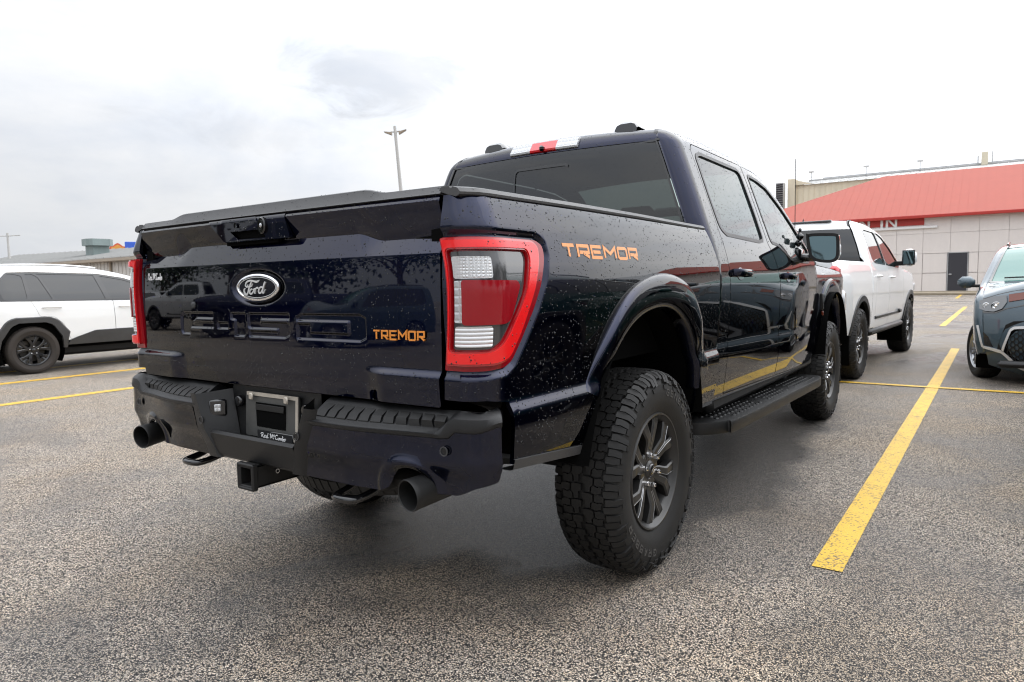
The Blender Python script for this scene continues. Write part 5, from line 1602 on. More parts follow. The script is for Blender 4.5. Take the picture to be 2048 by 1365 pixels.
# number plate frame without a plate
pf = MB()
fo = [(-.150, .676), (.150, .676), (.150, .836), (-.150, .836)]; fi = [(-.082, .712), (.082, .712), (.082, .800), (-.082, .800)]
pm = lambda u, v, h: (u, -1.152 - h + .06 * (v - .68), v)
q = make_panel(lambda a, b, o=0.: np.stack([a + 0 * b, -1.160 - o + .06 * (b - .68) + 0 * a, b + 0 * a], -1), round_poly(fo, .010, 4), [round_poly(fi, .004, 3)], step=.03, edge=.012, thick=.008)
pfo = emit_panel(q, 'plate_frame', M['plate_metal'], truck)
lipm = MB(); stroke(lipm, [(-.140, .830), (.145, .830), (.145, .70)], .013, lambda u, v, h: (u, -1.160 + .06 * (v - .68) - h, v), .004); lipm.build('plate_frame_rim', M['plate_worn'], pfo)
for sx in (-.10, .10): 
    t_ = MB().add(*box((sx, -1.166, .822), (.022, .008, .026), .004)); t_.build('plate_tab', M['plate_worn'], pfo)
MB().add(*box((0, -1.158, .758), (.165, .002, .086))).build('plate_opening', M['dark'], pfo)
MB().add(*box((0, -1.1615, .785), (.160, .003, .022), .001)).build('plate_crossbar', M['pad'], pfo)
dp = MB().add(*box((.035, -1.1685, .690), (.200, .006, .030), .002)); dpo = dp.build('dealer_name_strip', M['black_gloss'], pfo)
sk = MB(); script(sk, -.045, .680, .145, .018, lambda u, v, h: (u, -1.1718 - h, v), .0008); sk.build('dealer_script', M['letter_white'], dpo)
MB().add(*lathe([(-.004, 0), (-.003, .009), (0, .010)], 14, 'Y')).build('plate_bolt', M['plate_worn'], pfo).location = (.147, -1.168, .688)
# hitch receiver
hr = MB()
for (c, s) in (((-.034, -1.16, .565), (.010, .22, .080)), ((.034, -1.16, .565), (.010, .22, .080)), ((0, -1.16, .600), (.078, .22, .010)), ((0, -1.16, .530), (.078, .22, .010))): hr.add(*box(c, s, .003))
for s in (-1, 1): hr.add(*box((s * .041, -1.262, .565), (.012, .022, .092), .004))
for s in (-1, 1): hr.add(*box((0, -1.262, .565 + s * .041), (.092, .022, .012), .004))
hr.add(*tube([(-.62, -1.03, .585), (.62, -1.03, .585)], .035, 12)); hr.add(*box((0, -1.06, .60), (.26, .06, .11), .01))
hro = hr.build('hitch_receiver', M['under'], truck, 30)
MB().add(*box((0, -1.15, .537), (.060, .16, .004))).build('rusty_receiver_floor', M['rust'], hro)
MB().add(*box((0, -1.07, .565), (.060, .01, .062))).build('receiver_end', M['dark'], hro)
pn = MB().add(*lathe([(0, .009), (.003, .0085), (.003, .005)], 16)); pn = pn.build('pin_hole', M['steel'], hro); pn.location = (.0392, -1.17, .568)
build_drops('raindrops', M['drop_navy'], truck)
# ---------------------------------------------------------------- other vehicles: one builder for their rounded bodies
class Body:
    """body of a vehicle from its side silhouette (y, z; forward = +y), a half-width table over z and a plan taper over y"""
    def __init__(s, sil, xz, taper, rad, crown):
        s.sil = [tuple(p) for p in sil]; s.rad = rad; s.xz = xz; s.tp = taper
        p = np.array(s.sil); s.L = np.concatenate([[0], np.cumsum(np.linalg.norm(np.diff(p, axis=0), axis=1))]); s.p = p; s.crown = crown
    def side(s, y, z, off=0.):
        y = np.asarray(y, float); z = np.asarray(z, float)
        d = np.clip(dist_polyline(y, z, s.sil), 0, s.rad); t = 1 - d / s.rad
        x = s.xz(z) - s.tp(y) - s.rad * (1 - np.sqrt(np.maximum(0, 1 - t * t)))
        return np.stack([x + off, y + 0 * x, z + 0 * x], -1)
    def band(s, u, t, off=0.):
        u = np.asarray(u, float); t = np.asarray(t, float)
        y = np.interp(t, s.L, s.p[:, 0]); z = np.interp(t, s.L, s.p[:, 1]); e = .03
        dy = np.interp(t + e, s.L, s.p[:, 0]) - np.interp(t - e, s.L, s.p[:, 0]); dz = np.interp(t + e, s.L, s.p[:, 1]) - np.interp(t - e, s.L, s.p[:, 1]); n = np.hypot(dy, dz) + 1e-9
        ny, nz = -dz / n, dy / n
        w = s.xz(z) - s.tp(y) - s.rad
        h = s.crown(t / s.L[-1]) * (1 - u * u) + off
        return np.stack([u * w, y + ny * h, z + nz * h], -1)
    def rings(s):
        out = []; S_ = resample(s.sil, .03)
        for k in range(1, 9):
            d = s.rad * (1 - math.cos(math.pi / 2 * k / 8))
            for i in range(1, len(S_) - 1):
                t = S_[i + 1] - S_[i - 1]; t = t / (np.linalg.norm(t) + 1e-9); q = S_[i] + np.array([t[1], -t[0]]) * d
                if abs(float(dist_polyline(q[0], q[1], s.sil)) - d) < .002: out.append(tuple(q))
        return out
    def t_at(s, i): return float(s.L[i])
    def near(s, y, z): return float(s.L[int(np.argmin(((s.p - np.array([y, z])) ** 2).sum(1)))])
    def panel(s, name, out, holes, m_, par, off=0., step=.06, edge=.03, thick=.02, rings=False, tw=True):
        q = make_panel(s.side, out, holes, step=step, edge=edge, thick=thick, off=off, extra=s.rings() if rings else None)
        return [emit_panel(q, name, m_, par[k] if isinstance(par, (list, tuple)) else par, k == 1) for k in (0, 1)]
    def strip(s, name, t0, t1, m_, par, off=0., u0=-1., u1=1., nt=20, nu=25):
        return grid_panel(lambda a, b: s.band(a, b, off), np.linspace(u0, u1, nu), np.linspace(t0, t1, nt), name, m_, par, eps=2e-3)[0]

def arch(yc, zc, r, z0, ry=None, n=22):
    """wheel opening from the lower rear edge round to the lower front edge (anticlockwise part of an outline cut from below)"""
    ry = ry or r; a0 = math.asin(max(-1, min(1, (z0 - zc) / r)))
    return [(yc + ry * math.cos(a), zc + r * math.sin(a)) for a in np.linspace(math.pi - a0, a0, n)]
def handle(par, body, y0, y1, z, m_, sd):
    x = float(body.side(np.array(y0), np.array(z))[0])
    P = catmull([(x - .01, y0, z), (x + .03, y0 + .03, z), (x + .038, (y0 + y1) / 2, z), (x + .03, y1 - .03, z), (x - .01, y1, z)], 4)
    mb = MB().add(*tube(P, .014, 8)); (mb if sd > 0 else mb.mirrored()).build('door_handle', m_, par, 60)
def well(par, yc, zc, r, x0, x1):
    for sd in (1, -1):
        V = []
        A = np.linspace(-.5, math.pi + .5, 26)
        for a in A: V += [(x1, yc + r * math.cos(a), zc + r * math.sin(a)), (x0, yc + r * math.cos(a), zc + r * math.sin(a))]
        mb = MB().add(V, grid_faces(26, 2)); mb.add([(x0, yc + r * math.cos(a), zc + r * math.sin(a)) for a in A], [tuple(range(26))])
        (mb if sd > 0 else mb.mirrored()).build('wheel_well_liner', M['dark'], par)
def arch_trim(par, body, inner, outer, m_, off=.012, name='wheel_arch_trim'):
    V = []
    for (a, b) in zip(inner, outer):
        for t, h in ((0, -.03), (0, off), (.85, off), (1.0, 0.)):
            y = a[0] + (b[0] - a[0]) * t; z = a[1] + (b[1] - a[1]) * t
            p = body.side(np.array(y), np.array(z), h); V.append(tuple(p))
    for sd in (1, -1):
        mb = MB().add(V, grid_faces(len(inner), 4)); (mb if sd > 0 else mb.mirrored()).build(name, m_, par, 35)
def car_mirror(par, x, y, z, w, h, d, m_, sd, arm=.06):
    mb = MB(); mb.add(*box((x + w / 2 + arm, y, z), (w, d, h), min(h, d) * .38)); o = (mb if sd > 0 else mb.mirrored()).build('door_mirror', m_, par, 60)
    a = MB().add(*box((x + arm / 2, y + .0, z - h * .32), (arm + .10, d * .5, h * .26), .01)); (a if sd > 0 else a.mirrored()).build('mirror_arm', M['plastic'], o)
    return o

# ---- white full-size pickup (faces away, +y)
def make_white_pickup():
    t = empty('pickup_truck')
    sil = [(-1.17, .52), (-1.19, .80), (-1.175, 1.20), (-1.165, 1.385), (-1.10, 1.400), (-.5, 1.402), (.30, 1.398), (.585, 1.395)]
    sil_c = [(.60, 1.10), (.60, 1.40), (.66, 1.62), (.735, 1.82), (.77, 1.88), (.85, 1.925), (1.1, 1.945), (1.6, 1.940), (2.0, 1.90), (2.25, 1.845), (2.6, 1.66), (2.95, 1.45), (3.15, 1.36), (3.5, 1.33), (4.1, 1.28), (4.45, 1.22), (4.58, 1.12), (4.63, .95), (4.65, .70), (4.62, .48)]
    xz = table([(.45, .93), (.60, .965), (.80, .985), (1.0, .990), (1.15, .985), (1.28, .965), (1.40, .930), (1.60, .865), (1.80, .785), (1.95, .70)], .05)
    tp = lambda y: .03 * smooth(-.5, -1.2, y) + .16 * np.clip((y - 3.9) / .75, 0, 1) ** 2
    B1 = Body(catmull(sil, 4), xz, tp, .05, lambda t_: 0.01 + 0 * t_)
    C1 = Body(catmull(sil_c, 4), xz, tp, .09, lambda t_: .03 + .09 * smooth(.86, .97, t_))
    W = M['white']
    rin, rout = arch(0, .44, .485, .55, .50), arch(0, .44, .56, .55, .575)
    fin, fout = arch(3.70, .44, .485, .55, .50), arch(3.70, .44, .56, .55, .575)
    bs = B1.panel('bed_side', [(-1.165, .60)] + rin + [(.60, .555), (.60, 1.392), (-1.15, 1.392), (-1.18, .9)], [], W, t, rings=True)
    rd = [(.85, .55), (1.78, .55), (1.78, 1.38), (1.72, 1.40), (1.74, 1.865), (1.0, 1.875), (.86, 1.80), (.80, 1.55), (.815, 1.30)]
    fd = [(1.79, .55), (2.98, .55), (3.02, 1.0), (2.99, 1.36), (2.82, 1.46), (2.45, 1.68), (2.2, 1.81), (1.95, 1.862), (1.752, 1.865), (1.732, 1.40), (1.79, 1.38)]
    wr = round_poly([(.90, 1.44), (.99, 1.395), (1.69, 1.375), (1.71, 1.60), (1.715, 1.82), (1.05, 1.832), (.955, 1.79), (.90, 1.60)], .04, 3)
    wf = round_poly([(1.765, 1.375), (2.75, 1.345), (2.80, 1.40), (2.42, 1.64), (2.18, 1.765), (1.95, 1.815), (1.775, 1.820)], .03, 3)
    d1 = C1.panel('rear_door', round_poly(rd, .03, 3), [wr], W, t); d2 = C1.panel('front_door', round_poly(fd, .03, 3), [wf], W, t)
    for w, d in ((wr, d1), (wf, d2)): C1.panel('side_window', grow(w, .004), [], M['glass_side'], d, off=-.008, thick=0); C1.panel('window_surround', grow(w, .014), [grow(w, -.006)], M['black_gloss'], d, off=.003, thick=.008)
    C1.panel('cab_frame', [(.61, .56), (3.0, .56), (3.03, 1.0), (3.0, 1.37)] + [(y, z - .004) for y, z in C1.sil[::-1] if z > 1.40 and y < 2.95] + [(.605, 1.30)], [grow(round_poly(rd, .03, 3), .005), grow(round_poly(fd, .03, 3), .005)], W, t, rings=True, thick=0)
    C1.panel('front_fender', [(2.99, .55)] + [p for p in fin] + [(4.60, .55), (4.62, .95), (4.57, 1.11), (4.43, 1.21), (4.1, 1.27), (3.5, 1.32), (3.13, 1.35), (3.0, 1.37), (3.035, 1.0)], [], W, t, rings=True)
    arch_trim(t, B1, rin, rout, M['plastic']); arch_trim(t, C1, fin, fout, M['plastic'])
    n = lambda y, z: C1.near(y, z)
    C1.strip('cab_rear_wall', n(.60, 1.12), n(.605, 1.43), W, t)
    rw = C1.strip('rear_window', n(.605, 1.43), n(.74, 1.825), M['glass_dark'], t, -.003)
    C1.strip('roof', n(.74, 1.825), n(2.2, 1.86), W, t, nt=36); C1.strip('windscreen', n(2.2, 1.86), n(3.0, 1.42), M['glass_dark'], t)
    C1.strip('bonnet', n(3.0, 1.42), n(4.5, 1.18), W, t, nt=26); C1.strip('radiator_grille', n(4.5, 1.18), C1.t_at(-1), M['black_gloss'], t)
    tg = B1.strip('tailgate', B1.near(-1.19, .80), B1.near(-1.165, 1.385), W, t)
    MB().add(*box((0, -1.165, 1.36), (1.50, .10, .05), .015)).build('tailgate_spoiler', M['plastic'], t)
    MB().add(*box((0, -1.20, 1.22), (.30, .02, .09), .008)).build('tailgate_handle', M['black_gloss'], tg)
    for sd in (1, -1):
        b = MB().add(*box((.955 - .03, -1.115, 1.13), (.10, .13, .40), .03)); (b if sd > 0 else b.mirrored()).build('tail_lamp', M['red_lens'], t)
        b = MB().add(*box((.80, 4.52, 1.03), (.28, .20, .20), .05)); (b if sd > 0 else b.mirrored()).build('headlight', M['clear_lens'], t)
        k = 0 if sd > 0 else 1
        handle(d1[k], C1, .93, 1.15, 1.215, W, sd); handle(d2[k], C1, 1.90, 2.12, 1.20, W, sd)
        mo = car_mirror(t, .93, 2.62, 1.475, .19, .25, .17, W, sd, .08)
        g = MB().add(*box((1.105, 2.533, 1.475), (.165, .012, .215), .03)); go = (g if sd > 0 else g.mirrored()).build('mirror_housing_back', M['black_gloss'], mo)
        g = MB().add(*box((1.105, 2.5285, 1.475), (.135, .008, .185), .02)); (g if sd > 0 else g.mirrored()).build('mirror_glass', M['mirror'], mo)
        s_ = MB()
        for (y0, y1) in ((.87, 1.77), (1.80, 2.62)):
            P = []
            for y in np.linspace(y0, y1, 8):
                for z, h in ((.665, 0), (.668, .014), (.700, .016), (.705, 0)): P.append(tuple(C1.side(np.array(y), np.array(z), h)))
            s_.add(P, grid_faces(8, 4))
        s_.add(*box((.985, 2.67, .70), (.05, .16, .06), .015))
        (s_ if sd > 0 else s_.mirrored()).build('door_moulding', M['plastic'], t)
        r_ = MB().add(*box((.90, 1.86, .505), (.16, 2.45, .085), .03)); (r_ if sd > 0 else r_.mirrored()).build('rocker_step', M['plastic'], t)
        c_ = MB(); P = [tuple(C1.band(np.array(sd * 1.0), np.array(v), .004)) for v in np.linspace(n(.75, 1.86), n(1.1, 1.945), 8)]
        c_.add(*tube(P, .010, 6)); c_.build('roof_ditch_strip', M['plastic'], t)
    MB().add(*box((0, -1.24, .64), (1.86, .16, .20), .05)).build('rear_bumper', M['plastic'], t)
    MB().add(*box((0, .80, 1.945), (.90, .09, .02), .008)).build('high_brake_light', M['smoke_lens'], t)
    MB().add(*box((0, 4.64, .58), (1.60, .16, .22), .05)).build('front_bumper', W, t)
    fn_ = MB(); fn_.add([(0, 1.3, 1.96), (-.02, 1.16, 1.96), (.02, 1.16, 1.96), (0, 1.17, 2.03)], [(0, 1, 3), (0, 3, 2), (1, 2, 3)]); fn_.build('shark_fin', M['black_gloss'], t, 60)
    inn = MB(); inn.add(*box((0, -.27, .96), (1.66, 1.70, .70), .02)); inn.add(*box((0, 1.9, .98), (1.84, 2.35, .78), .03)); inn.add(*box((0, 1.55, 1.60), (1.24, 1.50, .40), .08)); inn.add(*box((0, 3.75, .90), (1.25, 1.5, .60), .05))
    inn.build('inner_body', M['dark'], t)
    MB().add(*box((0, 1.75, .56), (1.2, 5.2, .22), .05)).build('chassis_frame', M['under'], t)
    for y in (0, 3.70):
        well(t, y, .44, .50, .60, .95)
        for sd in (1, -1): put_wheel(t, 'truck_white', (sd * .852, y, .421), sd > 0, 14)
    return t

# ---- white crossover with black cladding
def make_crossover():
    t = empty('crossover')
    sil = [(-.93, .42), (-.955, .62), (-.945, .90), (-.90, 1.10), (-.80, 1.30), (-.62, 1.52), (-.48, 1.575), (-.2, 1.600), (.3, 1.610), (.75, 1.595), (1.15, 1.548), (1.50, 1.465), (1.90, 1.330), (2.30, 1.180), (2.60, 1.09), (2.85, 1.06), (3.25, 1.00), (3.48, .90), (3.58, .74), (3.60, .50), (3.56, .32)]
    xz = table([(.28, .86), (.40, .895), (.55, .915), (.80, .925), (.95, .920), (1.08, .900), (1.2, .855), (1.4, .765), (1.55, .69), (1.70, .60)], .04)
    tp = lambda y: .10 * smooth(-.2, -1.0, y) ** 1.2 + .20 * np.clip((y - 2.8) / .8, 0, 1) ** 2
    B = Body(catmull(sil, 4), xz, tp, .085, lambda t_: .022 + .12 * smooth(.80, .95, t_) + .05 * smooth(.10, .0, t_))
    W = M['white']; P_ = M['plastic']
    rin, rout = arch(0, .355, .40, .34, .41), None
    # angular cladding outline round the wheel arches
    def clad(yc): return [(yc + a, b) for a, b in ((-.56, .36), (-.50, .56), (-.34, .795), (-.24, .845), (.22, .845), (.34, .80), (.50, .60), (.475, .50), (.46, .36))]
    def opening(yc): return [(yc + a, b) for a, b in ((-.43, .36), (-.40, .52), (-.28, .715), (-.18, .762), (.17, .762), (.27, .72), (.385, .54), (.40, .44), (.405, .36))]
    o_r, o_f = opening(0), opening(2.69)
    rd = [(.30, .46), (.52, .62), (1.17, .62), (1.16, 1.05), (1.10, 1.09), (.99, 1.47), (.98, 1.50), (.10, 1.535), (-.01, 1.52), (-.005, 1.10), (.04, .98), (.10, .86), (.30, .84), (.44, .70)]
    rd = [(.505, .485), (.86, .602), (1.165, .602), (1.155, 1.05), (1.10, 1.09), (1.00, 1.497), (.30, 1.518), (-.02, 1.515), (-.005, 1.10), (.06, .97), (.10, .855), (.30, .835), (.42, .72)]
    fd = [(1.175, .60), (2.24, .60), (2.26, .90), (2.22, 1.07), (2.08, 1.15), (1.75, 1.315), (1.42, 1.425), (1.01, 1.494), (1.11, 1.092), (1.165, 1.052)]
    q3 = round_poly([(-.56, 1.17), (-.48, 1.11), (-.03, 1.098), (-.035, 1.46), (-.16, 1.49), (-.22, 1.485)], .04, 3)
    w1 = round_poly([(.015, 1.096), (.30, 1.092), (.17, 1.44), (.10, 1.487), (.00, 1.487)], .02, 3)
    w2 = round_poly([(.325, 1.092), (1.055, 1.080), (.955, 1.470), (.14, 1.488), (.20, 1.44)], .02, 3)
    w3 = round_poly([(1.13, 1.078), (2.12, 1.065), (2.02, 1.125), (1.72, 1.275), (1.38, 1.395), (1.03, 1.460)], .03, 3)
    d1 = B.panel('rear_door', round_poly(rd, .02, 2), [grow(w1, .003), grow(w2, .003)], W, t); d2 = B.panel('front_door', round_poly(fd, .02, 2), [grow(w3, .003)], W, t)
    body_out = [(-.925, .46)] + [(-.43, .44)] + [p for p in o_r if p[1] > .44] + [(.43, .46), (.505, .478), (.86, .596)] + [(2.24, .596)] + [p for p in o_f if p[1] > .5] + [(3.09, .50), (3.56, .50)] + [(y, z) for y, z in B.sil[::-1] if z > .55]
    cut = [(y, z) for y, z in body_out]
    B.panel('body_shell', cut, [q3, grow(round_poly(rd, .02, 2), .0045), grow(round_poly(fd, .02, 2), .0045)], W, t, rings=True, thick=.01)
    gl = M['glass_dark']
    bandp = round_poly([(-.585, 1.17), (-.49, 1.088), (-.02, 1.078), (1.10, 1.062), (2.17, 1.048), (2.06, 1.135), (1.74, 1.297), (1.40, 1.416), (1.0, 1.484), (.10, 1.508), (-.17, 1.512), (-.235, 1.50)], .03, 3)
    B.panel('window_frame', bandp, [grow(q3, -.004), grow(w1, -.004), grow(w2, -.004), grow(w3, -.004)], M['black_gloss'], t, off=.003, thick=.006)
    B.panel('quarter_window', grow(q3, .004), [], gl, t, off=-.004, thick=0)
    B.panel('quarter_light', grow(w1, .004), [], gl, d1, off=-.004, thick=0); B.panel('rear_side_window', grow(w2, .004), [], gl, d1, off=-.004, thick=0); B.panel('front_side_window', grow(w3, .004), [], gl, d2, off=-.004, thick=0)
    n = B.near
    B.strip('tailgate', 0.0, n(-.88, 1.13), W, t); B.strip('rear_window', n(-.88, 1.13), n(-.62, 1.52), gl, t); B.strip('roof', n(-.62, 1.52), n(1.5, 1.465), W, t, nt=40)
    B.strip('windscreen', n(1.5, 1.465), n(2.60, 1.09), gl, t); B.strip('bonnet', n(2.60, 1.09), n(3.48, .90), W, t); B.strip('front_fascia', n(3.48, .90), B.t_at(-1), M['black_gloss'], t)
    for yc in (0, 2.69):
        i_ = resample(opening(yc), .03); o_ = resample(clad(yc), .03); m = 30
        ii = [tuple(i_[int(k * (len(i_) - 1) / (m - 1))]) for k in range(m)]; oo = [tuple(o_[int(k * (len(o_) - 1) / (m - 1))]) for k in range(m)]
        arch_trim(t, B, ii, oo, M['plastic_grey'], .014)
        well(t, yc, .355, .42, .55, .88)
        for sd in (1, -1): put_wheel(t, 'crossover_black', (sd * .80, yc, .352), sd > 0, 0)
    # sill cladding, one length per door
    B.panel('sill_cladding', [(.45, .40), (2.26, .40), (2.25, .605), (1.172, .605), (.84, .595), (.50, .475)], [], M['plastic_grey'], t, off=.014, thick=.04)
    for sd in (1, -1):
        k = 0 if sd > 0 else 1
        handle(d1[k], B, .14, .40, .985, W, sd); handle(d2[k], B, 1.24, 1.50, .965, W, sd)
        car_mirror(t, .86, 2.02, 1.12, .17, .16, .13, W, sd, .05)
        rr = MB(); P = [tuple(B.band(np.array(sd * .98), np.array(v), .022)) for v in np.linspace(n(-.35, 1.59), n(1.10, 1.555), 14)]
        rr.add(*tube(P, .012, 6)); rr.build('roof_rail', M['steel'], t)
        bl = MB(); P = [tuple(B.side(np.array(y), np.array(z), .006)) for y, z in ((-.58, 1.150), (-.47, 1.100), (.3, 1.084), (1.1, 1.072), (2.14, 1.054))]
        ch_ = [tuple(B.side(np.array(y), np.array(z), .006)) for y, z in ((-.24, 1.508), (.10, 1.518), (1.0, 1.492), (1.40, 1.424), (1.74, 1.305))]
        for a in (ch_,):
            bl.add(*tube(a, .006, 5))
        (bl if sd > 0 else bl.mirrored()).build('window_chrome_trim', M['steel'], t)
        tl = MB().add(*box((.60, -.885, 1.00), (.34, .14, .11), .03)); (tl if sd > 0 else tl.mirrored()).build('tail_lamp', M['red_lens'], t)
        hl = MB().add(*box((.66, 3.44, .84), (.34, .18, .11), .03)); (hl if sd > 0 else hl.mirrored()).build('headlight', M['clear_lens'], t)
    MB().add(*box((0, -.92, .48), (1.62, .16, .30), .06)).build('rear_bumper', M['plastic_grey'], t)
    sp = MB(); P = []
    MB().add(*box((0, -.60, 1.560), (1.10, .30, .03), .012)).build('roof_spoiler', W, t)
    inn = MB(); inn.add(*box((0, 1.30, .72), (1.66, 3.9, .55), .05)); inn.add(*box((0, .55, 1.22), (1.28, 2.0, .50), .12)); inn.build('inner_body', M['dark'], t)
    MB().add(*box((0, 1.3, .30), (1.3, 3.9, .16), .04)).build('underbody', M['under'], t)
    return t

# ---- slate grey compact hatchback (seen from the front)
def make_hatch():
    t = empty('hatchback')
    # here +y is the front too; the car is turned round when placed
    sil = [(-.78, .40), (-.80, .70), (-.76, 1.05), (-.66, 1.40), (-.56, 1.56), (-.35, 1.605), (.2, 1.615), (.8, 1.60), (1.25, 1.545), (1.55, 1.44), (2.05, 1.16), (2.25, 1.085), (2.6, 1.045), (2.90, .995), (3.02, .945), (3.09, .86), (3.14, .70), (3.17, .50), (3.15, .30), (3.08, .20)]
    xz = table([(.18, .82), (.30, .855), (.45, .885), (.70, .900), (.90, .895), (1.02, .870), (1.10, .845), (1.3, .775), (1.5, .70), (1.65, .62)], .04)
    tp = lambda y: .08 * smooth(-.2, -.8, y) + .035 * np.clip((y - 2.75) / .4, 0, 1) ** 2
    B = Body(catmull(sil, 4), xz, tp, .075, lambda t_: .03 + .17 * smooth(.74, .86, t_))
    S = M['slate']
    rin, fin = arch(0, .33, .375, .30), arch(2.60, .33, .375, .30)
    win = round_poly([(-.45, 1.12), (-.3, 1.06), (1.78, 1.02), (1.62, 1.20), (1.40, 1.38), (1.15, 1.47), (.2, 1.52), (-.35, 1.50)], .05, 3)
    out = [(-.76, .30)] + rin + fin + [(3.05, .30)] + [p for p in B.sil[::-1] if p[1] > .33]
    bs = B.panel('body_side', out, [win], S, t, rings=True)
    B.panel('side_window', grow(win, .004), [], M['glass_dark'], bs, off=-.005, thick=0)
    n = B.near
    B.strip('tailgate', 0., n(-.66, 1.40), S, t); B.strip('roof', n(-.66, 1.40), n(1.25, 1.545), S, t, nt=36)
    ws = B.strip('windscreen', n(1.25, 1.545), n(2.16, 1.112), M['glass_green'], t, -.004, -.97, .97)
    bn = B.strip('bonnet', n(2.16, 1.112), n(3.02, .945), S, t, nt=30)
    t0, t1 = n(3.02, .945), B.t_at(-1)
    B.strip('front_bumper', t0, t1, S, t, nt=40, nu=41)
    tz = lambda z: float(np.interp(-z, [-p[1] for p in B.sil[-36:]], B.L[-36:]))
    bm = lambda u, z, h: tuple(B.band(np.array(u), np.array(tz(z)), h))
    # seal round the windscreen, black A pillars
    sl = MB(); tt = np.linspace(n(1.25, 1.545), n(2.16, 1.112), 12)
    for s in (-1, 1): stroke(sl, [(s * .975, v) for v in tt], .030, lambda u, v, h: tuple(B.band(np.array(u), np.array(v), h)), .004)
    stroke(sl, [(-.97, tt[0]), (.97, tt[0])], .03, lambda u, v, h: tuple(B.band(np.array(u), np.array(v), h)), .0045); stroke(sl, [(-.97, tt[-1]), (.97, tt[-1])], .05, lambda u, v, h: tuple(B.band(np.array(u), np.array(v), h)), .005)
    sl.build('windscreen_seal', M['black_gloss'], ws)
    wp = MB(); 
    for u0, u1 in ((-.75, -.05), (.15, .80)): wp.add(*tube([tuple(B.band(np.array(u), np.array(tt[-1] - .05 - .03 * abs(u - u0)), .02)) for u in np.linspace(u0, u1, 6)], .010, 6))
    wp.build('wiper', M['plastic'], ws)
    for sd in (1, -1):
        flip_ = lambda pl: [(sd * u, z) for u, z in pl][::(1 if sd > 0 else -1)]
        sb = MB().add(*prism(resample(flip_([(1.06, .800), (.98, .775), (.86, .765), (.74, .80), (.40, .83), (.40, .93), (.74, .938), (1.06, .938)][::-1]), .05, True), bm, -.01, .004)).build('lamp_surround', M['black_gloss'], t)
        hb = MB().add(*prism(resample(flip_([(1.05, .830), (.98, .797), (.88, .783), (.79, .805), (.735, .860), (.74, .912), (.9, .926), (1.05, .922)][::-1]), .04, True), bm, .0, .012)); hl_o = hb.build('headlight', M['headlamp'], t)
        dk = MB(); c_ = np.array(bm(sd * .855, .838, .008)); dk.add(*lathe([(.004, 0), (-.006, .018), (.004, .030), (-.008, .040), (.0, .046)], 24, 'Y')); dk.v[-1] += c_
        dk.build('projector', M['chrome'], hl_o)
        d2 = MB(); c_ = np.array(bm(sd * .97, .855, .008)); d2.add(*lathe([(.004, 0), (-.004, .016), (.004, .026), (-.004, .034)], 20, 'Y')); d2.v[-1] += c_
        d2.build('projector', M['clear_lens'], hl_o)
        MB().add(*prism(resample(flip_([(.715, .862), (.715, .915), (.52, .912), (.52, .868)]), .05, True), bm, .0, .009)).build('amber_reflector', M['amber'], t)
        dr = MB()
        def runs(path, w):
            for a, b in zip(path[:-1], path[1:]): stroke(dr, [tuple(np.array(a) + (np.array(b) - np.array(a)) * k / 6) for k in range(7)], w, lambda u, v, h: bm(u, v, h), .026)
        runs([(sd * 1.075, .645), (sd * 1.03, .405), (sd * .815, .372), (sd * .675, .284), (sd * .525, .266), (sd * .02, .264)], .028)
        runs([(sd * .80, .385), (sd * .70, .585), (sd * .655, .608), (sd * .03, .620)], .026)
        dr.build('chrome_bumper_trim', M['badge_silver'], t, 30)
        MB().add(*prism(resample(flip_([(1.055, .615), (1.01, .425), (.90, .408), (.95, .52)][::-1]), .05, True), bm, -.01, .004)).build('air_curtain_recess', M['black_gloss'], t)
        mo = car_mirror(t, .84, 1.98, 1.115, .19, .145, .13, S, sd, .06)
        r_ = MB(); P = [tuple(B.band(np.array(sd * .97), np.array(v), .028)) for v in np.linspace(n(-.4, 1.60), n(1.1, 1.57), 12)]; r_.add(*tube(P, .014, 6)); r_.build('roof_rail', M['black_gloss'], t)
    sr = MB(); pl = [(-.86, .395), (-.68, .255), (.68, .255), (.86, .395), (.75, .640), (.66, .675), (-.66, .675), (-.75, .640)]
    sr.add(*prism(resample(pl, .05, True), bm, -.02, .004)).build('grille_surround', M['plastic'], t)
    gr = MB(); pl = [(-.785, .370), (-.665, .288), (.665, .288), (.785, .370), (.69, .578), (.645, .602), (-.645, .602), (-.69, .578)]
    gr.add(*prism(resample(pl, .05, True), bm, -.02, .008)); gro = gr.build('lower_grille', M['dark'], t)
    hx = MB()
    for i in range(36):
        for j in range(6):
            u = -.76 + i * .0435; z = .315 + j * .055 + (i % 2) * .0275
            if not in_poly(u, z, [(p[0] * .96, .43 + (p[1] - .43) * .9) for p in pl]): continue
            pr = [(u + .027 * math.cos(k * math.pi / 3), z + .027 * math.sin(k * math.pi / 3)) for k in range(6)]
            stroke(hx, pr, .007, bm, .014, True)
    ho = hx.build('honeycomb_mesh', M['plastic'], gro, 20); ho['kind'] = 'stuff'
    up = MB(); pl = [(-.39, .845), (.39, .845), (.39, .925), (-.39, .925)]; up.add(*prism(resample(pl, .06, True), bm, -.01, .005)).build('upper_grille', M['black_gloss'], t)
    MB().add(*box((0, 3.44, .25), (1.30, .14, .07), .03)).build('lower_lip', M['plastic'], t)
    inn = MB(); inn.add(*box((0, 1.2, .64), (1.60, 3.5, .55), .05)); inn.add(*box((0, .45, 1.18), (1.22, 1.7, .50), .10)); inn.build('inner_body', M['dark'], t)
    for sx in (-.36, .36):
        MB().add(*box((sx, .95, 1.16), (.42, .14, .52), .06)).build('front_seat', M['interior'], t)
    MB().add(*box((0, 1.3, .24), (1.3, 3.4, .14), .04)).build('underbody', M['under'], t)
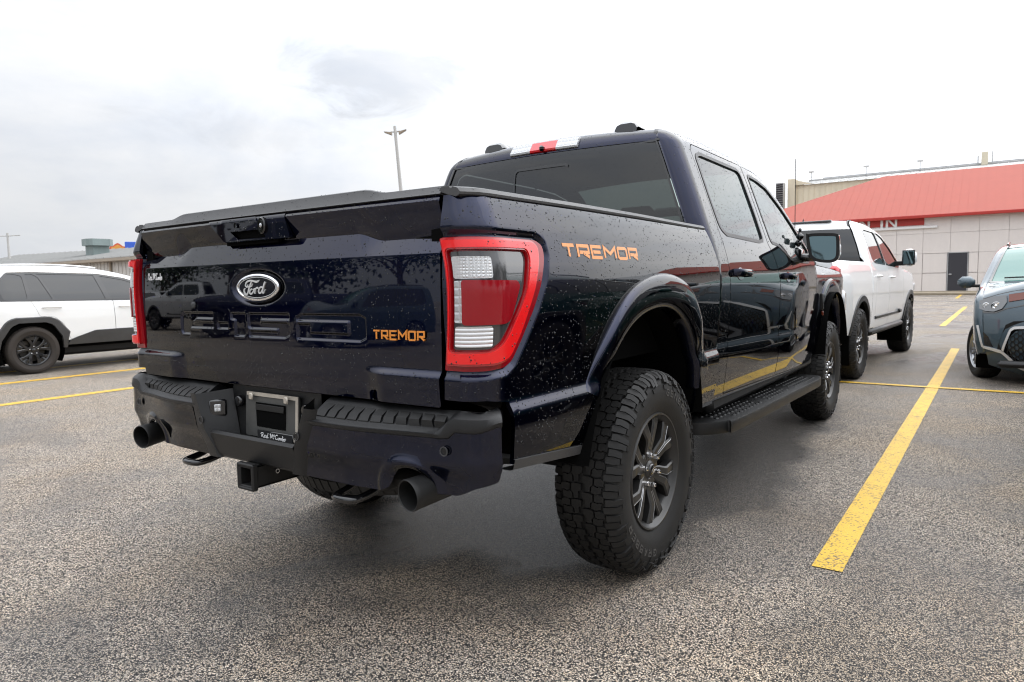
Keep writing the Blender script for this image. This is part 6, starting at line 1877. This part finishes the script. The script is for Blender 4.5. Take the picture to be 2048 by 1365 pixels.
    for yc in (0, 2.60):
        well(t, yc, .33, .385, .52, .85)
        for sd in (1, -1): put_wheel(t, 'silver', (sd * (.77 if yc > 1 else .79), yc, .322), sd > 0, 10, 17 if yc > 1 else 0)
    return t

def kids(o, table_):
    return table_.get(o.name, [])
def copy_tree(src, table_, parent=None):
    c = src.copy(); COL.objects.link(c)
    if parent is not None: c.parent = parent
    for ch in kids(src, table_): copy_tree(ch, table_, c)
    return c
def child_table():
    t_ = {}
    for o in scene.objects:
        if o.parent is not None: t_.setdefault(o.parent.name, []).append(o)
    return t_
def repaint(root, old, new):
    st_ = [root]; tb_ = child_table()
    while st_:
        o = st_.pop(); st_ += tb_.get(o.name, [])
        if o.type == 'MESH' and o.data.materials and o.data.materials[0] == old:
            o.material_slots[0].link = 'OBJECT'; o.material_slots[0].material = new

wp_ = make_white_pickup(); wp_.location = (-.165, 6.41, 0); wp_.rotation_euler = (0, 0, -.045)
tag(wp_, 'white crew cab pickup with black wheel arches parked ahead of the dark pickup', 'pickup truck')
cx_ = make_crossover(); cx_.location = (-10.45, 1.60, 0)
tag(cx_, 'white crossover with grey cladding and black wheels at the edge beside the dark tailgate', 'crossover')
ht_ = make_hatch(); ht_.location = (2.79, 9.80, 0); ht_.rotation_euler = (0, 0, math.pi)
tag(ht_, 'slate grey hatchback facing us with chrome bumper trim and mesh grille', 'hatchback')
bpy.context.view_layer.update()
tb0 = child_table()
extra_cars = [  # (source, x, y, heading in degrees, paint from, paint to, label)
    (wp_, -20.5, -13.8, 48, 'white', 'silver', 'silver crew cab pickup in the row behind the camera'),
    (wp_, -14.6, -14.2, 40, 'white', 'navy', 'dark blue pickup in the row behind the camera'),
    (ht_, -9.0, -12.6, 30, 'slate', 'slate', 'grey hatchback nose on in the row behind the camera'),
    (cx_, -26.0, -12.4, 55, 'white', 'silver', 'silver crossover at the far end of the row behind the camera'),
    (cx_, 3.60, 1.75, 0, 'white', 'teal_paint', 'dark green crossover in the next bay right of the dark pickup'),
    (ht_, 6.6, 4.9, 182, 'slate', 'red_paint', 'dark red hatchback parked one bay beyond the green crossover'),
    (wp_, 6.3, 8.2, 0, 'white', 'slate', 'slate pickup parked beside the grey hatchback'),
]
for src, x, y, rz, a, b, lab in extra_cars:
    c = copy_tree(src, tb0); c.location = (x, y, 0); c.rotation_euler = (0, 0, R(rz)); c['label'] = lab
    if a != b: repaint(c, M[a], M[b])
# ---------------------------------------------------------------- buildings, poles, trees
def metal_sheet(name, col, rough=.5, var=.10, metal=0., streak=.0):
    m, nt, b = new_mat(name); N, L = nt.nodes, nt.links
    tc = N.new('ShaderNodeTexCoord'); mp = N.new('ShaderNodeMapping'); mp.inputs['Scale'].default_value = (1.2, 1.2, .18); L.new(tc.outputs['Object'], mp.inputs[0])
    n = N.new('ShaderNodeTexNoise'); n.inputs['Scale'].default_value = 1.0; n.inputs['Detail'].default_value = 9; n.inputs['Roughness'].default_value = .65; L.new(mp.outputs[0], n.inputs['Vector'])
    r = N.new('ShaderNodeMapRange'); r.inputs['From Min'].default_value = .3; r.inputs['From Max'].default_value = .7; r.inputs['To Min'].default_value = 1 - var; r.inputs['To Max'].default_value = 1 + var; L.new(n.outputs['Fac'], r.inputs['Value'])
    s = N.new('ShaderNodeVectorMath'); s.operation = 'SCALE'; s.inputs[0].default_value = col; L.new(r.outputs[0], s.inputs['Scale'])
    L.new(s.outputs[0], b.inputs['Base Color']); b.inputs['Roughness'].default_value = rough; b.inputs['Metallic'].default_value = metal
    return m
M['coral'] = metal_sheet('coral_red_standing_seam', (.34, .054, .028), .60, .05)
M['coral_dark'] = metal_sheet('red_gutter', (.42, .028, .020), .45, .05)
M['tile'] = metal_sheet('pale_pink_wall_panel', (.73, .68, .65), .55, .04)
M['joint'] = metal_sheet('wall_joint', (.64, .595, .565), .8, .05)
M['kerb'] = metal_sheet('concrete_kerb', (.32, .27, .20), .8, .2)
M['beige'] = metal_sheet('beige_metal_siding', (.66, .60, .46), .6, .06)
M['grey_roof'] = metal_sheet('grey_metal_roof', (.36, .36, .35), .45, .12, .1)
M['pale_siding'] = metal_sheet('off_white_siding', (.62, .59, .55), .6, .08)
M['tan_trim'] = metal_sheet('tan_eave_trim', (.36, .30, .235), .6, .1)
M['door_grey'] = mat('charcoal_door', (.030, .030, .038), .5)
M['sign_white'] = mat('white_sign_letters', (.82, .82, .82), .4)
M['pole'] = metal_sheet('painted_pole', (.44, .43, .41), .5, .06)
M['vent'] = metal_sheet('weathered_green_grey_vent', (.21, .26, .255), .5, .12, .2)
M['blue_sign'] = mat('blue_sign', (.03, .10, .50), .5); M['yellow_sign'] = mat('yellow_orange_sign', (.62, .28, .05), .5); M['red_sign'] = mat('red_sign', (.55, .09, .04), .5)
M['bark'] = metal_sheet('bark', (.10, .078, .06), .9, .3)
M['leaf'] = mat('oak_leaf', (.045, .075, .025), .6, var=.35); M['leaf_dark'] = mat('dark_oak_leaf', (.028, .050, .020), .6, var=.35)
M['galv'] = mat('galvanised_metal', (.40, .41, .42), .45, .6)

def quad_box(par, name, c, s, m_, bev=0.0): return MB().add(*box(c, s, bev)).build(name, M[m_], par, 30)

# ---- the showroom building with the coral roof
WY = 50.0
b = empty('building', (0, WY, 0)); tag(b, 'long panelled showroom with steep coral red metal roof and charcoal door', 'building')
x0, x1 = -14.0, 22.0; zt = 5.05
quad_box(b, 'wall_core', ((x0 + x1) / 2, 8.05, zt / 2), (x1 - x0 - .1, 16, zt - .02), 'joint')
pw, ph = 1.52, 1.30
door_x0, door_x1, door_z = -.40, .62, 2.58
pm_ = MB().add(*box((0, 0, 0), (pw - .014, .05, ph - .012), .004)).mesh('wall_panel', M['tile'], 30)
k = 0
nx = int((x1 - x0) / pw)
for i in range(nx):
    for j in range(4):
        xc, zc = x0 + pw * (i + .5), .05 + ph * (j + .5) - .30
        if j == 0: zc = .38
        if pw * 8 < xc - x0 < pw * 10 and j < 2:
            # panels cut back round the doorway
            continue
        o = link(bpy.data.objects.new('wall_panel', pm_), b); o.location = (xc, -.012, .05 + ph * (j + .5) - .02)
        if j == 3: o.scale = (1, 1, 1)
for (xa, xb, za, zb) in ((x0 + pw * 8 - 0, door_x0 - .06, .06, 1.33), (x0 + pw * 8, door_x0 - .06, 1.37, 2.61), (door_x1 + .06, x0 + pw * 10, .06, 1.33), (door_x1 + .06, x0 + pw * 10, 1.37, 2.61)):
    if xb - xa > .1: quad_box(b, 'wall_panel', ((xa + xb) / 2, -.012, (za + zb) / 2), (xb - xa - .04, .05, zb - za), 'tile', .008)
d = quad_box(b, 'door', ((door_x0 + door_x1) / 2, -.02, door_z / 2 + .10), (door_x1 - door_x0, .06, door_z - .14), 'door_grey', .01)
quad_box(d, 'door_frame', (door_x0 - .03, -.025, door_z / 2 + .10), (.05, .07, door_z - .04), 'galv'); quad_box(d, 'door_frame', (door_x1 + .03, -.025, door_z / 2 + .10), (.05, .07, door_z - .04), 'galv'); quad_box(d, 'door_frame', ((door_x0 + door_x1) / 2, -.025, door_z + .06), (door_x1 - door_x0 + .11, .07, .05), 'galv')
quad_box(d, 'door_handle', (door_x0 + .12, -.08, 1.25), (.16, .06, .10), 'galv', .02)
# roof: eave at the wall, hipped on the left, with standing seams
rz0, rz1 = zt + .06, 8.65; ry0, ry1 = -.40, 6.2; hx = -6.0
rf = MB(); xe = x0 - .6
A = [(xe, ry0, rz0), (x1, ry0, rz0), (x1, ry1, rz1), (hx + 1.0, ry1, rz1)]
rf.add(A, [(0, 1, 2, 3)]); rf.add([(xe, ry0, rz0), (hx + 1.0, ry1, rz1), (hx + 1., ry1 + 4, rz1), (xe, ry1 + 8, rz0)], [(0, 1, 2, 3)]); rf.add([(hx + 1, ry1, rz1), (x1, ry1, rz1), (x1, ry1 + 4, rz1), (hx + 1, ry1 + 4, rz1)], [(0, 1, 2, 3)])
rfo = rf.build('roof', M['coral'], b, None, False)
sm = MB(); nrm = np.cross(np.array(A[1]) - A[0], np.array(A[3]) - A[0]); nrm /= np.linalg.norm(nrm)
for i in range(int((x1 - xe) / .48)):
    x = xe + .24 + .48 * i; t1 = min(1., (x - xe) / (hx + 1 - xe))
    p0 = np.array([x, ry0, rz0]) + nrm * .0035; p1 = np.array([x, ry0 + (ry1 - ry0) * t1, rz0 + (rz1 - rz0) * t1]) + nrm * .0035
    o = link(bpy.data.objects.new('roof_seam', MB().add(*box((0, 0, 0), (.022, float(np.linalg.norm(p1 - p0)), .007))).mesh('roof_seam', M['coral'], None, False)), rfo)
    o.location = tuple((p0 + p1) / 2); o.rotation_euler = (math.atan2(p1[2] - p0[2], p1[1] - p0[1]), 0, 0)
quad_box(b, 'gutter', ((xe + x1) / 2, ry0 - .06, rz0 - .09), (x1 - xe, .14, .20), 'coral_dark', .02)
quad_box(b, 'soffit', ((xe + x1) / 2, (ry0) / 2, rz0 - .03), (x1 - xe - .05, -ry0 - .02, .03), 'coral_dark')
# raised white letters half hidden under the eave (only their lower parts show below the gutter)
sg = empty('wall_sign', (0, WY, 0)); tag(sg, 'white block letter sign on red backing under the coral eave', 'sign')
sb = MB().add(*box((-4.9, -.06, zt - .30), (6.2, .06, .50), .01)); sb.build('sign_backing', M['coral_dark'], sg)
xx = -6.75
for ch, w in zip('INN IN', (.24, .62, .62, .34, .24, .62)):
    if ch != ' ':
        l = MB(); hgt = .62
        if ch in 'CO': pts = [[(.0, .12), (.0, .88), (.1, 1), (.9, 1), (1, .88)] + ([(1, .12), (.9, 0), (.1, 0)] if ch == 'O' else [])]
        if ch == 'C': pts = [[(1, .85), (.85, 1), (.15, 1), (0, .85), (0, .15), (.15, 0), (.85, 0), (1, .15)]]
        elif ch == 'O': pass
        elif ch == 'S': pts = [[(1, 1), (0, 1), (0, .52), (1, .48), (1, 0), (0, 0)]]
        elif ch == 'I': pts = [[(.5, 0), (.5, 1)]]
        else: pts = GLYPH[ch]
        for pl in pts: stroke(l, [(xx + p[0] * (w - .09) + .045, zt - .62 + p[1] * hgt) for p in pl], .15, lambda u, v, h: (u, -.10 - h, v), .05, ch == 'O')
        l.build('sign_letter', M['sign_white'], sg, 30)
    xx += w + .14
quad_box(sg, 'sign_rail', (-4.7, -.12, zt - .70), (7.3, .10, .16), 'sign_white', .02)
quad_box(None, 'kerb', (4, WY - 1.6, .08), (40, 3.2, .16), 'kerb', .03)['kind'] = 'structure'
for k in range(9): 
    o = quad_box(b, 'wall_stone', (x0 + 1.5 + k * 4, -1.62, .10), (3.9, .10, .24), 'kerb', .02); o.name = 'kerb_stone'

# ---- beige works building behind it
b2 = empty('building', (0, 72, 0)); tag(b2, 'beige metal works building with grey roof rising behind the coral roof', 'building')
zb = 10.55
quad_box(b2, 'wall', (0, 6, zb / 2), (30.6, 12, zb), 'beige')
rib = MB().add(*box((0, 0, 0), (.05, .05, zb - .1))).mesh('wall_rib', M['beige'], None, False)
for i in range(60):
    o = link(bpy.data.objects.new('wall_rib', rib), b2); o.location = (-15.05 + .51 * i, -.02, zb / 2)
quad_box(b2, 'parapet_wall', (-15.1, 1.5, 5.6), (.7, 4, 11.2), 'beige', .03)
pr = MB().add([(-15.2, -.25, zb), (15.3, -.25, zb), (15.3, 9, 12.0), (-15.2, 9, 12.0)], [(0, 1, 2, 3)]); pr = pr.build('roof', M['grey_roof'], b2, None, False)
L_ = math.hypot(9.25, 1.45); rs = MB().add(*box((0, 0, 0), (.05, L_, .06))).mesh('roof_seam', M['grey_roof'], None, False)
for i in range(38):
    o = link(bpy.data.objects.new('roof_seam', rs), pr); o.location = (-14.8 + .8 * i, 4.37, (zb + 12.0) / 2 + .02); o.rotation_euler = (math.atan2(1.45, 9.25), 0, 0)
quad_box(b2, 'ridge_cap', (0, 9.1, 12.05), (30.8, .5, .22), 'grey_roof', .04)
ct_ = quad_box(b2, 'conduit_run', (.5, 9.3, 12.25), (29, .10, .10), 'galv')
MB().add([(-15.2, -.2, zb), (-13.0, -.2, zb), (-15.2, -.2, 11.2)], [(0, 1, 2)]).build('gable_end', M['beige'], b2, None, False)
for x in (-15.1, -9.6, -4.6):
    f = empty('floodlight', (x, 80.8, 12.0)); tag(f, {-15.1: 'floodlight at the left end of the beige building ridge', -9.6: 'middle floodlight on the beige building ridge', -4.6: 'floodlight on the beige ridge nearest the vent stack'}[x], 'floodlight', 'floodlights along the beige ridge')
    MB().add(*tube([(0, 0, 0), (0, 0, .95)], .035, 6)).build('post', M['galv'], f)
    MB().add(*box((0, -.1, 1.02), (.55, .35, .16), .05, rotm('X', -20))).build('lamp_head', M['sign_white'], f)
st = empty('vent_stack', (.9, 80.6, 12.0)); tag(st, 'beige vent stack on the ridge of the works building', 'vent'); MB().add(*box((0, 0, .55), (.55, .6, 1.3), .03)).build('stack', M['beige'], st); MB().add(*tube([(-.55, 0, 0), (-.55, 0, .9)], .05, 8)).build('flue_pipe', M['galv'], st); MB().add(*tube([(.62, 0, 0), (.62, 0, 1.2)], .04, 8)).build('flue_pipe', M['galv'], st)
nb = empty('equipment_tower', (-16.0, 71.0, 0)); tag(nb, 'dark grey louvred unit standing at the left end of the beige building', 'louvre unit')
MB().add(*box((0, 0, 9.5), (.75, .8, 2.6), .03)).build('housing', M['grey_roof'], nb)
sl = MB().add(*box((0, 0, 0), (.66, .08, .16), .01, rotm('X', 30))).mesh('louvre_slat', M['door_grey'], None, False)
for i in range(11):
    o = link(bpy.data.objects.new('louvre_slat', sl), nb); o.location = (0, -.42, 8.4 + i * .22)
MB().add(*box((0, 0, 4.1), (.4, .4, 8.2))).build('post', M['galv'], nb)
b3 = empty('building', (-30, 95, 0)); tag(b3, 'low grey roofed shed glimpsed left of the beige building', 'building')
MB().add(*box((4, 4, 4.6), (26, 8, 9.2))).build('wall', M['grey_roof'], b3); MB().add(*box((4, 4, 9.35), (26.6, 8.6, .3), .05)).build('roof', M['grey_roof'], b3)

# ---- long low building on the left
BY = 25.0
b4 = empty('building', (-70, BY, 0)); tag(b4, 'long low building with grey ribbed metal roof and off white siding behind the white crossover', 'building')
quad_box(b4, 'wall', (8, 5, 1.85), (70, 10, 3.7), 'pale_siding')
r_ = MB().add(*box((0, 0, 0), (.10, .06, 3.6))).mesh('wall_rib', M['pale_siding'], None, False)
for i in range(115):
    o = link(bpy.data.objects.new('wall_rib', r_), b4); o.location = (-26.5 + i * .60, -.02, 1.85)
quad_box(b4, 'downpipe', (12.6, -.12, 1.85), (.22, .16, 3.6), 'tan_trim', .03); quad_box(b4, 'downpipe', (-9.5, -.12, 1.85), (.22, .16, 3.6), 'tan_trim', .03)
quad_box(b4, 'eave_trim', (8, -.35, 3.72), (70.6, .5, .30), 'tan_trim', .05)
rp = MB().add([(-27.3, -.6, 3.86), (43.3, -.6, 3.86), (43.3, 7.5, 4.85), (-27.3, 7.5, 5.82)], [(0, 1, 2, 3)]).build('roof', M['grey_roof'], b4, None, False)
for x_, zr_ in ((-26.95, 5.80), (42.95, 4.83)):
    MB().add([(x_, -.05, 3.68), (x_, 7.45, 3.68), (x_, 7.45, zr_)], [(0, 1, 2)]).build('gable_end', M['pale_siding'], b4, None, False)
MB().add([(-26.95, 7.45, 3.68), (42.95, 7.45, 3.68), (42.95, 7.45, 4.83), (-26.95, 7.45, 5.80)], [(0, 1, 2, 3)]).build('rear_wall', M['pale_siding'], b4, None, False)
L_ = math.hypot(8.1, 1.69); rs = MB().add(*box((0, 0, 0), (.12, L_, .16))).mesh('roof_seam', M['grey_roof'], None, False)
for i in range(50):
    o = link(bpy.data.objects.new('roof_seam', rs), rp); zr_ = 5.82 - .97 * (.8 + 1.4 * i) / 70.6; o.location = (-26.5 + 1.4 * i, 3.45, (3.86 + zr_) / 2 + .02); o.rotation_euler = (math.atan2(zr_ - 3.86, 8.1), 0, 0)
vn = empty('roof_ventilator', (-67.45, BY + 3.5, 4.45)); tag(vn, 'flat capped green grey ventilator on the ribbed metal roof', 'ventilator')
MB().add(*box((0, 0, .55), (1.5, 1.5, 1.1), .04)).build('shaft', M['vent'], vn)
cp = MB(); pl = [(-1.15, -.4), (-.6, -1.1), (.5, -1.2), (1.15, -.9), (1.2, .6), (.6, 1.15), (-.5, 1.1), (-1.1, .5)]
cp.add(*prism(pl, lambda u, v, h: (u, v, h), 1.0, 1.62)); cp.add([(u, v, 1.0) for u, v in pl], [tuple(range(7, -1, -1))]); cp.build('hood', M['vent'], vn, None, False)
s1 = empty('roadside_sign', (-85.7, BY + 14, 0), R(64.8)); tag(s1, 'red and yellow shop sign showing above the ribbed roof', 'sign')
ox = 0
MB().add(*box((0, 0, 2.9), (.5, .5, 5.8))).build('post', M['galv'], s1)
cl_ = MB(); pl = catmull([(-.80, 5.7), (.80, 5.7), (.85, 6.5), (.55, 6.6), (.32, 6.8), (0, 6.98), (-.32, 6.8), (-.55, 6.6), (-.85, 6.5)], 3, True)
cl_.add(*prism(pl, lambda u, v, h: (u, -.2 - h, v), 0, .25)).build('red_board', M['red_sign'], s1, 30)
cl_ = MB(); pl = [(x * .8, 6.25 + (z - 6.25) * .72) for x, z in pl]; cl_.add(*prism(pl, lambda u, v, h: (u, -.46 - h, v), 0, .05)).build('yellow_board', M['yellow_sign'], s1, 30)
s2 = empty('roadside_sign', (-82.0, BY + 14, 0), R(64.8)); tag(s2, 'blue and white shop sign showing above the ribbed roof end', 'sign')
MB().add(*box((0, 0, 2.9), (.5, .5, 5.8))).build('post', M['galv'], s2)
MB().add(*box((0.3, -.3, 6.35), (2.3, .3, 1.2), .05)).build('blue_board', M['blue_sign'], s2); MB().add(*box((-.1, -.48, 6.0), (1.0, .06, .40), .03)).build('white_panel', M['sign_white'], s2)

# ---- light poles (they stand plumb while the lot slopes)
def pole(base, top, label, arm, rad):
    base = Vector(base); top = Vector(top); d = top - base; h = d.length
    p = empty('light_pole', base); zx = d.normalized(); xx_ = Vector((.82, .57, 0)); xx_ = (xx_ - zx * xx_.dot(zx)).normalized(); yy_ = zx.cross(xx_); p.rotation_euler = Matrix((xx_, yy_, zx)).transposed().to_euler(); tag(p, label, 'light pole', 'parking lot light poles')
    MB().add(*tube([(0, 0, 0), (0, 0, h)], [rad * 1.6, rad], 12)).build('pole', M['pole'], p, 60)
    for s in (-1, 1):
        a = MB().add(*tube([(0, 0, h - .34), (s * arm * (.4 if arm < 1 else 1), 0, h - .30)], rad * .5, 8)); a.build('arm', M['pole'], p)
        if arm > 1: continue
        V = [(s * arm * .3, -.14, h - .36), (s * arm * .3, .14, h - .36), (s * arm, .11, h - .26), (s * arm, -.11, h - .26), (s * arm * .32, -.12, h - .50), (s * arm * .32, .12, h - .50), (s * arm * .95, .08, h - .31), (s * arm * .95, -.08, h - .31)]
        MB().add(V, [(0, 1, 2, 3), (7, 6, 5, 4), (0, 4, 5, 1), (1, 5, 6, 2), (2, 6, 7, 3), (3, 7, 4, 0)]).build('lamp_head', M['tan_trim'], p, 30)
    MB().add(*lathe([(0, .28), (.6, .28), (.63, .22), (.63, 0)], 16, 'Z')).build('footing', M['kerb'], p)
pole((-25.65, 26.8, -.05), (-26.83, 27.05, 10.45), 'pale twin headed light pole rising behind the tailgate spoiler', .66, .085)
pole((-92.1, 29.8, 0), (-92.4, 29.9, 8.15), 'far thin light pole above the ribbed roof at the picture edge', 1.5, .11)

# ---- oak trees along the verge behind the camera (seen mirrored in the paintwork)
def make_tree(seed, h, cr, m_):
    rn = random.Random(seed); t = empty('oak_tree')
    tr = MB(); pts = [(0, 0, 0), (.1, .05, h * .2), (.0, .1, h * .42), (.15, .1, h * .7)]
    tr.add(*tube(catmull(pts, 4), list(np.linspace(.30, .10, 13)), 10))
    tips = []
    for k in range(9):
        a = rn.uniform(0, 2 * math.pi); z0 = h * rn.uniform(.28, .55); L = cr * rn.uniform(.6, .95)
        e = (L * math.cos(a), L * math.sin(a), z0 + h * rn.uniform(.15, .38)); m = (e[0] * .5, e[1] * .5, (z0 + e[2]) / 2 + .2)
        tr.add(*tube([(0.05, .05, z0), m, e], [.11, .07, .03], 7)); tips += [e, m]
    tr.build('trunk', M['bark'], t, 60)
    n = 2600; V = []; F = []
    cl = tips + [(rn.gauss(0, cr * .4), rn.gauss(0, cr * .4), h * rn.uniform(.5, .95)) for _ in range(14)]
    for i in range(n):
        c = rn.choice(cl); s = cr * .26
        p = Vector((c[0] + rn.gauss(0, s), c[1] + rn.gauss(0, s), c[2] + rn.gauss(0, s * .7)))
        u = Vector((rn.gauss(0, 1), rn.gauss(0, 1), rn.gauss(0, .6))).normalized() * rn.uniform(.10, .22); w = u.cross(Vector((rn.gauss(0, 1), rn.gauss(0, 1), 1))).normalized() * rn.uniform(.07, .14)
        b_ = len(V); V += [p - u, p + w, p + u, p - w]; F.append((b_, b_ + 1, b_ + 2, b_ + 3))
    me = bpy.data.meshes.new('crown'); me.from_pydata([tuple(v) for v in V], [], F); me.materials.append(m_); link(bpy.data.objects.new('crown', me), t)
    return t
trs = [make_tree(1, 7.5, 3.6, M['leaf']), make_tree(2, 6.2, 3.0, M['leaf_dark']), make_tree(3, 8.5, 4.2, M['leaf_dark'])]
tb1 = child_table()
spots = [(-50, -24, 0), (-43, -22.5, 1), (-37.5, -25, 2), (-31, -23.5, 0), (-25.5, -22.5, 1), (-20, -25, 2), (-12.5, -23, 0), (22, -14, 2), (25, -5, 0), (24, 3, 1), (26, 10, 2), (23, 17, 0)]
TREE_LAB = ['leafy oak at the far end of the row behind the camera', 'small dark oak second in the row behind the camera', 'tall dark oak behind the silver crossover behind the camera', 'leafy oak behind the silver pickup behind the camera',
            'small dark oak behind the grey hatchback behind the camera', 'tall dark oak near the right end of the row behind the camera', 'leafy oak at the right end of the row behind the camera',
            'tall dark oak on the right verge nearest the camera row', 'leafy oak on the right verge level with the dark tailgate', 'small dark oak on the right verge behind the green crossover', 'tall dark oak on the right verge behind the red hatchback', 'leafy oak on the right verge beside the showroom']
used = {}
for i, (x, y, k) in enumerate(spots):
    t = trs[k] if k not in used else copy_tree(trs[k], tb1)
    used[k] = 1
    t.location = (x, y, 0); t.rotation_euler = (0, 0, i * 1.3)
    tag(t, TREE_LAB[i], 'tree', 'oaks on the verge behind the camera' if y < -20 else 'oaks on the verge to the right')
